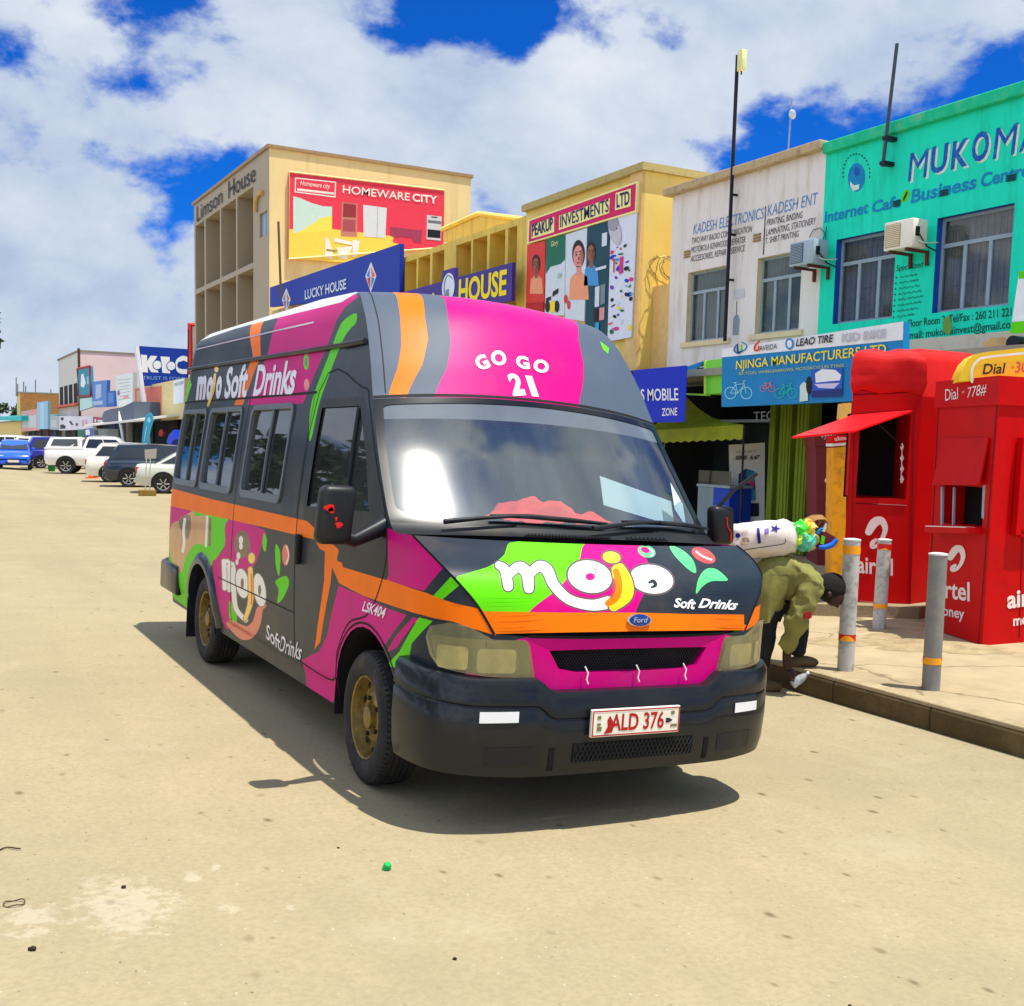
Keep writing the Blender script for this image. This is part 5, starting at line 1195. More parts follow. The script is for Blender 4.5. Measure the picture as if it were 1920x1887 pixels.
# blue mobile shop banner, lime fascia and striped canopy side
sign('shop_banner', 'deep blue hanging banner with white mobile shop lettering', PX(11.6), ll((-40, 420), (452, 375), (436, 752), (-40, 760)), P('banner_blue', 14, 44, 190), [], [('RS MOBILE', *ll((118, 612), (400, 608), (116, 535)), WHS, dict(bold=.01)), ('ZONE', *ll((290, 712), (392, 708), (291, 662)), WHS, dict(bold=.01))], .02)
e = empty('shop_canopy', PX(12.1)(1345, 700), 'lime green canopy box between the blue banner and the bicycle sign', 'canopy'); m_ = MB(); Q = PX(12.05)
LIME = P('canopy_lime', 128, 220, 70); m_.prism([Q(*p) for p in ll((575, 345), (690, 330), (690, 560), (575, 568))], LIME, (1.9, 0, 0)); wbuild(m_, 'fascia', e)
m_ = MB(); m_.prism([Q(*p) for p in ll((450, 560), (580, 566), (580, 578), (450, 572))], P('canopy_yellowgreen', 170, 240, 80), (.1, 0, 0)); m_.tube([Q(*ll((578, 340))[0]), Q(*ll((578, 570))[0])], .03, P('canopy_edge', 190, 236, 90), 6); wbuild(m_, 'edge_trim', e)
m_ = MB()
A0, A1, B0, B1 = Q(*ll((452, 390))[0]), Q(*ll((575, 345))[0]), Q(*ll((452, 450))[0]), Q(*ll((500, 420))[0])
n_s = 7
for i in range(n_s):
    t0, t1 = i/n_s, (i+1)/n_s; a, b2 = A0.lerp(A1, t0), A0.lerp(A1, t1); m_.quad(a, b2, b2+Vector((1.6, 0, .15)), a+Vector((1.6, 0, .15)), CYB if i % 2 else WHS)
m_.prism([Q(*p) for p in ll((452, 385), (575, 342), (500, 420), (452, 445))], CYB, (.02, 0, 0)); wbuild(m_, 'striped_cloth', e)
m_ = MB(); m_.box(11.98, 13.95, 9.0, 22.0, 2.98, 3.10, P('slab_underside', 150, 150, 130)); wbuild(m_, 'roof_slab', e)
# lime market tent roof
e = empty('market_tent', PX(12.2)(1320, 810), 'yellow green market tent roof with a scalloped edge under the blue banner', 'tent'); TG = P('tent_lime', 128, 140, 4, v=.22)
m_ = MB(); Pk = PX(13.1)(1262, 715); L0, L1 = PX(12.15)(1215, 830), PX(12.15)(1394, 822); R0 = L0+Vector((1.6, 2.0, 0)); R1 = L1+Vector((1.5, 1.8, 0)); up = Vector((0, 0, .22))
def sag(a, b2, n=8): return [a.lerp(b2, i/n) for i in range(n+1)]
for a, b2 in ((L0+up, L1+up), (L1+up, R1+up), (R0+up, L0+up)):
    S = sag(a, b2); rowsx = [S]+[[p.lerp(Pk, t)-Vector((0, 0, .22*math.sin(math.pi*t)))for p in S] for t in (.2, .4, .6, .8, 1.)]; m_.grid(rowsx, TG)
for a, b2 in ((L0, L1), (L1, R1)):
    S = sag(a, b2, 24); m_.grid([[p+up for p in S], [p-Vector((0, 0, .03*(i % 2))) for i, p in enumerate(S)]], TG)
wbuild(m_, 'roof_cloth', e, smooth=40)
m_ = MB()
for a in (L0, L1, R0, R1): m_.tube([Vector((a.x+.02, a.y, 0)), a+up], .02, BK, 6)
wbuild(m_, 'leg', e)
# roll-up phone banner
fc = Plane(PZ(0.)(1404, 1024), (-.55, -.83, 0))
sign('roll_up_banner', 'pale grey roll-up banner advertising a blue phone, standing behind the mirror of the minibus', fc, ll((735, 905), (975, 890), (972, 1440), (745, 1440)), P('banner_grey', 226, 230, 230),
     [(ll((800, 1100), (848, 1062), (905, 1080), (915, 1270), (790, 1290)), P('phone_navy', 20, 50, 110)), (ll((850, 1064), (903, 1080), (908, 1160), (850, 1120)), P('phone_teal', 30, 130, 170)), (ll((860, 1120), (900, 1150), (905, 1185), (855, 1160)), P('phone_pink', 216, 60, 110)), (ll((855, 1190), (912, 1200), (914, 1268), (850, 1270)), P('phone_sky', 80, 170, 200)), (ll((780, 1300), (935, 1292), (935, 1380), (782, 1385)), P('phone_dark', 12, 24, 60)), (ll((840, 1325), (875, 1322), (875, 1345), (840, 1348)), P('phone_pink', 216, 60, 110))],
     [('5000', *ll((778, 1005), (852, 1003), (778, 978)), BLK, dict(bold=.03)), ('6.6"', *ll((875, 1003), (938, 1000), (875, 976)), BLK, dict(bold=.03)), ('HOT 8', *ll((785, 960), (845, 957), (785, 947)), P('txt_grey', 120, 124, 126), {}), ('HOT 8', *ll((860, 957), (915, 954), (860, 944)), P('txt_grey', 120, 124, 126), {})], .02)

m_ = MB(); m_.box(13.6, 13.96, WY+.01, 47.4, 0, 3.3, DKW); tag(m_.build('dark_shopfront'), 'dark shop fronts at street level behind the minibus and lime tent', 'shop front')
# --- low tan block with razor wire, yellow advertising building
LY0, LY1 = WY+.003, yz(1203, 540)[0]; LZ = yz(1232, 530)[1]
TANP = P('plaster_tan', 226, 186, 120, v=.1, dirt=srgb(150, 120, 70), dirt_amt=.4, dirt_scale=1.2)
m_ = MB(); m_.box(FX+.3, FX+6, LY0, LY1-.005, 0, LZ, TANP); m_.box(FX+.26, FX+.296, LY0+.08, LY0+.13, 0, LZ-.03, BR); lb = m_.build('low_wall_block'); tag(lb, 'low tan plastered block squeezed between the white and yellow buildings', 'building')
m_ = MB(); WIRE = mat('razor_wire', srgb(150, 140, 90), .5, metal=.5, var=.3); pts_ = []
for k in range(240):
    t = k/239; a = t*2*math.pi*13; r = .30+.06*math.sin(k*.7); yy = LY0-.3+(LY1-LY0+.6)*t; pts_.append((FX+.5+r*math.cos(a)+.05*math.sin(k*1.3), yy+.10*math.sin(a*1.3), LZ+.32+r*math.sin(a)))
m_.tube(pts_, .009, WIRE, 4, cap=False)
for k in range(60):
    p = Vector(pts_[k*4]); m_.tube([p+Vector((-.03, -.02, .03)), p+Vector((.03, .02, -.03))], .006, WIRE, 3)
tag(m_.build('razor_wire'), 'tangled coil of yellowish razor wire on the low tan block', 'razor wire')
PKY0, PKY1 = LY1, yz(985, 470)[0]; PKZ = yz(1196, 326)[1]
PY_ = P('plaster_yellow', 238, 208, 112, v=.08, scale=1.2, dirt=srgb(186, 154, 76), dirt_amt=.55, dirt_scale=1.4, dstretch=(2.4, 2.4, .3))
pk = empty('yellow_building', (FX, (PKY0+PKY1)/2, 0), 'yellow building carrying the magenta investments title and a row of posters', 'building')
m_ = MB(); m_.box(FX, FX+11, PKY0, PKY1, 0, PKZ, PY_); wbuild(m_, 'wall', pk); m_ = MB(); m_.box(FX-.14, FX+11.1, PKY0-.1, PKY1, PKZ+.002, PKZ+.16, mat('coping_grey', srgb(190, 170, 110), .9, var=.3, scale=6, dirt=srgb(90, 80, 50), dirt_amt=.7, dirt_scale=6)); wbuild(m_, 'coping', pk)
m_ = MB(); m_.box(FX-.08, FX-.002, PKY0, PKY0+.45, 0, PKZ, TANP); wbuild(m_, 'pilaster', pk)
c7 = C(.27604, 740, 310); PS = PX(13.85); MAGS = P('sign_magenta', 214, 20, 96); CRS = P('sign_cream', 250, 240, 160); NVS = P('sign_navy', 24, 20, 90)
sign('title_sign', 'magenta sign with the navy investments title above the posters', PS, c7((905, 372), (1648, 108), (1640, 318), (900, 535)), CRS, [(c7((916, 380), (1640, 124), (1632, 308), (910, 524)), MAGS), (c7((930, 410), (1085, 350), (1085, 455), (930, 500)), CRS), (c7((1120, 345), (1465, 225), (1460, 325), (1118, 442)), CRS), (c7((1505, 190), (1608, 160), (1606, 280), (1500, 308)), CRS)],
     [('PEAKUP', *c7((935, 487), (1078, 437), (935, 405)), NVS, dict(bold=.02)), ('INVESTMENTS', *c7((1128, 425), (1458, 315), (1128, 345)), NVS, dict(bold=.006)), ('LTD', *c7((1512, 292), (1600, 265), (1512, 200)), NVS, dict(bold=.02))], .12)
SK = P('poster_skin', 150, 96, 70); SK2 = P('poster_skin_pink', 232, 150, 140); HRB = P('poster_hair', 40, 24, 24); DTE = P('poster_teal', 20, 70, 84); RDP = P('poster_red', 226, 60, 50); BLU = P('poster_suit', 70, 150, 214); PEA = P('poster_peach', 244, 160, 120); GRN = P('poster_green', 20, 110, 84); PAL = P('poster_pale', 214, 224, 232); PNK = P('poster_pink', 230, 40, 130); CYN = P('poster_cyan', 40, 170, 220)
PL2 = PX(13.88)
E7 = lambda x, y, rx, ry, rot=0: ellipse(*c7((x, y))[0], rx*.276, ry*.276, rot=rot)
def person_art(x, y, s, skin, hair, cloth):
    return [(c7((x-.95*s, y+4.2*s), (x-.8*s, y+2.1*s), (x-.2*s, y+1.5*s), (x+.3*s, y+1.5*s), (x+.85*s, y+2.0*s), (x+1.0*s, y+4.2*s)), cloth), (c7((x-.2*s, y+.8*s), (x+.25*s, y+.8*s), (x+.28*s, y+1.9*s), (x-.22*s, y+1.9*s)), skin),
            (E7(x, y-.25*s, .62*s, 1.35*s), hair), (E7(x, y+.05*s, .50*s, 1.12*s), skin), (E7(x-.2*s, y-.15*s, .09*s, .10*s), HRB), (E7(x+.2*s, y-.2*s, .09*s, .10*s), HRB), (E7(x, y+.62*s, .17*s, .07*s), P('poster_lip', 170, 50, 50)), (E7(x+.05*s, y+.22*s, .07*s, .20*s), P('poster_shade', 112, 66, 50)), (E7(x+.33*s, y+.1*s, .14*s, .8*s), P('poster_shade2', 176, 110, 86) if skin is SK2 else P('poster_shade', 112, 66, 50)), (E7(x-.2*s, y-.42*s, .15*s, .04*s, -6), hair), (E7(x+.2*s, y-.46*s, .15*s, .04*s, 4), hair), (E7(x, y+.98*s, .22*s, .05*s), P('poster_shade', 112, 66, 50))]
sign('poster', 'red poster with a smiling dark haired woman, first of the row', PL2, c7((900, 543), (1022, 513), (1013, 1000), (890, 1010)), RDP, person_art(962, 680, 46, SK, HRB, PEA)+[(c7((895, 940), (1012, 930), (1012, 998), (893, 1008)), P('poster_red2', 190, 20, 24))], cat='poster', thick=.03, group='posters below the magenta title')
sign('poster', 'pale poster with a green corner and small product pictures', PL2, c7((1030, 507), (1160, 473), (1152, 1020), (1020, 1020)), PAL, [(c7((1030, 507), (1160, 473), (1158, 640), (1130, 670), (1060, 690), (1028, 740)), GRN), (c7((1075, 860), (1115, 835), (1112, 870), (1072, 895)), HRB), (c7((1030, 905), (1065, 890), (1062, 915), (1028, 930)), HRB), (E7(1040, 960, 16, 40), HRB), (E7(1105, 960, 16, 40), HRB), (c7((1060, 930), (1092, 920), (1090, 1000), (1058, 1000)), YEL), (c7((1110, 740), (1135, 732), (1134, 760), (1108, 768)), P('poster_mist', 170, 200, 190))], [('Glory', *c7((1068, 555), (1115, 540), (1068, 520)), CRS, dict(shear=.2)), ], cat='poster', thick=.03, group='posters below the magenta title')
sign('poster', 'white poster with a large pink toned face and red lips', PL2, c7((1164, 472), (1306, 425), (1288, 1060), (1156, 1040)), PAL, person_art(1250, 620, 70, SK2, HRB, PEA)+[(E7(1165, 910, 12, 30), RDP), (E7(1185, 950, 10, 30), RDP)], cat='poster', thick=.03, group='posters below the magenta title')
sign('poster', 'dark teal poster with a man in a light blue suit', PL2, c7((1311, 423), (1464, 376), (1442, 1198), (1292, 1160)), DTE, person_art(1335, 600, 52, SK, HRB, BLU)+[(c7((1412, 465), (1447, 455), (1445, 545), (1410, 555)), PAL), (c7((1365, 830), (1395, 820), (1392, 960), (1362, 965)), PAL), (c7((1402, 815), (1435, 805), (1432, 940), (1400, 950)), P('poster_grey', 120, 140, 150)), (c7((1355, 980), (1385, 975), (1382, 1060), (1353, 1060)), HRB), (c7((1395, 970), (1430, 965), (1427, 1050), (1393, 1055)), P('poster_rose', 220, 150, 150)), (c7((1368, 1070), (1392, 1068), (1390, 1125), (1366, 1130)), CYN), (c7((1370, 700), (1442, 680), (1441, 700), (1369, 720)), PAL)], cat='poster', thick=.03, group='posters below the magenta title')
sp5 = []; rng = random.Random(4)
for k in range(46):
    x, y = rng.uniform(1465, 1610), rng.uniform(560, 1150); y -= (x-1465)*.15
    sp5.append((E7(x, y, rng.uniform(4, 15), rng.uniform(4, 22), rng.uniform(0, 90)), rng.choice((PNK, CYN, GRN, RDP, YEL, P('poster_violet', 120, 60, 190), P('poster_blue', 20, 60, 190), BLK, PAL))))
sign('poster', 'white poster with a pale profile face and scattered colourful icons', PL2, c7((1468, 374), (1645, 318), (1606, 1168), (1445, 1198)), P('poster_white', 222, 226, 240), sp5+[(E7(1500, 450, 40, 95, -12), P('poster_face', 200, 196, 204)), (E7(1488, 400, 36, 50), P('poster_face2', 160, 156, 168)), (E7(1512, 430, 5, 6), HRB), (c7((1533, 625), (1557, 618), (1550, 735), (1528, 742)), PNK), (c7((1490, 640), (1498, 638), (1496, 730), (1488, 732)), RDP)], cat='poster', thick=.03, group='posters below the magenta title')

# --- yellow building with the panelled parapet
PA0, PA1 = PKY1+.003, yz(748, 470)[0]; PYD = P('plaster_mustard', 232, 196, 84, v=.1, scale=1.4, dirt=srgb(150, 122, 50), dirt_amt=.6, dirt_scale=1.4, dstretch=(2.4, 2.4, .35))
zt = yz(*c7((420, 545))[0])[1]; ztop = yz(*c7((420, 505))[0])[1]; zb = zt-2.2; hs = []
for a, b2 in ((72, 150), (162, 242), (258, 338), (418, 520), (532, 628), (645, 750), (768, 830)):
    f_ = lambda x: yz(*c7((x, 560))[0])[0]; hs.append((max(PA0+.05, f_(b2)), f_(a), zb, zt))
pb = empty('panelled_building', (FX, (PA0+PA1)/2, 0), 'mustard yellow building with deep vertical panels along its parapet and a low gable', 'building')
m_ = MB(); front_wall(m_, FX, PA0, PA1, 0, ztop, hs, PYD, PYD, .45)
m_.quad((FX+.45, PA1, zb), (FX+.45, PA0, zb), (FX+.45, PA0, zt), (FX+.45, PA1, zt), P('panel_ochre', 196, 160, 60, v=.15, dirt=srgb(140, 110, 40), dirt_amt=.5)); shell(m_, FX, FX+9, PA0, PA1, 0, ztop, PYD); wbuild(m_, 'wall', pb)
m_ = MB(); G = PX(15.2); g = [G(*p) for p in c7((330, 520), (332, 440), (575, 332), (612, 336), (890, 372), (890, 480))]; m_.prism(g, PYD, (5, 0, 0)); wbuild(m_, 'gable', pb)
m_ = MB(); m_.tube([G(*p, .05) for p in c7((330, 436), (575, 330), (612, 333), (890, 368))], .07, PY_, 4); wbuild(m_, 'gable_coping', pb)
PSG = PX(13.6); PUR = P('sign_purple', 66, 50, 140, v=.15, scale=3)
zz0, zz1 = PSG(*c7((800, 660))[0]).z, PSG(*c7((790, 920))[0]).z; ya, yb_ = PSG(*c7((798, 700))[0]).y, PSG(*c7((20, 870))[0]).y
e = empty('house_sign', (13.6, (ya+yb_)/2, zz1), 'purple name sign with yellow capitals and a white oval crest', 'sign'); m_ = MB(); m_.box(13.6, 13.7, ya, yb_, zz1, zz0, PUR)
oy = [PSG(*p) for p in c7((325, 720), (410, 700))]; m_.box(13.59, 13.7, oy[1].y, oy[0].y, zz0+.002, max(oy[0].z, oy[1].z), PUR); wbuild(m_, 'board', e)
m_ = MB(); put_text(m_, 'HOUSE', PSG, *c7((435, 940), (760, 882), (440, 778)), CRS if False else YEL, .012, bold=.03); put_text(m_, 'HA', PSG, *c7((172, 985), (300, 960), (172, 890)), YEL, .012, bold=.03)
px_poly(m_, PSG, E7(367, 830, 42, 98, 5), P('crest_white', 226, 234, 240), .014); px_poly(m_, PSG, stroke(c7((395, 770), (365, 750), (345, 790), (340, 850), (345, 890)), 2.2), P('crest_grey', 120, 140, 160), .018); px_poly(m_, PSG, c7((350, 850), (372, 840), (374, 900), (345, 910)), P('crest_grey', 120, 140, 160), .018); wbuild(m_, 'artwork', e)

# --- building behind the long blue sign
LH0, LH1 = PA1+.003, yz(508, 560)[0]
m_ = MB(); m_.box(FX+.1, FX+9, LH0, LH1+.1, 0, yz(747, 470)[1]-.6, P('plaster_sand', 206, 176, 110, v=.2, dirt=srgb(90, 80, 60), dirt_amt=.6)); tag(m_.build('sand_building'), 'sand coloured shop building mostly covered by the long blue sign', 'building')
c6 = C(.265625, 350, 260); LS = PX(13.8); LBL = P('sign_royalblue', 14, 50, 160, v=.1, scale=1.5)
kite = lambda x, y, s, yy=1.: [(c6((x, y-105*s), (x+38*s, y-5*s), (x-2*s, y+112*s), (x-40*s, y-5*s)), P('kite_white', 226, 226, 232)), (c6((x-2, y-70*s), (x+30*s, y-5*s), (x+6*s, y+8*s)), P('kite_orange', 236, 110, 60)), (c6((x-32*s, y-5*s), (x-8*s, y-60*s), (x-10*s, y+6*s)), P('kite_blue', 40, 140, 214)), (c6((x-28*s, y+12*s), (x-4*s, y+4*s), (x-6*s, y+90*s)), P('kite_red', 214, 50, 60)), (c6((x+4*s, y+4*s), (x+26*s, y+14*s), (x+2*s, y+80*s)), P('kite_blue', 40, 140, 214))]
sign('long_sign', 'long royal blue roof sign with white title between two coloured kites', LS, c6((588, 1052), (1505, 742), (1500, 1092), (588, 1190)), LBL, kite(1302, 975, 1.)+kite(706, 1140, .8), [('LUCKY HOUSE', *c6((838, 1138), (1130, 1062), (838, 1072)), P('sign_offwhite', 214, 226, 236), dict(bold=.02))], .15)
# --- three storey house with fins
c_ = F0(*c6((590, 120))[0]); LMY = F0(*c6((583, 65))[0]).y; LMZ = F0(*c6((583, 65))[0]).z; LMY1 = F0(*c6((52, 485))[0]).y
LIM = P('plaster_wheat', 236, 212, 152, v=.05, scale=.6, dirt=srgb(190, 160, 104), dirt_amt=.5, dirt_scale=.8, dstretch=(2, 2, .25)); LIMS = P('plaster_wheat_shade', 172, 156, 128, v=.05, scale=.6)  # street front takes a greyer wheat with its shade painted in
PF_ = PY(LMY); xr = PF_(883, 325).x
lm = empty('finned_building', (FX, (LMY+LMY1)/2, 0), 'tall wheat coloured three storey house with deep vertical fins, advert on its flank', 'building')
fy = lambda x, y=600: F0(*c6((x, y))[0]).y
zrt = F0(*c6((240, 497))[0]).z; zfl = F0(*c6((350, 950))[0]).z
hs = []
for a, b2 in ((62, 124), (134, 234), (244, 348), (358, 470)): hs += [(fy(b2), fy(a), zfl+.12, zrt), (fy(b2), fy(a), 3.2, zfl-.12)]
sw = (fy(570), fy(515), F0(*c6((540, 690))[0]).z, F0(*c6((540, 520))[0]).z); sw2 = (sw[0], sw[1], sw[2]-4.6, sw[3]-4.6); hs += [sw, sw2]
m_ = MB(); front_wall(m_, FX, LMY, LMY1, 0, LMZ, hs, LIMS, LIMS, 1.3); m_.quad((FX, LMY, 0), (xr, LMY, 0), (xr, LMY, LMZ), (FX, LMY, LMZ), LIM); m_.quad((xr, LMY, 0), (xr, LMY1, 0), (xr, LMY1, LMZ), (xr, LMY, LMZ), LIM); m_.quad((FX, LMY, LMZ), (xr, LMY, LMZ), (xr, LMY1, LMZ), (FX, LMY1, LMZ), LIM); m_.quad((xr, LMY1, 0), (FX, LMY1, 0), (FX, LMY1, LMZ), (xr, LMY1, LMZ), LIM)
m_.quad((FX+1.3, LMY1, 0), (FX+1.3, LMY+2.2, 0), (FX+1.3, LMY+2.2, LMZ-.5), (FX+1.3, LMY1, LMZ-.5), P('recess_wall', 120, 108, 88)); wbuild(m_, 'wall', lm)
m_ = MB(); m_.box(FX-.1, xr+.1, LMY-.08, LMY1+.1, LMZ+.002, LMZ+.14, P('coping_brown', 160, 134, 96, v=.2)); wbuild(m_, 'coping', lm)
for q in (sw, sw2):
    m_ = MB(); m_.box(FX+.12, FX+.2, q[0], q[1], q[2], q[3], P('window_bluegrey', 150, 176, 196)); ym = (q[0]+q[1])/2; m_.box(FX+.10, FX+.118, ym-.04, ym+.04, q[2], q[3], WFR); wbuild(m_, 'window', lm)
m_ = MB(); arcp = [F0(*p, .08) for p in c6((497, 520), (500, 450), (515, 400), (535, 378), (545, 392))]; m_.tube(arcp, .10, P('arch_mould', 206, 170, 104), 6); wbuild(m_, 'arch_moulding', lm)
m_ = MB(); put_text(m_, 'Limson', F0, *c6((76, 590), (256, 455), (76, 482)), P('letter_black', 30, 28, 26), .05, bold=.0); put_text(m_, 'House', F0, *c6((300, 425), (490, 300), (300, 305)), P('letter_black', 30, 28, 26), .05, bold=.0); wbuild(m_, 'lettering', lm)
HB = PY(LMY-.15); CORAL = P('advert_coral', 232, 60, 84); ADY = P('advert_yellow', 250, 214, 84); ADW = P('advert_white', 240, 236, 226); ADR = P('advert_maroon', 150, 50, 56)
sign('advert_billboard', 'big coral and yellow billboard with household furniture on the flank of the finned house', HB, c6((725, 235), (1818, 365), (1812, 770), (720, 850)), CORAL,
     [(c6((724, 640), (1030, 640), (1460, 690), (1455, 735), (1500, 745), (1140, 876), (720, 848)), ADY), (c6((752, 408), (800, 420), (880, 455), (960, 478), (1026, 482), (1026, 645), (900, 655), (752, 668)), P('advert_mint', 200, 226, 216)), (c6((830, 640), (950, 560), (1026, 545), (1026, 652), (760, 668)), P('advert_lemon', 246, 226, 90)),
      (c6((765, 275), (1055, 305), (1050, 418), (762, 380)), ADW), (c6((772, 283), (1047, 312), (1043, 408), (769, 373)), CORAL), (c6((780, 352), (1040, 382), (1040, 396), (780, 368)), ADW), (c6((1095, 448), (1205, 462), (1203, 695), (1088, 690)), P('advert_tan', 196, 130, 110)), (c6((1105, 456), (1196, 468), (1194, 560), (1102, 555)), ADR), (c6((1102, 570), (1192, 574), (1190, 660), (1100, 655)), P('advert_dusk', 170, 80, 90)), (c6((1245, 468), (1412, 490), (1402, 702), (1248, 692)), P('advert_steel', 214, 220, 226)), (c6((1345, 482), (1349, 483), (1345, 700), (1341, 699)), P('advert_grey', 150, 160, 170)),
      (c6((1436, 625), (1662, 650), (1655, 735), (1600, 728), (1595, 700), (1500, 690), (1495, 700), (1440, 690)), P('advert_plum', 160, 60, 90)), (c6((1695, 540), (1800, 552), (1792, 722), (1692, 712)), P('advert_cooker', 206, 206, 210)), (c6((1700, 640), (1792, 650), (1790, 705), (1698, 698)), BLK), (c6((1702, 575), (1796, 585), (1795, 605), (1701, 596)), P('advert_grey2', 110, 114, 120)), (c6((1725, 550), (1768, 555), (1768, 563), (1725, 558)), BLK),
      (c6((978, 700), (1000, 705), (1030, 790), (1030, 850), (975, 840)), ADW), (c6((1170, 715), (1222, 725), (1200, 830), (1170, 840)), ADW), (c6((1040, 700), (1180, 735), (1170, 755), (1040, 730)), ADW), (c6((1060, 770), (1170, 760), (1130, 850), (1070, 845)), ADW), (c6((985, 780), (1060, 790), (1060, 800), (985, 795)), P('advert_olive', 150, 140, 60))],
     [('HOMEWARE', *c6((1100, 385), (1572, 440), (1102, 330)), ADW, dict(bold=.008)), ('CITY', *c6((1592, 443), (1768, 462), (1592, 388)), ADW, dict(bold=.025)), ('Homeware city', *c6((800, 330), (1010, 356), (802, 295)), ADW, dict(shear=.2))], .12, cat='billboard', frame=P('billboard_frame', 240, 220, 160))
# ------------------------------------------------------------------ pavement: bollards, kiosks, the bending person
def bollard(px_, py_, top_px, label, body, band, upper=True):
    p = PZ(KZ)(px_, py_); fcp = Plane(p, (-.55, -.83, 0)); t = fcp(*top_px); h = t.z-p.z; r = .066; lean = Vector((t.x-p.x, t.y-p.y, 0))*.25
    e = empty('bollard', p, label, 'bollard', 'steel pipe bollards on the pavement'); zf = lambda q: p+lean*q+Vector((0, 0, h*q))
    m_ = MB(); m_.tube([zf(0)-Vector((0, 0, .02)), zf(.5), zf(1)], r, body, 20); m_.tube([zf(1), zf(1)+Vector((0, 0, .012)), zf(1)+Vector((0, 0, .018))], [r*1.06, r*1.06, r*.6], mat('bollard_cap', srgb(206, 204, 200), .6), 20); wbuild(m_, 'post', e, smooth=40)
    for q0, q1 in (((.90, .965), (.235, .285)) if upper else ((.195, .245),)):
        m_ = MB(); m_.tube([zf(q0), zf(q1)], r+.003, band, 20, cap=False); wbuild(m_, 'reflective_band', e, smooth=40)
BAND = mat('band_orange_red', srgb(236, 96, 20), .5, var=.0); nt = BAND.node_tree
_n = nt.nodes.new('ShaderNodeTexWave'); _n.inputs['Scale'].default_value = 2.4; _n.bands_direction = 'DIAGONAL'; _t = nt.nodes.new('ShaderNodeTexCoord'); nt.links.new(_t.outputs['Object'], _n.inputs[0])
_r = nt.nodes.new('ShaderNodeValToRGB'); _r.color_ramp.interpolation = 'CONSTANT'; _r.color_ramp.elements[0].color = (*srgb(206, 26, 16), 1); _r.color_ramp.elements[1].position = .5; _r.color_ramp.elements[1].color = (*srgb(250, 166, 30), 1)
nt.links.new(_n.outputs[0], _r.inputs[0]); nt.links.new(_r.outputs[0], nt.nodes['Principled BSDF'].inputs['Base Color'])
GREYB = mat('bollard_paint', srgb(186, 186, 180), .5, var=.1, scale=6, dirt=srgb(70, 66, 60), dirt_amt=.85, dirt_scale=9)
bollard(1585, 1257, (1597, 1014), 'pale grey steel bollard with orange bands, at the kerb beside the bending person', GREYB, BAND)
bollard(1745, 1293, (1755, 1041), 'darker grey steel bollard without a top band in front of the nearer red kiosk', mat('bollard_dark', srgb(128, 128, 126), .5, var=.12, scale=5, dirt=srgb(170, 160, 120), dirt_amt=.5, dirt_scale=8), BAND, False)
bollard(1648, 1178, (1663, 1014), 'thin pale bollard farther back in front of the open window kiosk', GREYB, BAND)

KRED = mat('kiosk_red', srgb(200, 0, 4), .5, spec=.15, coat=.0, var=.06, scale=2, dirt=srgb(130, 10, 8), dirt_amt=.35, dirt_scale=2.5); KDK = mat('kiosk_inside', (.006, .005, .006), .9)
KRED2 = mat('canvas_red', srgb(206, 4, 6), .7, var=.10, scale=4, bump=.3, bscale=5); KWH = mat('kiosk_lettering', srgb(240, 222, 216), .5, var=.05)
KSL = mat('slab_concrete', (.30, .24, .14), .95, var=.2, scale=4, dirt=(.12, .09, .05), dirt_amt=.5, bump=.4)
def vplane(a, b2): a, b2 = Vector(a), Vector(b2); d = b2-a; return Plane(a, (d.y, -d.x, 0))
def swoosh(mb, plane, pts, w, m, lift=.008): strip(mb, plane, pts, w, m, lift)
k2 = C(.3180, 1720, 640); kc = C(.32860, 1480, 620)
# kiosk nearer the road, closed flap over a small counter window
Lp, Cp = PZ(KZ)(1733, 1176), PZ(KZ)(1842, 1211); Fm = vplane(Lp, Cp); nrm = Vector(Fm.n); al = (Cp-Lp).normalized(); Rr = Vector((1, -.06, 0)).normalized(); Fr = vplane(Cp, Cp+Rr)
TZ2 = Fm(*k2((300, 235))[0]).z; FZ2 = Fm(*k2((300, 385))[0]).z
k = empty('kiosk', (Lp+Cp)/2, 'red metal kiosk nearest the road, with a flap above its small counter window', 'kiosk', 'red phone airtime kiosks')
Bk = Cp+Rr*1.35; Lb = Lp+Rr*1.35; foot = [Lp, Cp, Bk, Lb]
a, b2, c_, d = [Fm(*p) for p in k2((148, 855), (388, 852), (382, 1090), (146, 1088))]
m_ = MB()
def wall_hole(mb, o, al, w, z0, z1, hole, m, nback, dep):
    """vertical panel from o along al; hole (s0, s1, za, zb) with reveals"""
    s0, s1, za, zb = hole; q = lambda s, z: Vector((o.x, o.y, 0))+al*s+Vector((0, 0, z))
    for (sa, sb, zc, zd) in ((0, s0, z0, z1), (s1, w, z0, z1), (s0, s1, z0, za), (s0, s1, zb, z1)): mb.quad(q(sa, zc), q(sb, zc), q(sb, zd), q(sa, zd), m)
    for (p0, p1) in (((s0, za), (s0, zb)), ((s0, zb), (s1, zb)), ((s1, zb), (s1, za)), ((s1, za), (s0, za))): mb.quad(q(*p0), q(*p1), q(*p1)+nback*dep, q(*p0)+nback*dep, m)
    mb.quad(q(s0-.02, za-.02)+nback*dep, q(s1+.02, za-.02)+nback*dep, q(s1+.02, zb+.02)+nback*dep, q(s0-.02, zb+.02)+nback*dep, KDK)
wd = (Cp-Lp).length; sd_ = lambda v: (v-Lp).dot(al)
h2 = (min(sd_(a), sd_(d)), max(sd_(b2), sd_(c_)), (c_.z+d.z)/2, (a.z+b2.z)/2)
wall_hole(m_, Lp, al, wd, KZ, TZ2, h2, KRED, -nrm, .25)
up_ = Vector((0, 0, TZ2-KZ))
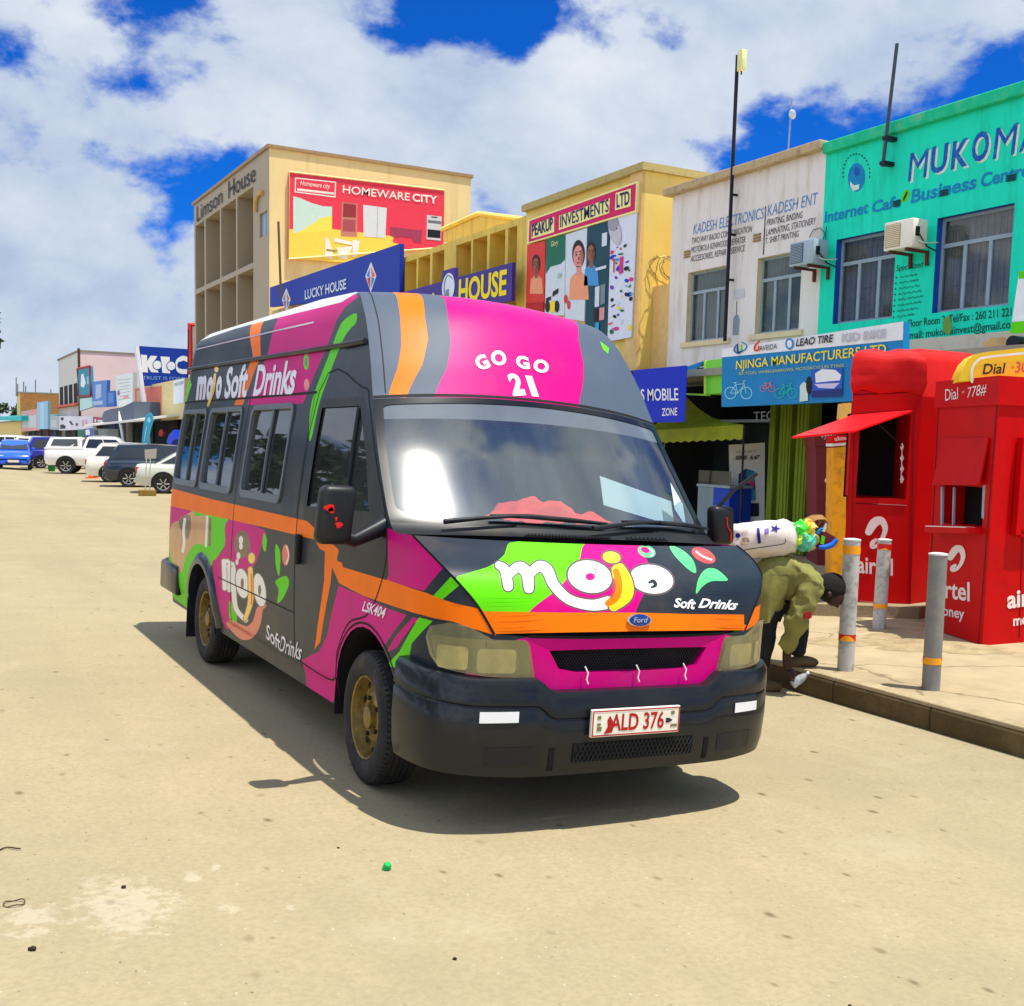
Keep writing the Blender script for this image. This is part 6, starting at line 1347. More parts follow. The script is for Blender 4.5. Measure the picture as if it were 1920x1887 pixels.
for p, q in ((Cp, Bk), (Bk, Lb), (Lb, Lp)): m_.quad(p, q, q+up_, p+up_, KRED)
m_.add([p+up_ for p in foot], [(0, 1, 2, 3)], KRED); wbuild(m_, 'wall', k)
ct = sum(foot, Vector())/4; m_ = MB(); out = [ct+(p-ct)*1.045 for p in foot]; z0_, z1_ = Vector((0, 0, FZ2)), Vector((0, 0, TZ2+.02))
for i in range(4): p, q = out[i]*1, out[(i+1) % 4]*1; p.z = q.z = 0; m_.quad(p+z0_, q+z0_, q+z1_, p+z1_, KRED)
m_.add([Vector((p.x, p.y, TZ2+.02)) for p in out], [(0, 1, 2, 3)], KRED); m_.add([Vector((p.x, p.y, FZ2)) for p in out], [(3, 2, 1, 0)], KRED); wbuild(m_, 'fascia', k)
m_ = MB(); Fo = Plane(out[0], Fm.n); put_text(m_, 'Dial', Fo, *k2((168, 352), (243, 340), (168, 285)), KWH, .006); put_text(m_, '*', Fo, *k2((266, 318), (282, 315), (266, 296)), KWH, .006); put_text(m_, '778#', Fo, *k2((298, 335), (412, 310), (298, 275)), KWH, .006, shear=.15); wbuild(m_, 'lettering', k)
m_ = MB(); fl_ = [Fm(*p, .02) for p in k2((158, 572), (430, 570), (402, 848), (124, 850))]; fl_[2] = Fm(*k2((402, 848))[0], .07); fl_[3] = Fm(*k2((124, 850))[0], .07); m_.prism(fl_, KRED, -nrm*.02); wbuild(m_, 'flap', k)
m_ = MB(); s_ = [Fm(*p, .01) for p in k2((124, 1090), (384, 1098), (384, 1135), (124, 1128))]; m_.prism([p+nrm*.14 for p in s_], KRED, -nrm*.16); m_.prism([Fm(*p, .16) for p in k2((135, 1089), (375, 1096), (375, 1101), (135, 1094))], KWH, -nrm*.1); wbuild(m_, 'counter_shelf', k)
m_ = MB()
for pts in (((140, 858), (150, 858), (147, 1088), (138, 1088)), ((388, 850), (402, 850), (392, 1050), (380, 1040)), ((212, 862), (218, 862), (212, 1086), (206, 1086))): m_.prism([Fm(*p, .004) for p in k2(*pts)], WFR, -nrm*.02)
wbuild(m_, 'window_frame', k)
m_ = MB(); swoosh(m_, Fm, k2((228, 1322), (212, 1335), (212, 1350), (235, 1345), (262, 1312), (274, 1265), (258, 1225), (228, 1232), (200, 1275)), [6, 8, 7, 6, 7, 9, 12, 14, 12], KWH)
for t, a, b2, c_ in (('airtel', (98, 1505), (312, 1535), (98, 1398)), ('money', (108, 1608), (280, 1640), (108, 1548))): put_text(m_, t, Fm, *k2(a, b2, c_), KWH, .006, bold=.02)
for t, a, b2, c_ in (('airtel', (527, 1578), (775, 1545), (527, 1470)), ('money', (562, 1680), (750, 1650), (562, 1618))): put_text(m_, t, Fr, *k2(a, b2, c_), KWH, .006, bold=.03)
wbuild(m_, 'logo', k)
m_ = MB(); m_.prism([Fr(*p, .01) for p in k2((588, 570), (760, 560), (760, 1120), (545, 1140))], KRED, Vector(Fr.n)*.06); m_.prism([Fr(*p, .07) for p in k2((575, 1110), (760, 1100), (760, 1140), (575, 1150))], KWH if False else KRED, -Vector(Fr.n)*.05); wbuild(m_, 'flap', k)
m_ = MB(); KSE = mat('kiosk_seam', srgb(120, 2, 4), .6)
def seam(pl_, pts, w=.012):
    for a_, b_ in zip(pts[:-1], pts[1:]): m_.tube([pl_(*a_, .003), pl_(*b_, .003)], w*.5, KSE, 4)
seam(Fm, k2((60, 1700), (125, 400))); seam(Fm, k2((360, 1790), (470, 380))); seam(Fm, k2((62, 1690), (370, 1790))); seam(Fr, k2((600, 1745), (640, 420)))
wbuild(m_, 'seam', k)
# yellow light box on its roof
yb = empty('light_box', Cp+Vector((.5, .2, TZ2)), 'yellow rounded advertising box on the roof of the nearest red kiosk', 'sign'); Fy = Plane(Cp+Vector((.12, .35, 0)), Fm.n*.55+Fr.n*.83)
YB = mat('box_yellow', srgb(252, 214, 40), .4, var=.05); outl = k2((243, 238), (262, 180), (292, 120), (335, 78), (420, 62), (800, 20), (800, 260), (420, 232))
m_ = MB(); m_.prism([Fy(*p) for p in outl], YB, -Vector(Fy.n)*.5); wbuild(m_, 'casing', yb, smooth=35)
m_ = MB(); px_poly(m_, Fy, stroke(k2((322, 240), (322, 170), (355, 115), (430, 92), (800, 55)), 4.5, 5), mat('box_white', srgb(250, 250, 236), .4), .004); put_text(m_, 'Dial', Fy, *k2((384, 196), (520, 190), (384, 135)), BLK, .008, shear=.2, bold=.01); put_text(m_, '*', Fy, *k2((548, 178), (572, 176), (548, 146)), RD, .008); put_text(m_, '303#', Fy, *k2((574, 186), (740, 178), (574, 124)), RD, .008, shear=.15, bold=.01); wbuild(m_, 'lettering', yb)
# open-window kiosk behind it
L1_, C1_ = PZ(.12)(1578, 1128), PZ(.12)(1706, 1133); L1_.z = C1_.z = 0; F1 = vplane(L1_, C1_); n1 = Vector(F1.n); a1 = (C1_-L1_).normalized(); B1_ = C1_-n1*1.3; D1_ = L1_+Vector((L1_.x, L1_.y, 0)).normalized()*1.3+a1*.05
k = empty('kiosk', (L1_+C1_)/2, 'red kiosk on a concrete slab with an open dark window under a raised flap', 'kiosk', 'red phone airtime kiosks')
T1 = F1(*kc((540, 345))[0]).z
a, b2, c_, d = [F1(*p) for p in kc((392, 560), (697, 480), (662, 965), (380, 955))]; sd1 = lambda v: (v-L1_).dot(a1)
hole = (sd1(d), (sd1(b2)+sd1(c_))/2, d.z, max(a.z, b2.z)); m_ = MB(); w1_ = (C1_-L1_).length
wall_hole(m_, L1_, a1, w1_, .12, T1, hole, KRED, -n1, .7)
for p, q in ((C1_, B1_), (B1_, D1_), (D1_, L1_)): m_.quad(p+Vector((0, 0, .12)), q+Vector((0, 0, .12)), q+Vector((0, 0, T1)), p+Vector((0, 0, T1)), KRED)
m_.add([p+Vector((0, 0, T1)) for p in (L1_, C1_, B1_, D1_)], [(0, 1, 2, 3)], KRED); wbuild(m_, 'wall', k)
Rk = C1_+Vector((.75, .12, 0)); m_ = MB(); m_.prism([C1_+Vector((.01, .01, .12)), Rk+Vector((0, 0, .12)), Rk+Vector((0, 0, T1-.05)), C1_+Vector((.01, .01, T1-.05))], KRED, n1*-.04); wbuild(m_, 'side_panel', k)
# canvas cover: rounded bulging top
T1b = F1(*kc((420, 108))[0]).z; cc = (L1_+C1_+B1_+D1_)/4; rowsx = []; rng = random.Random(2)
ringp = []
for i in range(4):
    p, q = [(L1_), (C1_), (B1_), (D1_)][i], [(C1_), (B1_), (D1_), (L1_)][i]
    ringp += [p.lerp(q, t/8) for t in range(8)]
for hq, sc in ((-.05, 1.02), (.0, 1.05), (.22, 1.075), (.5, 1.085), (.78, 1.07), (.92, 1.02), (1.0, .90), (1.03, .4), (1.04, .02)):
    rowsx.append([Vector((cc.x+(p.x-cc.x)*sc*(1+rng.uniform(-.008, .008)), cc.y+(p.y-cc.y)*sc*(1+rng.uniform(-.008, .008)), T1+(T1b-T1)*hq+.02*math.sin(i*1.3)+rng.uniform(-.006, .006))) for i, p in enumerate(ringp+[ringp[0]])])
    rowsx[-1][-1] = rowsx[-1][0]
R2 = []
for i in range(len(rowsx)-1): R2 += [[p.lerp(q, t/3) for p, q in zip(rowsx[i], rowsx[i+1])] for t in range(3)]
m_ = MB(); m_.grid(R2+[rowsx[-1]], KRED2); crumple(m_, 4., .022, 1.); wbuild(m_, 'canvas_cover', k, smooth=50, weld=True)
ct2 = [Rk+Vector((-.7, 0, 0)), Rk+Vector((.6, .05, 0)), Rk+Vector((.4, 1.0, 0)), Rk+Vector((-.7, .9, 0))]
m_ = MB(); zt_ = T1b+.05
m_.grid([[Vector((p.x, p.y, z)) for p in ct2+[ct2[0]]] for z in (T1-.25, zt_-.14)]+[[Vector((sum(q.x for q in ct2)/4*.35+p.x*.65, sum(q.y for q in ct2)/4*.35+p.y*.65, zt_)) for p in ct2+[ct2[0]]]]+[[Vector((sum(q.x for q in ct2)/4, sum(q.y for q in ct2)/4, zt_+.02))]*5], KRED2)
wbuild(m_, 'canvas_cover', k, smooth=60)
# raised flap
m_ = MB(); fp_ = [F1(*kc((360, 492))[0], .02), F1(*kc((700, 466))[0], .02)]; Fq = Plane(L1_+n1*.62, n1); fp_ += [Plane(L1_+n1*.55, n1)(*kc((372, 582))[0]), Plane(L1_+n1*.95-a1*.3, n1)(*kc((14, 618))[0])]
m_.prism(fp_, mat('flap_red', srgb(232, 22, 30), .4, coat=.3, var=.05), Vector((0, 0, .02))); m_.tube([F1(*kc((640, 660))[0], .01), Plane(L1_+n1*.3, n1)(*kc((512, 535))[0])], .008, BK, 5); wbuild(m_, 'raised_flap', k)
m_ = MB(); swoosh(m_, F1, kc((492, 1195), (474, 1212), (474, 1234), (500, 1226), (530, 1185), (546, 1130), (525, 1086), (485, 1096), (452, 1148)), [6, 9, 8, 6, 8, 10, 14, 17, 14], KWH); put_text(m_, 'airtel', F1, *kc((388, 1382), (590, 1400), (388, 1285)), KWH, .006, bold=.02)
wbuild(m_, 'logo', k)
m_ = MB()
for y_ in (665, 730, 790, 850): px_poly(m_, F1, kc((648, y_-26), (658, y_), (646, y_+24), (634, y_)), KWH, -.03)
m_.tube([F1(*kc((648, 645))[0], -.03), F1(*kc((640, 870))[0], -.03)], .006, KWH, 4); wbuild(m_, 'hanging_sachets', k)
m_ = MB(); m_.prism([Vector((p.x, p.y, .118)) for p in (L1_+n1*.28-a1*.35, C1_+n1*.22+a1*.05, Rk+n1*.2, Rk-n1*1.4, L1_-n1*1.4-a1*.35)], KSL, (0, 0, -.14)); o_ = m_.build('concrete_slab'); tag(o_, 'low rough concrete slab under the open window kiosk', 'slab')
k_ = [o for o in bpy.data.objects if o.get('label', '').startswith('red kiosk on a concrete')][0]; m_ = MB(); seam(F1, kc((400, 1545), (700, 1570))); seam(F1, kc((378, 985), (668, 1000))); seam(F1, kc((345, 1540), (372, 500))); seam(F1, kc((690, 1560), (712, 480))); seam(F1, kc((365, 368), (730, 350))); wbuild(m_, 'seam', k_)
# maroon kiosk and yellow post beyond it
mk = empty('kiosk', PZ(0)(1545, 1040), 'faded maroon kiosk partly hidden behind the yellow post', 'kiosk', 'red phone airtime kiosks'); Pm = PZ(KZ)(1532, 1060); Fk = Plane(Pm, (-.55, -.83, 0)); ak = Vector((.83, -.55, 0)); MAR = mat('kiosk_maroon', srgb(122, 40, 44), .6, var=.12)
m_ = MB(); q = [Fk(*p) for p in kc((150, 600), (330, 590), (320, 1340), (158, 1340))]; m_.prism(q, MAR, Vector((.5, .75, 0))); wbuild(m_, 'wall', mk); m_ = MB(); m_.prism([Fk(*p, .05) for p in kc((140, 600), (330, 590), (330, 655), (140, 660))], MAR, Vector((.5, .75, 0))); put_text(m_, '*778#', Fk, *kc((178, 625), (262, 618), (178, 600)), KWH, .06); wbuild(m_, 'fascia', mk)
m_ = MB(); swoosh(m_, Fk, kc((234, 905), (220, 915), (222, 930), (250, 900), (264, 860), (246, 826), (214, 856)), [4, 5, 5, 6, 8, 11, 9], KWH); put_text(m_, 'airtel', Fk, *kc((205, 1005), (310, 1010), (205, 965)), KWH, .01, bold=.02); wbuild(m_, 'logo', mk)
yp = empty('kiosk_post', PZ(KZ)(1570, 1075), 'tall amber yellow metal post with worn edges beside the open window kiosk', 'post'); Fp = Plane(PZ(KZ)(1572, 1085), (-.55, -.83, 0)); AMB = mat('post_amber', srgb(236, 160, 24), .5, var=.1, dirt=srgb(150, 80, 30), dirt_amt=.7, dirt_scale=7, scale=3)
m_ = MB(); m_.prism([Fp(*p) for p in kc((250, 670), (328, 660), (318, 1400), (240, 1400))], AMB, Vector((.25, .38, 0))); wbuild(m_, 'post', yp); m_ = MB(); m_.prism([Fp(*p, .02) for p in kc((245, 600), (335, 595), (335, 635), (245, 642))], KRED, Vector((.25, .38, 0))); m_.prism([Fp(*p, .01) for p in kc((245, 645), (330, 638), (330, 655), (245, 662))], KWH, Vector((.25, .38, 0))); put_text(m_, 'talktime', Fp, *kc((255, 630), (326, 624), (255, 607)), KWH, .03); wbuild(m_, 'head_band', yp)
m_ = MB(); m_.prism([Fp(*p) for p in kc((308, 415), (356, 412), (350, 510), (300, 505))], mat('post_sand', srgb(240, 186, 90), .6), Vector((.2, .3, 0))); tag(m_.build('metal_box'), 'small sand coloured box top sticking up behind the raised red flap', 'box')

# ---- the person bending over the kerb
FT = PZ(KZ)(1500, 1254); FPL = Plane(FT, (-.48, -.877, 0)); ED = Vector((.48, .877, 0))
J = lambda px_, py_, d=0.: FPL(px_, py_)+ED*d
def skinned(name, chains, m, parent=None, sub=2, root=None):
    """one continuous figure surface grown from joint chains [(point, radius)]; a joint given twice is shared"""
    V, Rr_, E = [], [], []; idx = {}
    def vid(p, r):
        key = tuple(round(c, 4) for c in p)
        if key not in idx: idx[key] = len(V); V.append(tuple(p)); Rr_.append(r)
        return idx[key]
    for ch in chains:
        ids = [vid(p, r) for p, r in ch]; E += list(zip(ids[:-1], ids[1:]))
    me = bpy.data.meshes.new(name); me.from_pydata(V, E, []); o = bpy.data.objects.new(name, me); COL.objects.link(o)
    s_ = o.modifiers.new('skin', 'SKIN'); s_.use_smooth_shade = True; ss_ = o.modifiers.new('sub', 'SUBSURF'); ss_.levels = sub; ss_.render_levels = sub
    for i, r in enumerate(Rr_):
        r = r if isinstance(r, tuple) else (r, r); o.data.skin_vertices[0].data[i].radius = r
    o.data.skin_vertices[0].data[0].use_root = True
    dg = bpy.context.evaluated_depsgraph_get(); dg.update(); ne = bpy.data.meshes.new_from_object(o.evaluated_get(dg)); vs = [tuple(v.co) for v in ne.vertices]; fs = [tuple(p.vertices) for p in ne.polygons]
    bpy.data.objects.remove(o); bpy.data.meshes.remove(ne); b_ = MB(); b_.add(vs, fs, m); return b_
SKN = mat('dark_skin', srgb(58, 38, 30), .55, var=.1); TRO = mat('trouser_black', srgb(30, 30, 34), .85, var=.25, scale=8); JAK = mat('jacket_olive', srgb(132, 130, 68), .8, var=.14, scale=5, dirt=srgb(92, 92, 48), dirt_amt=.5, dirt_scale=4, bump=.5, bscale=9)
pr = empty('person', FT, 'person in olive jacket and black trousers bending down to the gutter', 'person')
hip = J(1428, 1104, .0)
body_c = [[(hip, .15), (J(1468, 1086), .14), (J(1510, 1084), .15), (J(1532, 1092), .075), (J(1542, 1098), .062), (J(1554, 1106), .085), (J(1566, 1116), .075)]]
nsh, fsh = J(1512, 1096, -.16), J(1514, 1092, .16)
body_c += [[(J(1510, 1084), .15), (nsh, .075), (J(1484, 1148, -.20), .055), (J(1466, 1216, -.16), .038), (J(1468, 1240, -.14), .042), (J(1472, 1252, -.13), .034)],
           [(J(1510, 1084), .15), (fsh, .07), (J(1500, 1150, .20), .05), (J(1492, 1205, .16), .036), (J(1490, 1228, .14), .036)]]
bd_ = skinned('body', body_c, SKN)
for k_i, (dx, dd, ln) in enumerate(((-3, -.17, 1.), (1, -.155, 1.1), (5, -.14, 1.05), (8, -.12, .9), (12, -.10, .7))):   # fingers closing on the bottle
    b0 = J(1470+dx*.5, 1248, -.13+(dd+.13)*.4); bd_.tube([b0, J(1472+dx, 1256, dd), J(1475+dx*.9, 1256+8*ln, dd-.012), J(1480+dx*.6, 1256+13*ln, dd-.004)], [.011, .010, .009, .007], SKN, 6)
hd = J(1556, 1108); T = Matrix.Translation(hd) @ Matrix.Rotation(.5, 4, 'Y')
for cxp, cyp, r_ in ((1576, 1130, .014), (1568, 1136, .016)): bd_.lathe([(.0001, -r_), (r_*.8, -r_*.5), (r_, 0), (r_*.8, r_*.5), (.0001, r_)], SKN, 10, Matrix.Translation(J(cxp, cyp, -.02)))   # nose, mouth
bd_.lathe([(.0001, -.03), (.022, -.015), (.026, .004), (.016, .022), (.0001, .026)], SKN, 10, Matrix.Translation(J(1549, 1112, -.085)))   # ear
wbuild(bd_, 'body', pr, smooth=180)
# head with hair
def blob(mb, c, ax, m, n=18, k=10, noise=.0, seed=1, lo=-1., T=None):
    rng = random.Random(seed); e1 = Vector((.877, -.48, 0)); e2 = ED; e3 = Vector((0, 0, 1)); V = []; R_ = []
    ph = [(rng.uniform(0, 6.3), rng.uniform(2, 5), rng.uniform(2, 5)) for _ in range(4)]
    for i in range(k+1):
        t = -math.pi/2+math.pi*i/k; row = []
        for j in range(n+1):
            a_ = 2*math.pi*(j % n)/n; w = 1+noise*sum(math.sin(p+q*a_+r*t) for p, q, r in ph)/2
            row.append(c+e1*ax[0]*math.cos(t)*math.cos(a_)*w+e2*ax[1]*math.cos(t)*math.sin(a_)*w+e3*max(lo, math.sin(t))*ax[2]*w)
        R_.append(row)
    mb.grid(R_, m)
m_ = MB(); blob(m_, J(1564, 1117, -.01), (.082, .080, .088), SKN, n=20, k=14); wbuild(m_, 'face', pr, smooth=180, weld=True)
m_ = MB(); blob(m_, J(1558, 1102), (.132, .105, .12), mat('hair_black', (.010, .009, .009), .8, var=.4, scale=60, bump=1., bscale=90), noise=.03, n=26, k=16); wbuild(m_, 'hair', pr, smooth=180, weld=True)
m_ = skinned('jacket', [[(J(1432, 1150), (.16, .21)), (J(1424, 1112), (.185, .22)), (J(1440, 1084), (.185, .22)), (J(1476, 1080), (.18, .22)), (J(1514, 1082), (.175, .21)), (J(1536, 1092), (.09, .11))],
     [(J(1514, 1082), (.175, .21)), (J(1510, 1098, -.19), .115), (J(1485, 1148, -.21), .092), (J(1470, 1196, -.17), .074), (J(1467, 1218, -.16), .066)], [(J(1514, 1082), (.175, .21)), (J(1514, 1094, .19), .1), (J(1500, 1150, .21), .075), (J(1493, 1200, .165), .055)]], JAK, sub=3)
hemr = []
for cx_, cy_, rx_, rz_ in ((1446, 1076, .205, .21), (1437, 1098, .20, .225), (1430, 1120, .18, .23), (1426, 1142, .15, .225), (1424, 1160, .125, .215)):
    c0 = J(cx_, cy_); hemr.append([c0+Vector((.877, -.48, 0))*rx_*math.cos(a_)*(1+.05*math.sin(9*a_))+ED*rz_*math.sin(a_)*(1+.05*math.sin(7*a_))+Vector((0, 0, .05*math.cos(a_)*(cy_-1076)/80)) for a_ in np.linspace(0, 2*math.pi, 41)])
m_.grid(hemr, JAK)
crumple(m_, 9., .016, 2.); crumple(m_, 22., .009, 5.)
m_.v = [tuple(Vector(v)+Vector((.877, -.48, .2))*(.010*math.sin(34*v[2]+21*v[0]-17*v[1])+.006*math.sin(55*v[0]-40*v[2]))) for v in m_.v]
jk = wbuild(m_, 'jacket', pr, smooth=180)
m_ = MB(); JS = [J(p[0], p[1], -.31) for p in ((1490, 1140), (1497, 1136), (1503, 1139), (1503, 1147), (1497, 1151), (1490, 1148))]; m_.prism(JS, mat('patch_red', srgb(160, 30, 24), .7), ED*.12); wbuild(m_, 'arm_patch', jk)
m_ = skinned('trousers', [[(hip, (.16, .19)), (J(1460, 1128, .10), .115), (J(1506, 1146, .12), .09), (J(1505, 1190, .10), .078), (J(1500, 1238, .08), .07)], [(hip, (.16, .19)), (J(1428, 1150, -.08), .12), (J(1434, 1195, -.05), .088), (J(1420, 1262, -.02), .075)]], TRO)
crumple(m_, 12., .010, 3.)
wbuild(m_, 'trousers', pr, smooth=180)
SHOE = mat('shoe_brown', srgb(92, 74, 50), .6, var=.2)
for (sx_, sy_), dd in (((1497, 1247), .07), ((1424, 1290), -.02)):
    m_ = MB(); c0 = J(sx_, sy_, dd); zb_ = KZ if sy_ < 1270 else RZ; e1 = Vector((.877, -.48, 0)); c0.z = zb_+.04
    blob(m_, c0+e1*.05, (.135, .048, .055), SHOE, lo=-.68, n=20, k=10); wbuild(m_, 'shoe', pr, smooth=60, weld=True)
# what is carried on the back: each thing separate
def proj(mb_src, pts, m, dst, lift=.006, sub=4):
    bvh = BVHTree.FromPolygons([Vector(v) for v in mb_src.v], mb_src.f); Q = dens(pts, sub); o_ = Vector(CAMP); V = []
    for p in Q:
        d_ = Vector(ray(*p)).normalized(); h = bvh.ray_cast(o_, d_)
        if h[0] is None: h = bvh.find_nearest(FPL(*p))
        V.append(Vector(h[0])-d_*lift)
    dst.poly(V, m)
SAC = mat('sack_white', srgb(226, 216, 206), .7, var=.06, scale=5, dirt=srgb(196, 160, 130), dirt_amt=.35, dirt_scale=3, bump=.5, bscale=7)
sk = MB(); n_ = 40; R_ = []
for i, (x, y, ry, rd_) in enumerate(((1364, 1018, .10, .02), (1369, 1017, .135, .09), (1390, 1014, .15, .15), (1420, 1011, .142, .17), (1450, 1009, .148, .18), (1475, 1008, .142, .17), (1490, 1010, .11, .12), (1498, 1012, .03, .03))):
    c0 = J(x, y); R_.append([c0+Vector((0, 0, 1))*ry*math.copysign(abs(math.sin(a_))**.75, math.sin(a_))*(1+.03*math.sin(5*a_+i))+ED*rd_*math.cos(a_)*(1+.05*math.sin(3*a_+2*i))+Vector((.877, -.48, 0))*.012*math.sin(2*a_+i*1.7) for a_ in np.linspace(0, 2*math.pi, n_+1)])
R2 = []
for i in range(len(R_)-1): R2 += [[p.lerp(q, t/4) for p, q in zip(R_[i], R_[i+1])] for t in range(4)]
sk.grid(R2+[R_[-1]], SAC); crumple(sk, 11., .014, 1.); crumple(sk, 30., .007, 4.); sko = empty('sack', J(1430, 1012), 'white woven sack with blue prints lying across the back of the bending person', 'sack'); cp = C(.18018, 1360, 960)
dc = MB(); SB = mat('sack_blue', srgb(36, 26, 140), .7); star = [(520+ (62 if i % 2 == 0 else 24)*math.sin(i*math.pi/5+.3), 172-(46 if i % 2 == 0 else 18)*math.cos(i*math.pi/5+.3)) for i in range(10)]
for pts, m in ((cp(*star), SB), (cp((325, 170), (355, 166), (372, 325), (340, 335)), SB), (cp(*[(130+26*math.cos(a_), 248+28*math.sin(a_)) for a_ in np.linspace(0, 6, 12)]), SB), (cp((405, 180), (450, 165), (455, 215), (410, 240)), mat('sack_violet', srgb(110, 90, 170), .7)), (cp((170, 275), (245, 262), (250, 320), (165, 345)), mat('sack_tan', srgb(206, 164, 136), .7))): proj(sk, pts, m, dc)
proj(sk, stroke(cp((110, 415), (280, 385), (450, 360), (612, 330), (622, 280)), 1.2), BLK, dc)
wbuild(dc, 'print', sko); wbuild(sk, 'bag', sko, smooth=60)
def lump(px_, py_, r, m, mb, seed, d=0.): blob(mb, J(px_, py_, d), (r[0], r[1], r[2]), m, noise=.12, seed=seed, n=30, k=18)
CARR = [(1495, 993, (.065, .07, .062), 'bag_green', (60, 230, 60), -.06), (1512, 990, (.06, .07, .06), 'bag_yellow', (246, 206, 70), -.03), (1506, 1014, (.075, .09, .075), 'bag_mint', (90, 200, 170), -.05), (1520, 1010, (.06, .08, .085), 'bag_straw', (190, 180, 110), .02), (1498, 1008, (.06, .06, .06), 'bag_lime', (190, 240, 60), -.08)]
cb_ = empty('plastic_bags', J(1508, 1004), 'bundle of crumpled green, yellow and mint plastic bags at the neck of the white sack', 'plastic bag')
for i, (x, y, r, nm, c0, d) in enumerate(CARR): m_ = MB(); lump(x, y, r, mat(nm, srgb(*c0), .3, coat=.5, var=.35, scale=22), m_, i+3, d); crumple(m_, 24., .022, i); crumple(m_, 60., .008, i); wbuild(m_, 'bag', cb_, smooth=25, weld=True)
hb = empty('folded_bag', J(1550, 1012), 'small dark red bag with a blue rim and white flap behind the plastic bundle', 'bag'); m_ = MB(); m_.prism([J(*p, .02) for p in cp((960, 180), (1040, 200), (1160, 270), (1100, 360), (960, 375), (930, 330))], mat('bag_maroon', srgb(110, 24, 40), .6), ED*.12); wbuild(m_, 'pouch', hb)
m_ = MB(); m_.tube([J(*p, .0) for p in cp((960, 230), (975, 190), (1010, 175))], .018, CYB, 6); m_.tube([J(*p, .0) for p in cp((1160, 290), (1110, 345), (1040, 370), (970, 365))], [.02, .024, .022, .016], P('rim_blue', 20, 100, 214), 8); wbuild(m_, 'rim', hb, smooth=60); m_ = MB(); m_.prism([J(*p, -.01) for p in cp((1000, 200), (1045, 110), (1060, 130), (1030, 210))], WHS, ED*.02); wbuild(m_, 'flap', hb)
m_ = MB(); m_.prism([J(*p, -.01) for p in cp((1000, 240), (1035, 260), (1020, 340), (985, 330))], GR, ED*.02); wbuild(m_, 'trim', hb)
m_ = MB(); st = [J(*p, .1) for p in cp((800, 110), (880, 50), (960, 15), (1030, 15), (1065, 50), (1055, 100))]; m_.grid([[p+ED*d_+Vector((0, 0, -.02*abs(d_)*20)) for d_ in (-.12, -.04, .06, .14)] for p in st], mat('straw', srgb(150, 110, 60), .9, var=.25, scale=30, bump=.6, bscale=40)); tag(m_.build('straw_hat', smooth=60), 'brown straw hat brim showing above the plastic bags', 'hat')
# plastic bottle in the hand
bt = empty('plastic_bottle', J(1486, 1268, -.12), 'clear crushed plastic bottle held over the gutter by the person', 'bottle'); Tb = Matrix.Translation(J(1487, 1270, -.15)) @ Matrix.Rotation(math.radians(50), 4, Vector((.48, .877, 0))) @ Matrix.Translation((0, 0, -.06))
m_ = MB(); m_.lathe([(.0001, 0), (.030, .003), (.034, .02), (.031, .04), (.034, .06), (.034, .10), (.024, .13), (.013, .145), (.013, .16)], glass_mat('bottle_plastic', (.8, .84, .86), .4, (.75, .77, .78), rough=.1), 18, Tb); wbuild(m_, 'bottle', bt, smooth=50); m_ = MB(); m_.lathe([(.0145, .158), (.0145, .175), (.0001, .176)], WHS, 14, Tb); wbuild(m_, 'cap', bt)
m_ = MB(); m_.lathe([(.0346, .062), (.0346, .096)], P('label_grey', 170, 176, 180), 18, Tb); wbuild(m_, 'label', bt)
# small litter on the road
m_ = MB(); p = PZ(road_z(PZ(.05)(725, 1630).x))(725, 1630); m_.lathe([(.0001, .026), (.012, .026), (.017, .018), (.016, .004), (.019, .0), (.015, .0)], P('cap_green', 10, 170, 80, r=.3), 16, Matrix.Translation(p+Vector((0, 0, .004))) @ Matrix.Rotation(.5, 4, 'X')); tag(m_.build('bottle_cap', smooth=40), 'bright green plastic bottle cap lying on the open road', 'bottle cap')
m_ = MB(); p = PZ(.06)(27, 1709); p.z = road_z(p.x)+.006; m_.tube([p+Vector((.035*math.cos(a_), .03*math.sin(a_), .004*math.sin(3*a_))) for a_ in np.linspace(0, 2*math.pi, 18, endpoint=False)], .0025, P('wire_brown', 90, 70, 40), 5, close=True); tag(m_.build('wire_ring'), 'small brown wire ring lying on the road at the left edge', 'wire')
m_ = MB(); p = PZ(.06)(10, 1606); p.z = road_z(p.x)+.006; m_.tube([p+Vector((.05*t-.02, .02*math.sin(3*t), 0)) for t in np.linspace(0, 1.5, 6)], .003, P('twig_dark', 60, 44, 24), 5); tag(m_.build('twig'), 'short curved dark twig on the road at the left edge', 'twig')
rng = random.Random(9)
for i, (x, y, r) in enumerate(((62, 1812, .013), (232, 1683, .010), (853, 1795, .008), (1595, 1853, .006), (634, 1587, .006))):
    m_ = MB(); p = PZ(.03)(x, y); p.z = road_z(p.x)+r*.5; blob(m_, p, (r, r*.8, r*.6), P('pebble_dark', 50, 40, 28, r=.9), noise=.2, seed=i, n=8, k=5)
    lab = ('darkest pebble near the lower left corner of the road', 'small dark pebble beside the white spill on the road', 'tiny dark pebble in the middle foreground of the road', 'tiny dark pebble near the right foreground of the road', 'tiny dark pebble just left of the green bottle cap')[i]
    tag(m_.build('pebble', smooth=50, weld=True), lab, 'pebble', 'loose pebbles on the road')
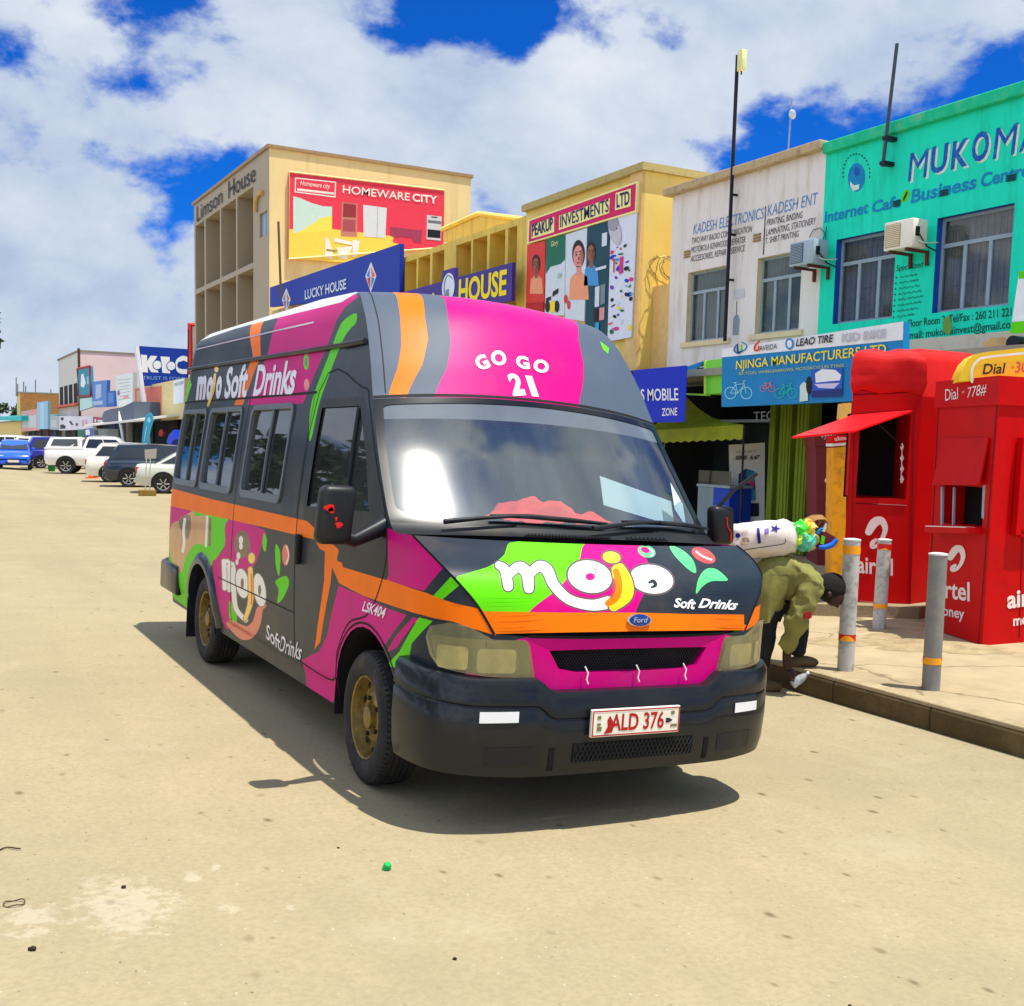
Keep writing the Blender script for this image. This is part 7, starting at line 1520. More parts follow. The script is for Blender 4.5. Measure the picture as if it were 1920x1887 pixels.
# ------------------------------------------------------------------ parked cars
CGL = mat('car_glass', (.012, .016, .02), .08, spec=.8, coat=.5, var=.1); TLR = mat('tail_lamp', srgb(190, 14, 20), .2, coat=.6); HLP = mat('head_lamp', srgb(230, 226, 206), .15, coat=.8); TRIM = mat('car_trim', (.012, .012, .013), .5); ALW = mat('alloy_wheel', srgb(196, 200, 204), .3, metal=.8, var=.1); PLT = mat('plate_pale', srgb(230, 226, 200), .5)
def car(name, label, loc, head, L, hw, H, zb, kind, colr, cab, hood=None, group='cars parked nose-in along the street', r=.33, cat='car'):
    """cab = (rear base x, rear roof x, front roof x, windscreen base x)"""
    e = empty(name, loc, label, cat, group, rot=(0, 0, head)); P_ = mat('car_'+colr[0], srgb(*colr[1]), .25, coat=1., var=.04, scale=2)
    lo = .26 if kind != 'pickup' else .42; st = []
    for x, k, dz, lift in ((0, .90, -.10, .16), (.04, .95, -.03, .06), (.20, .99, 0, .0), (L*.3, 1, .0, 0), (L*.6, 1, -.01, 0), (cab[3], 1, -.03, 0), (cab[3]+(L-cab[3])*.55, .98, -.10, 0), (L-.18, .93, -.20, .0), (L-.04, .86, -.30, .08), (L, .78, -.40, .16)):
        w = hw*k; z1 = zb+dz; z0 = lo+lift; st.append([Vector(p) for p in ((x, 0, z0), (x, w*.88, z0), (x, w*.98, z0+.14), (x, w, (z0+z1)/2), (x, w*.985, z1-.12), (x, w*.93, z1-.02), (x, w*.8, z1+.01), (x, 0, z1+.03))])
    full = [row+[Vector((p.x, -p.y, p.z)) for p in row[-2:0:-1]]+[row[0]] for row in st]
    m_ = MB(); m_.grid(full, P_); m_.add([p for p in full[0]], [tuple(range(len(full[0])-1))], P_); m_.add([p for p in full[-1]], [tuple(range(len(full[-1])-2, -1, -1))], P_); b_ = m_.build('body', e, smooth=50)
    xa, xb, xc, xd = cab; wb_, wr = hw*.90, hw*.72
    def cabpt(x0, s, z): return None
    A = [(xa, wb_, zb), (xd, wb_, zb-.02), (xc, wr, H-.04), (xb, wr, H-.03)]
    prof = lambda x, w, z: [Vector((x, w*q, z+.035*(1-q*q) if z > zb+.1 else z)) for q in (1, .6, 0, -.6, -1)]
    m_ = MB(); m_.grid([prof(xa, wb_, zb-.01), prof(xa+(xb-xa)*.9, wr*1.02, H-.09), prof(xb+.03, wr*.98, H-.04), prof((xb+xc)/2, wr, H), prof(xc-.05, wr*.99, H-.04), prof(xc+.06, wr*1.03, H-.09), prof(xd, wb_, zb-.03)], P_)
    for sg in (1, -1): m_.poly([Vector((x, sg*y, z)) for x, y, z in ((xa, wb_, zb-.01), (xd, wb_, zb-.03), (xc+.06, wr*1.03, H-.09), (xc-.05, wr*.99, H-.04), ((xb+xc)/2, wr, H), (xb+.03, wr*.98, H-.04), (xa+(xb-xa)*.9, wr*1.02, H-.09))], P_)
    m_.build('roof', b_, smooth=40)
    # glass
    def sidept(u, v, sg):
        x0, x1 = xa+(xb-xa)*v, xd+(xc-xd)*v; return Vector((x0+(x1-x0)*u, sg*(wb_+(wr*1.02-wb_)*v+.010), zb+(H-.08-zb)*v))
    n = {'suv': 3, 'sedan': 2, 'pickup': 2, 'hatch': 2}[kind]
    for sg in (1, -1):
        for i in range(n):
            u0, u1 = .05+.90*i/n+.012, .05+.90*(i+1)/n-.012; w_ = MB(); w_.prism([sidept(u0, .12, sg), sidept(u1, .12, sg), sidept(u1, .88, sg), sidept(u0, .88, sg)], CGL, (0, -sg*.012, 0)); w_.build('window', e)
    for x0, x1, nm in ((xa, xb, 'rear_window'), (xd, xc, 'windscreen')):
        sg = -1 if nm == 'rear_window' else 1; q = lambda v, s: Vector((x0+(x1-x0)*v+sg*.012, s*(wb_+(wr-wb_)*v)*.90, zb+(H-.08-zb)*v+.01)); w_ = MB(); w_.prism([q(.12, 1), q(.12, -1), q(.86, -1), q(.86, 1)], CGL, (-sg*.01, 0, 0)); w_.build(nm, e)
    # bed canopy / rails of the pick-up
    if kind == 'pickup':
        c_ = MB(); c_.box(.12, xa-.01, -hw*.86, hw*.86, zb+.002, zb+.02, TRIM)
        for sg in (1, -1): c_.box(.02, xa+.1, sg*hw*.90-.05, sg*hw*.90+.05, zb-.02, zb+.05, P_); c_.tube([(xa+.1, sg*hw*.72, H-.1), (xa-.6, sg*hw*.86, zb+.06)], .04, P_, 6)
        c_.build('load_bed', e)
        cn = MB(); cn.grid([[Vector((x, hw*.86*q*s_, z)) for q in (1, .6, 0, -.6, -1)] for x, z, s_ in ((.06, zb+.05, 1), (.28, H-.10, .88), (xa-.05, H-.05, .86), (xa+.02, H-.05, .86))], P_)
        for sg in (1, -1): cn.poly([Vector(p) for p in ((.06, sg*hw*.86, zb+.05), (xa, sg*hw*.86, zb+.05), (xa, sg*hw*.86*.86, H-.05), (.28, sg*hw*.86*.88, H-.10))], P_)
        cn.build('bed_canopy', e, smooth=40)
        for sg in (1, -1): w_ = MB(); w_.prism([Vector(p) for p in ((.30, sg*hw*.85, zb+.14), (xa-.2, sg*hw*.85, zb+.14), (xa-.22, sg*hw*.79, H-.16), (.44, sg*hw*.79, H-.18))], CGL, (0, sg*.015, 0)); w_.build('window', e)
    for sg in (1, -1):
        t_ = MB(); zt = zb-.10 if kind != 'pickup' else zb-.15
        t_.bbox(-.015, .22, sg*hw*.80-.12+(-.0), sg*hw*.80+.12, zt-.20, zt+.02, TLR, .03); t_.v = [(x, sg*min(abs(y), hw*1.0+.004), z) for x, y, z in t_.v]; t_.build('tail_lamp', e, smooth=40)
        h_ = MB(); h_.bbox(L-.32, L-.06, sg*hw*.66-.16, sg*hw*.66+.16, zb-.42, zb-.24, HLP, .05); h_.build('headlight', e, smooth=40)
    m_ = MB(); m_.bbox(-.06, .12, -hw*.88, hw*.88, lo+.10, lo+.26, TRIM if kind in ('pickup',) else P_, .03); m_.build('rear_bumper', e, smooth=40)
    m_ = MB(); m_.bbox(L-.20, L+.03, -hw*.74, hw*.74, lo+.02, lo+.22, P_, .05); m_.box(L-.1, L+.034, -hw*.45, hw*.45, lo+.05, lo+.14, TRIM); m_.build('front_bumper', e, smooth=40)
    m_ = MB(); m_.box(-.072, -.062, -.26, .26, lo+.30, lo+.42, PLT); m_.build('number_plate', e); m_ = MB(); m_.box(L+.036, L+.046, -.26, .26, lo+.12, lo+.24, PLT); m_.build('number_plate', e)
    for x in (L*.19, L*.80):
        for sg in (1, -1):
            T = Matrix.Translation((x, sg*(hw-.11), r)) @ Matrix.Rotation(sg*-math.pi/2, 4, 'X'); a_ = MB(); n_ = 20
            a_.add([Vector((x+(r+.07)*math.cos(q), sg*(hw*1.0+.006), r+.02+(r+.07)*math.sin(q))) for q in np.linspace(-.2, math.pi+.2, n_)], [tuple(range(n_))], TRIM); a_.build('wheel_arch', e)
            w_ = MB(); w_.lathe([(r*.66, .10), (r*.64, .08), (r*.58, .085), (r*.2, .09), (.0001, .095)], TRIM, 20, T)
            for k in range(6): q = 2*math.pi*k/6; w_.tube([T @ Vector((.04*math.cos(q), .04*math.sin(q), .10)), T @ Vector((r*.62*math.cos(q), r*.62*math.sin(q), .105))], .025, ALW, 5)
            w_.lathe([(r*.66, .10), (r*.66, .115), (r*.58, .11)], ALW, 20, T); wo = w_.build('wheel', e); t_ = MB(); t_.lathe([(r*.66, .10), (r*.76, .122), (r*.92, .12), (r, .09), (r, -.08), (r*.66, -.09)], RUB, 28, T); t_.build('tyre', wo, smooth=40)
    m_ = MB(); m_.box(.3, L-.3, -hw*.8, hw*.8, lo-.04, lo+.1, TRIM); m_.build('underbody', e)
    for sg in (1, -1): m_ = MB(); m_.bbox(xd-.35, xd-.2, sg*(hw+.08)-.09, sg*(hw+.08)+.09, zb+.0, zb+.15, P_, .03); m_.build('mirror', e, smooth=40)
    return e
def cpos(px_, py_, head, back): p = PZ(RZ)(px_, py_); return Vector((p.x, p.y, RZ))-Vector((math.cos(head), math.sin(head), 0))*back
hd = math.radians(-10)
def wloc(px_, py_, head, L, hw):
    p = PZ(RZ)(px_, py_); c, s_ = math.cos(head), math.sin(head); x, y = L*.19, -(hw-.06); return Vector((p.x-(c*x-s_*y), p.y-(s_*x+c*y), RZ))
def cloc(rear_x, y): return Vector((rear_x, y, RZ))
car('parked_car', 'silver saloon with red tail lamps, parked nearest behind the minibus', wloc(306, 926, hd, 4.6, .88), hd, 4.6, .88, 1.44, .98, 'sedan', ('silver', (206, 210, 196)), (.55, 1.35, 2.75, 3.55))
car('parked_car', 'dark blue-grey hatchback car with one red tail lamp between the silver and cream cars', wloc(241, 914, hd, 4.5, .9), hd, 4.5, .9, 1.62, 1.02, 'suv', ('darkblue', (34, 48, 62)), (.12, .5, 2.75, 3.5))
car('parked_car', 'cream white estate car with alloy wheels between dark hatchback and white pick-up', wloc(204, 905, hd, 4.7, .9), hd, 4.7, .9, 1.62, 1.02, 'suv', ('cream', (240, 236, 220)), (.12, .6, 2.8, 3.6))
car('pickup_truck', 'white double cab pick-up with black wheel arches and alloy wheels', wloc(124, 889, math.radians(-18), 5.3, .95), math.radians(-18), 5.3, .95, 1.86, 1.22, 'pickup', ('white', (246, 246, 244)), (1.75, 2.0, 3.3, 4.1), r=.40, cat='pick-up')
car('parked_car', 'dark navy blue car half hidden behind the bright blue car', cloc(5.9, 67.5), math.radians(0), 4.4, .92, 1.75, 1.05, 'suv', ('navy', (16, 26, 140)), (.12, .5, 2.7, 3.4))
car('moving_car', 'bright blue small car facing the camera at the left picture edge', Vector((5.45, 66.0, -.15)), math.radians(-97), 4.0, .85, 1.5, .98, 'hatch', ('blue', (24, 92, 222)), (.25, .7, 2.1, 3.0), group='cars driving on the street')
for i, (x, y, k, c_, lab) in enumerate(((6.3, 74.0, 'sedan', ('white', (246, 246, 244)), 'white saloon parked just beyond the white pick-up'), (6.2, 80, 'suv', ('white', (246, 246, 244)), 'white high car in the far parked row, nearest of the far white ones'), (6.1, 88, 'suv', ('cream', (240, 236, 220)), 'cream car in the far parked row above the bright blue car'), (6.0, 97, 'sedan', ('white', (246, 246, 244)), 'white saloon deep in the far parked row'), (5.9, 107, 'suv', ('white', (246, 246, 244)), 'farthest white car of the parked row'))):
    car('parked_car', lab, cloc(x+.8, y), math.radians(-10), 4.5, .9, 1.5 if k == 'sedan' else 1.7, 1.0, k, c_, (.5, 1.2, 2.7, 3.5) if k == 'sedan' else (.12, .5, 2.8, 3.5))
# ------------------------------------------------------------------ the far end of the street
c5 = C(.192708, 0, 620)
def block(name, label, lx, rx, ty_px, col, X=14., depth=8, cat='building', z0=0., by=None, parts=()):
    """far block whose street front spans two measured points"""
    y1, y0 = PX(X)(*lx).y, PX(X)(*rx).y; z1 = PX(X)(*ty_px).z; e = empty(name, (X, (y0+y1)/2, z0), label, cat)
    m_ = MB(); m_.box(X, X+depth, y0, y1, z0, z1, col); wbuild(m_, 'wall', e); m_ = MB(); m_.box(X-.1, X+depth+.1, y0-.1, y1+.1, z1+.002, z1+.16, mat('far_coping', srgb(150, 136, 118), .9, var=.2)); wbuild(m_, 'coping', e)
    return e, y0, y1, z1
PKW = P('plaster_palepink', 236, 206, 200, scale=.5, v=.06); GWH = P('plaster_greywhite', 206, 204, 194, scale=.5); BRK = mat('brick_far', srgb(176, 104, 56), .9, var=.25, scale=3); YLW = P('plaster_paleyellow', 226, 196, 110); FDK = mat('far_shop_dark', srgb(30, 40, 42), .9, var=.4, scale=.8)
e, y0, y1, z1 = block('pink_building', 'tall pale building with a pink flank and grey-white front far down the street', c5((566, 280))[0], c5((766, 205))[0], c5((766, 207))[0], GWH, depth=22)
m_ = MB(); F_ = PY(y0-.06); a, b2 = F_(*c5((778, 205))[0]), F_(*c5((1345, 240))[0]); m_.box(a.x, FX+22, y0-.05, y0-.003, 0, z1, PKW); wbuild(m_, 'pink_flank', e); m_ = MB(); m_.box(FX-.12, a.x, y0-.12, y0-.052, 0, z1+.3, BR); wbuild(m_, 'downpipe', e)
for k in range(4):
    ya_ = y0+(y1-y0)*(.08+.23*k); m_ = MB(); m_.box(FX-.05, FX-.002, ya_, ya_+(y1-y0)*.15, PX(14)(*c5((660, 715))[0]).z, PX(14)(*c5((660, 535))[0]).z, FDK); wbuild(m_, 'window', e)
m_ = MB(); m_.box(FX-.5, FX-.002, y0, y1, PX(14)(*c5((660, 745))[0]).z, PX(14)(*c5((660, 725))[0]).z, P('slab_red', 206, 90, 60)); wbuild(m_, 'ledge', e)
e, y0, y1, z1 = block('brick_building', 'orange brick building with thin rooftop aerials near the end of the street', c5((162, 650))[0], c5((192, 603))[0], c5((192, 606))[0], YLW, depth=40)
m_ = MB(); m_.box(FX+.05, FX+40, y0-.08, y0-.003, 0, z1, BRK); wbuild(m_, 'brick_flank', e)
m_ = MB()
for x_, t in ((158, 455), (172, 520), (230, 500), (345, 480), (495, 570), (250, 540)): a = PY(y0+2)(*c5((x_, 640))[0]); b2 = PY(y0+2)(*c5((x_, t))[0]); m_.tube([a, b2], .07, P('aerial_grey', 120, 116, 116), 4)
wbuild(m_, 'aerial', e)
e, y0, y1, z1 = block('teal_roof_hut', 'low yellow shop with a bright cyan roof at the far left end of the street', c5((-60, 850))[0], c5((205, 850))[0], c5((205, 885))[0], YLW, X=13.2, depth=6)
m_ = MB(); m_.prism([PX(12.4)(*p) for p in c5((-80, 870), (205, 880), (205, 832), (-80, 838))], P('roof_cyan', 40, 190, 196), (8, 0, .6)); wbuild(m_, 'roof', e)
# continuous dark shop fronts with a pavement canopy
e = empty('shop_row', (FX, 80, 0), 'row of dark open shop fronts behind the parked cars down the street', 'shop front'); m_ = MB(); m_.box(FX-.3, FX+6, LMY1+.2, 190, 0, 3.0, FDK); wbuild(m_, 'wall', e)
m_ = MB(); Wc = PX(10.8); p = [Wc(*q) for q in c5((820, 935), (1390, 880))]; m_.prism([Vector((10.8, p[0].y, p[0].z)), Vector((10.8, p[1].y, p[1].z)), Vector((13.7, p[1].y, p[1].z+.5)), Vector((13.7, p[0].y, p[0].z+.5))], P('canopy_offwhite', 236, 232, 216), (0, 0, .12)); wbuild(m_, 'canopy', e)
m_ = MB()
for k in range(14): y_ = 64+k*7; m_.box(FX-.4, FX-.302, y_, y_+2.4, .3, 2.6, mat('far_goods_%d' % (k % 5), srgb(*((60, 30, 34), (30, 60, 50), (120, 110, 100), (40, 50, 90), (90, 30, 40))[k % 5]), .8, var=.5, scale=2))
wbuild(m_, 'goods', e)
FB = lambda nm, lab, pts, base, layers=(), texts=(), X=13.4, **k: sign(nm, lab, PX(X), c5(*pts), base, [(c5(*p), m) for p, m in layers], [(t, *c5(a, b2, c_), m, kw) for t, a, b2, c_, m, kw in texts], .25, **k)
FB('shop_board', 'salmon red and pale yellow shop board with a white end, behind the minibus', ((1305, 562), (1800, 462), (1790, 860), (1322, 893)), P('board_cream', 226, 206, 140, v=.15), [(((1308, 565), (1575, 540), (1570, 885), (1322, 890)), P('board_salmon', 226, 110, 84, v=.1)), (((1330, 590), (1370, 585), (1375, 800), (1340, 800)), P('board_tan', 226, 170, 120)), (((1395, 620), (1430, 610), (1432, 800), (1400, 810)), P('board_tan', 226, 170, 120)), (((1340, 770), (1385, 765), (1385, 830), (1342, 835)), P('board_cream', 226, 206, 140)), (((1690, 490), (1798, 465), (1790, 700), (1690, 720)), WHS)], [('OFFICE SUPPLY', (1700, 545), (1795, 520), (1700, 515), P('board_ink', 70, 70, 80), {})], cat='shop board', X=12.6)
FB('shop_board', 'white shop board with small pictures left of the white pavement canopy', ((575, 832), (905, 838), (905, 962), (577, 972)), P('board_white', 226, 222, 228), [(tuple(((605+16*math.cos(q)), 860+16*math.sin(q)) for q in np.linspace(0, 6, 10)), BLK), (((585, 920), (610, 912), (640, 930), (635, 955), (588, 958)), BLK), (((670, 885), (690, 880), (715, 915), (700, 925)), BLK), (((735, 905), (760, 900), (760, 925), (742, 930)), P('board_maroon', 130, 40, 70)), (((800, 870), (815, 868), (815, 930), (800, 932)), P('board_rose', 220, 150, 160)), (((830, 868), (845, 866), (845, 930), (830, 932)), P('board_rose', 220, 150, 160))], cat='shop board', X=13.)
FB('shop_board', 'narrow red and white shop board beside the white one with small pictures', ((906, 842), (1016, 852), (1014, 905), (906, 900)), P('board_red', 176, 40, 56), [(((920, 860), (936, 862), (936, 895), (920, 893)), WHS), (((950, 868), (1000, 872), (1000, 890), (950, 886)), WHS)], cat='shop board', X=13.)
FB('shop_board', 'pink and white weathered shop board under the brick building', ((205, 790), (358, 762), (362, 972), (212, 985)), P('board_pink', 226, 160, 150), [(((215, 835), (352, 822), (354, 940), (220, 948)), P('board_paleblue', 200, 210, 214))], cat='shop board', X=13.2)
FB('shop_board', 'tall pale sky blue shop board between two lower boards', ((360, 700), (466, 685), (464, 958), (366, 962)), P('board_sky', 150, 200, 226), [(((390, 705), (430, 700), (430, 950), (392, 955)), P('board_sky2', 180, 214, 236))], cat='shop board', X=13.)
FB('shop_board', 'plain grey shop board right of the tall sky blue board', ((470, 820), (572, 830), (574, 968), (472, 962)), P('board_grey', 176, 186, 192), [(((500, 870), (550, 872), (550, 940), (500, 938)), P('board_grey2', 200, 206, 210))], cat='shop board', X=13.2)
FB('shop_board', 'teal advertising board with a white phone shape and red frame', ((757, 372), (874, 347), (884, 632), (770, 640)), P('board_teal', 20, 140, 166), [(((790, 430), (812, 420), (835, 510), (812, 560), (785, 540)), WHS), (((845, 450), (862, 445), (864, 520), (848, 525)), P('board_aqua', 120, 210, 220))], X=13.2, cat='shop board', frame=P('frame_red', 150, 40, 50), fw=.10)
FB('shop_board', 'pale mint board below the teal advertising board', ((775, 660), (890, 655), (896, 742), (778, 782)), P('board_mint', 190, 226, 220), [(((778, 640), (890, 632), (890, 652), (778, 664)), BLK)], cat='shop board', X=13.2)
FB('shop_board', 'light blue board with white writing patches right of the teal one', ((890, 500), (1040, 482), (1034, 742), (896, 748)), P('board_blue', 84, 136, 206), [(((930, 530), (985, 520), (985, 650), (930, 670)), P('board_bluewhite', 176, 196, 226)), (((905, 690), (1000, 680), (1000, 720), (905, 728)), P('board_bluewhite', 176, 196, 226))], cat='shop board', X=13.3)
FB('shop_board', 'small square deep blue board beside the light blue one', ((1030, 592), (1112, 585), (1114, 735), (1034, 742)), P('board_deepblue', 40, 96, 180), [(((1055, 610), (1105, 606), (1106, 700), (1056, 706)), P('board_blue', 84, 136, 206))], cat='shop board', X=13.1)
FB('shop_board', 'white notice board with faint lines of writing left of the blue billboard', ((1120, 442), (1296, 408), (1290, 722), (1140, 745)), P('board_notice', 226, 230, 222), [(((1150+10*(i % 3), 480+i*32), (1270-14*(i % 2), 466+i*31), (1270-14*(i % 2), 474+i*31), (1150+10*(i % 3), 488+i*32)), P('board_line', 170, 190, 186)) for i in range(7)]+[(((1145, 590), (1165, 586), (1165, 630), (1145, 634)), P('board_violet', 160, 60, 140)), (((1200, 640), (1250, 634), (1250, 660), (1200, 668)), P('board_rose', 220, 150, 160))], X=13.1, cat='shop board')
m_ = MB(); A_w = PX(11.2); pts_ = [A_w(*p) for p in c5((990, 850), (1010, 790), (1070, 765), (1180, 750), (1300, 690), (1305, 880), (1170, 870), (1000, 893))]; m_.prism(pts_, P('awning_slate', 84, 96, 112), (2.2, 0, 0)); tag(m_.build('awning'), 'dark slate rounded awning over the far shops', 'awning')
# big blue lettered billboard standing across the pavement
KP = PY(66.); kcorn = c5((1345, 150), (1838, 182), (1832, 482), (1392, 548)); KBL = P('billboard_blue', 10, 58, 160)
kp = sign('blue_billboard', 'big blue billboard with bold pale letters standing above the far shops', KP, kcorn, KBL,
     [(c5((1370, 235), (1430, 240), (1432, 300), (1465, 245), (1530, 250), (1490, 320), (1545, 410), (1470, 405), (1435, 345), (1440, 410), (1385, 405)), WHS), (c5((1562, 252), (1650, 258), (1655, 418), (1580, 412)), WHS)]+[(stroke(c5((1828, 285), (1780, 270), (1735, 300), (1730, 350), (1755, 395), (1825, 400)), 9), WHS), (ellipse(*c5((1530, 335))[0], 9, 9.5), KBL), (ellipse(*c5((1530, 335))[0], 7.6, 8), WHS), (ellipse(*c5((1665, 345))[0], 9, 9.5), KBL), (ellipse(*c5((1665, 345))[0], 7.6, 8), WHS), (ellipse(*c5((1755, 335))[0], 6, 6.5), KBL)],
     [('TRUST IS FOREVER', *c5((1388, 475), (1890, 490), (1388, 442)), P('billboard_text', 130, 170, 214), {})], .3, cat='billboard')
m_ = MB(); a, b2 = KP(*c5((1345, 155))[0]), KP(*c5((1392, 560))[0]); m_.tube([a+Vector((-.1, 0, 0)), Vector((a.x+.7, a.y, 0))], .14, WHS, 6); wbuild(m_, 'leg', kp); c_ = KP(*c5((1800, 300))[0]); m_ = MB(); m_.tube([Vector((c_.x, 66.5, 0)), Vector((c_.x, 66.5, c_.z))], .14, WHS, 6); wbuild(m_, 'leg', kp)
sign('framed_board', 'small white board with a red frame just left of the finned house', PY(63.), [(356, 609), (420, 609), (420, 700), (357, 700)], WHS, [], [], .15, frame=P('frame_coral', 226, 60, 50), fw=.16)
m_ = MB(); a, b2 = PY(60.)(348, 690), PY(60.)(353, 618); m_.tube([Vector((a.x, 60., 0)), b2], .03, POLE, 5); tag(m_.build('thin_mast'), 'thin dark mast in front of the small red framed board', 'mast')
m_ = MB(); a, b2 = PX(13.5)(527, 560), PX(13.5)(522, 416); m_.tube([a, b2], .05, P('mast_rust', 96, 70, 50), 6); tag(m_.build('roof_mast'), 'rusty thin mast rising in front of the coral billboard flank', 'mast')
# pavement flags and small things among the parked cars
def ground(px_, X): p = PX(X)(px_, 880); return Vector((X, p.y, KZ))
ff = empty('feather_flag', PX(10.9)(272, 840), 'teal feather shaped advertising flag on a pole above the parked cars', 'flag'); Q = PX(10.9); m_ = MB(); m_.prism([Q(*p) for p in c5((1372, 1150), (1385, 1000), (1400, 880), (1425, 810), (1458, 798), (1485, 830), (1490, 880), (1465, 960), (1445, 1060), (1430, 1145))], P('flag_teal', 20, 150, 176), (.03, 0, 0)); m_.poly([Q(*p, .02) for p in ellipse(*c5((1455, 870))[0], 3, 5)], P('flag_pale', 150, 214, 226)); m_.poly([Q(*p, .02) for p in stroke(c5((1405, 1080), (1420, 1000), (1432, 940)), 2)], P('flag_pale', 150, 214, 226)); wbuild(m_, 'cloth', ff)
m_ = MB(); a = Q(*c5((1440, 1100))[0]); m_.tube([Vector((a.x, a.y, KZ)), a], .03, WHS, 6); wbuild(m_, 'pole', ff)
m_ = MB(); m_.tube([Q(*p) for p in c5((1205, 1130), (1190, 1000), (1170, 880), (1158, 785))], [.05, .09, .10, .02], P('flag_white', 226, 230, 226), 8); a = Q(*c5((1205, 1130))[0]); m_.tube([Vector((a.x, a.y, KZ)), a], .03, WHS, 6); tag(m_.build('furled_flag', smooth=60), 'white furled flag on a leaning pole before the far canopy', 'flag')
m_ = MB(); m_.prism([PX(12.5)(*p) for p in c5((1540, 1000), (1555, 965), (1575, 960), (1590, 1000), (1575, 1030), (1548, 1028))], P('shirt_red', 226, 40, 40), (.1, 0, 0)); tag(m_.build('hanging_shirt'), 'small red garment hanging in the dark shop front', 'garment')
m_ = MB(); m_.prism([PX(11.5)(*p) for p in c5((1618, 1090), (1640, 1020), (1690, 965), (1695, 1060), (1650, 1110))], P('umbrella_blue', 20, 60, 210), (.3, 0, 0)); tag(m_.build('folded_umbrella'), 'half folded blue umbrella at the edge of the minibus', 'umbrella')
for i, (pts, c_, lab) in enumerate(((((820, 955), (900, 950), (902, 1030), (822, 1030)), (60, 90, 170), 'small blue and white poster under the far canopy'), (((755, 965), (818, 960), (818, 1045), (760, 1045)), (10, 110, 70), 'green booth panel beside the far canopy'), (((905, 955), (1150, 960), (1150, 1030), (905, 1035)), (120, 124, 122), 'long grey mural board under the far canopy'))):
    sign('wall_poster', lab, PX(12.2), c5(*pts), P('panel_%d' % i, *c_, v=.3, scale=1.5), [] if i == 1 else [(c5((pts[0][0]+12, pts[0][1]+12), (pts[0][0]+50, pts[0][1]+10), (pts[0][0]+55, pts[0][1]+60), (pts[0][0]+14, pts[0][1]+62)), WHS if i == 0 else BLK)], cat='poster')
st_ = empty('trestle_sign', PZ(RZ)(281, 932), 'small grey notice on two thin poles set in concrete blocks behind the minibus', 'sign'); Sp = Plane(PZ(RZ)(281, 930), (-.2, -.97, 0)); m_ = MB(); m_.prism([Sp(*p) for p in c5((1408, 1160), (1525, 1150), (1520, 1245), (1412, 1250))], P('notice_grey', 172, 166, 156), Vector((.0, .03, 0))); wbuild(m_, 'board', st_)
for a, b2 in (((1425, 1245), (1412, 1575)), ((1462, 1245), (1455, 1600))):
    m_ = MB(); p, q = Sp(*c5(a)[0]), Sp(*c5(b2)[0]); m_.tube([p, q], .018, P('pole_pale', 190, 190, 170), 5); wbuild(m_, 'pole', st_); m_ = MB(); m_.bbox(q.x-.20, q.x+.20, q.y-.12, q.y+.12, RZ, RZ+.2, P('block_ochre', 140, 110, 50), .03); wbuild(m_, 'block', st_)
p = PZ(RZ)(97, 884); m_ = MB(); m_.lathe([(.16, 0), (.2, .4), (.22, .42), (.2, .43)], P('bin_green', 10, 110, 50), 14, Matrix.Translation(p)); m_.lathe([(.2, .43), (.0001, .44)], P('bin_green', 10, 110, 50), 14, Matrix.Translation(p)); tag(m_.build('green_bucket'), 'green bucket on the road behind the white pick-up', 'bucket')
p = PZ(RZ)(172, 897); m_ = MB(); m_.box(p.x-.25, p.x+.25, p.y-.25, p.y+.25, p.z, p.z+.04, P('cone_orange', 240, 70, 20)); m_.lathe([(.17, .04), (.10, .22), (.06, .26), (.0001, .262)], P('cone_orange', 240, 70, 20), 14, Matrix.Translation(p)); tag(m_.build('traffic_cone', smooth=40), 'squat orange traffic cone behind the cream estate car', 'traffic cone')
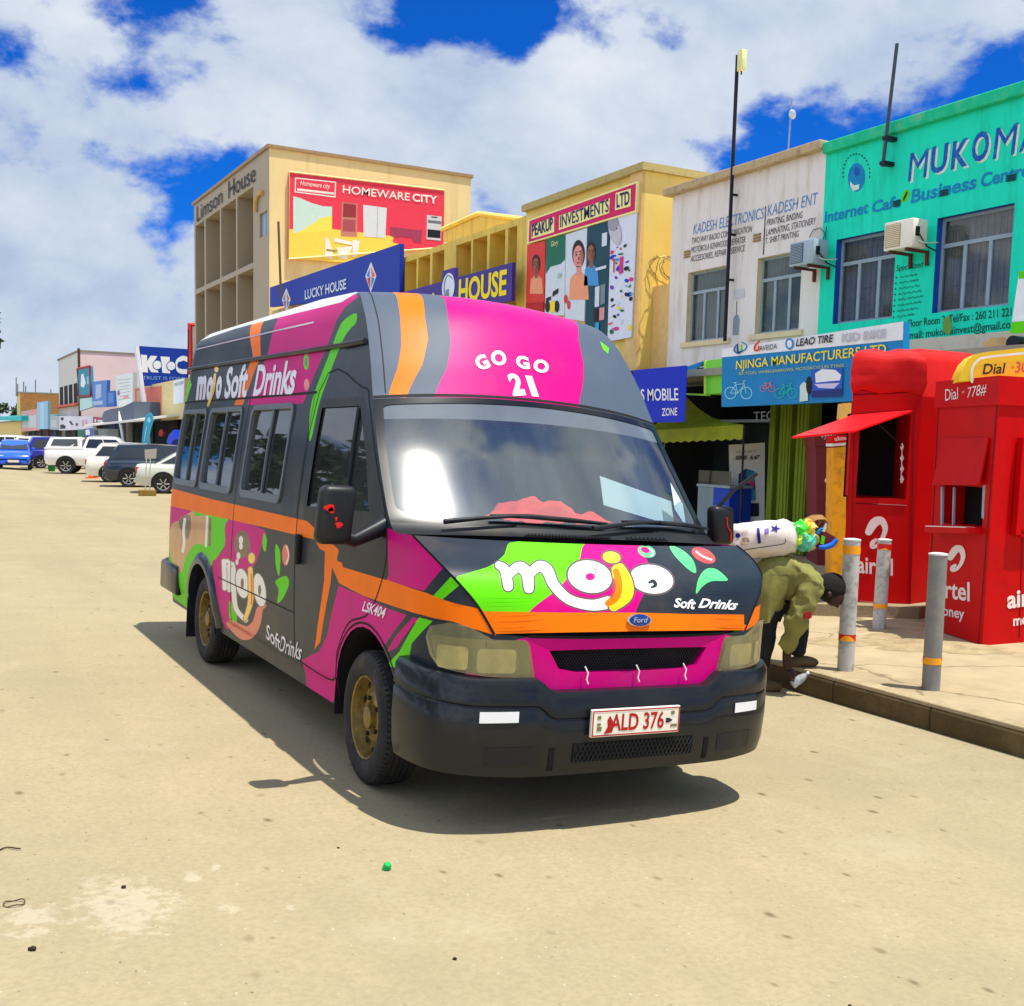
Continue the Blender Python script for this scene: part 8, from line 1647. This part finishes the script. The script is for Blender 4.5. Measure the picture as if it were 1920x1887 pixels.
# far end closing the street: low horizon trees
rng = random.Random(21)
FOL = mat('foliage', (.045, .085, .025), .7, var=.45, scale=.6); BARK = mat('bark', (.09, .06, .04), .9, var=.3)
def tree(label, base, h, cr_, nleaf, seed, cen=None, leaf=.16, group=None):
    rng = random.Random(seed); e = empty('tree', base, label, 'tree', group); m_ = MB(); top = Vector((0, 0, h*.62)); m_.tube([Vector((0, 0, 0)), Vector((.1, .05, h*.3)), top], [h*.035, h*.026, h*.014], BARK, 8)
    cl = []
    for i in range(14):
        a_ = rng.uniform(0, 6.3); rr = cr_*rng.uniform(.35, .9); p = Vector((rr*math.cos(a_), rr*math.sin(a_), h*rng.uniform(.45, .98))); cl.append((p, cr_*rng.uniform(.22, .42))); m_.tube([Vector((.1, .05, h*rng.uniform(.3, .5))), p*.6+Vector((0, 0, h*.18)), p], [h*.012, h*.007, h*.003], BARK, 5, cap=False)
    m_.build('trunk', e, smooth=60); c_ = MB(); V = []; F = []
    for i in range(nleaf):
        c0, r_ = rng.choice(cl); d_ = Vector((rng.gauss(0, 1), rng.gauss(0, 1), rng.gauss(0, .8))); d_.normalize(); p = c0+d_*r_*rng.uniform(.4, 1.05); u = Vector((rng.gauss(0, 1), rng.gauss(0, 1), rng.gauss(0, .6))).normalized(); v = u.cross(Vector((rng.gauss(0, 1), rng.gauss(0, 1), rng.gauss(0, 1)))).normalized(); s_ = leaf*rng.uniform(.6, 1.3); o = len(V)
        V += [p-u*s_, p+v*s_*.45, p+u*s_, p-v*s_*.45]; F.append((o, o+1, o+2, o+3))
    c_.add(V, F, FOL); c_.build('crown', e); return e
# leaves of a tree entering the picture at the left edge
tp = Vector(CAMP)+Vector(ray(-262, 490)).normalized()*26; tree('leafy tree whose branch tips just enter the left edge of the picture', Vector((tp.x-.0, tp.y, .1)), tp.z*1.28, 2.0, 5200, 5, leaf=.17)
for i in range(6): tree('distant dark green tree closing the end of the street', Vector((6+i*5.2, 230+(i % 3)*14, -.2)), 6.5+(i % 3)*1.4, 3.6, 1500, 40+i, leaf=.5, group='trees at the far end of the street')

# the far side of the street, seen only as reflections in the bus windows
for i, (x, y, h_) in enumerate(((-12.5, 3, 6.5), (-14, 9.5, 7.5), (-12, 16, 6.2), (-14.5, 23, 8.0), (-12.5, 31, 7.0), (-14, 41, 7.5), (-13, 53, 7.0))): tree('broad street tree on the far side of the road, mirrored in the bus windows', Vector((x, y, -.4)), h_, 3.4, 1700, 60+i, leaf=.42, group='street trees across the road')
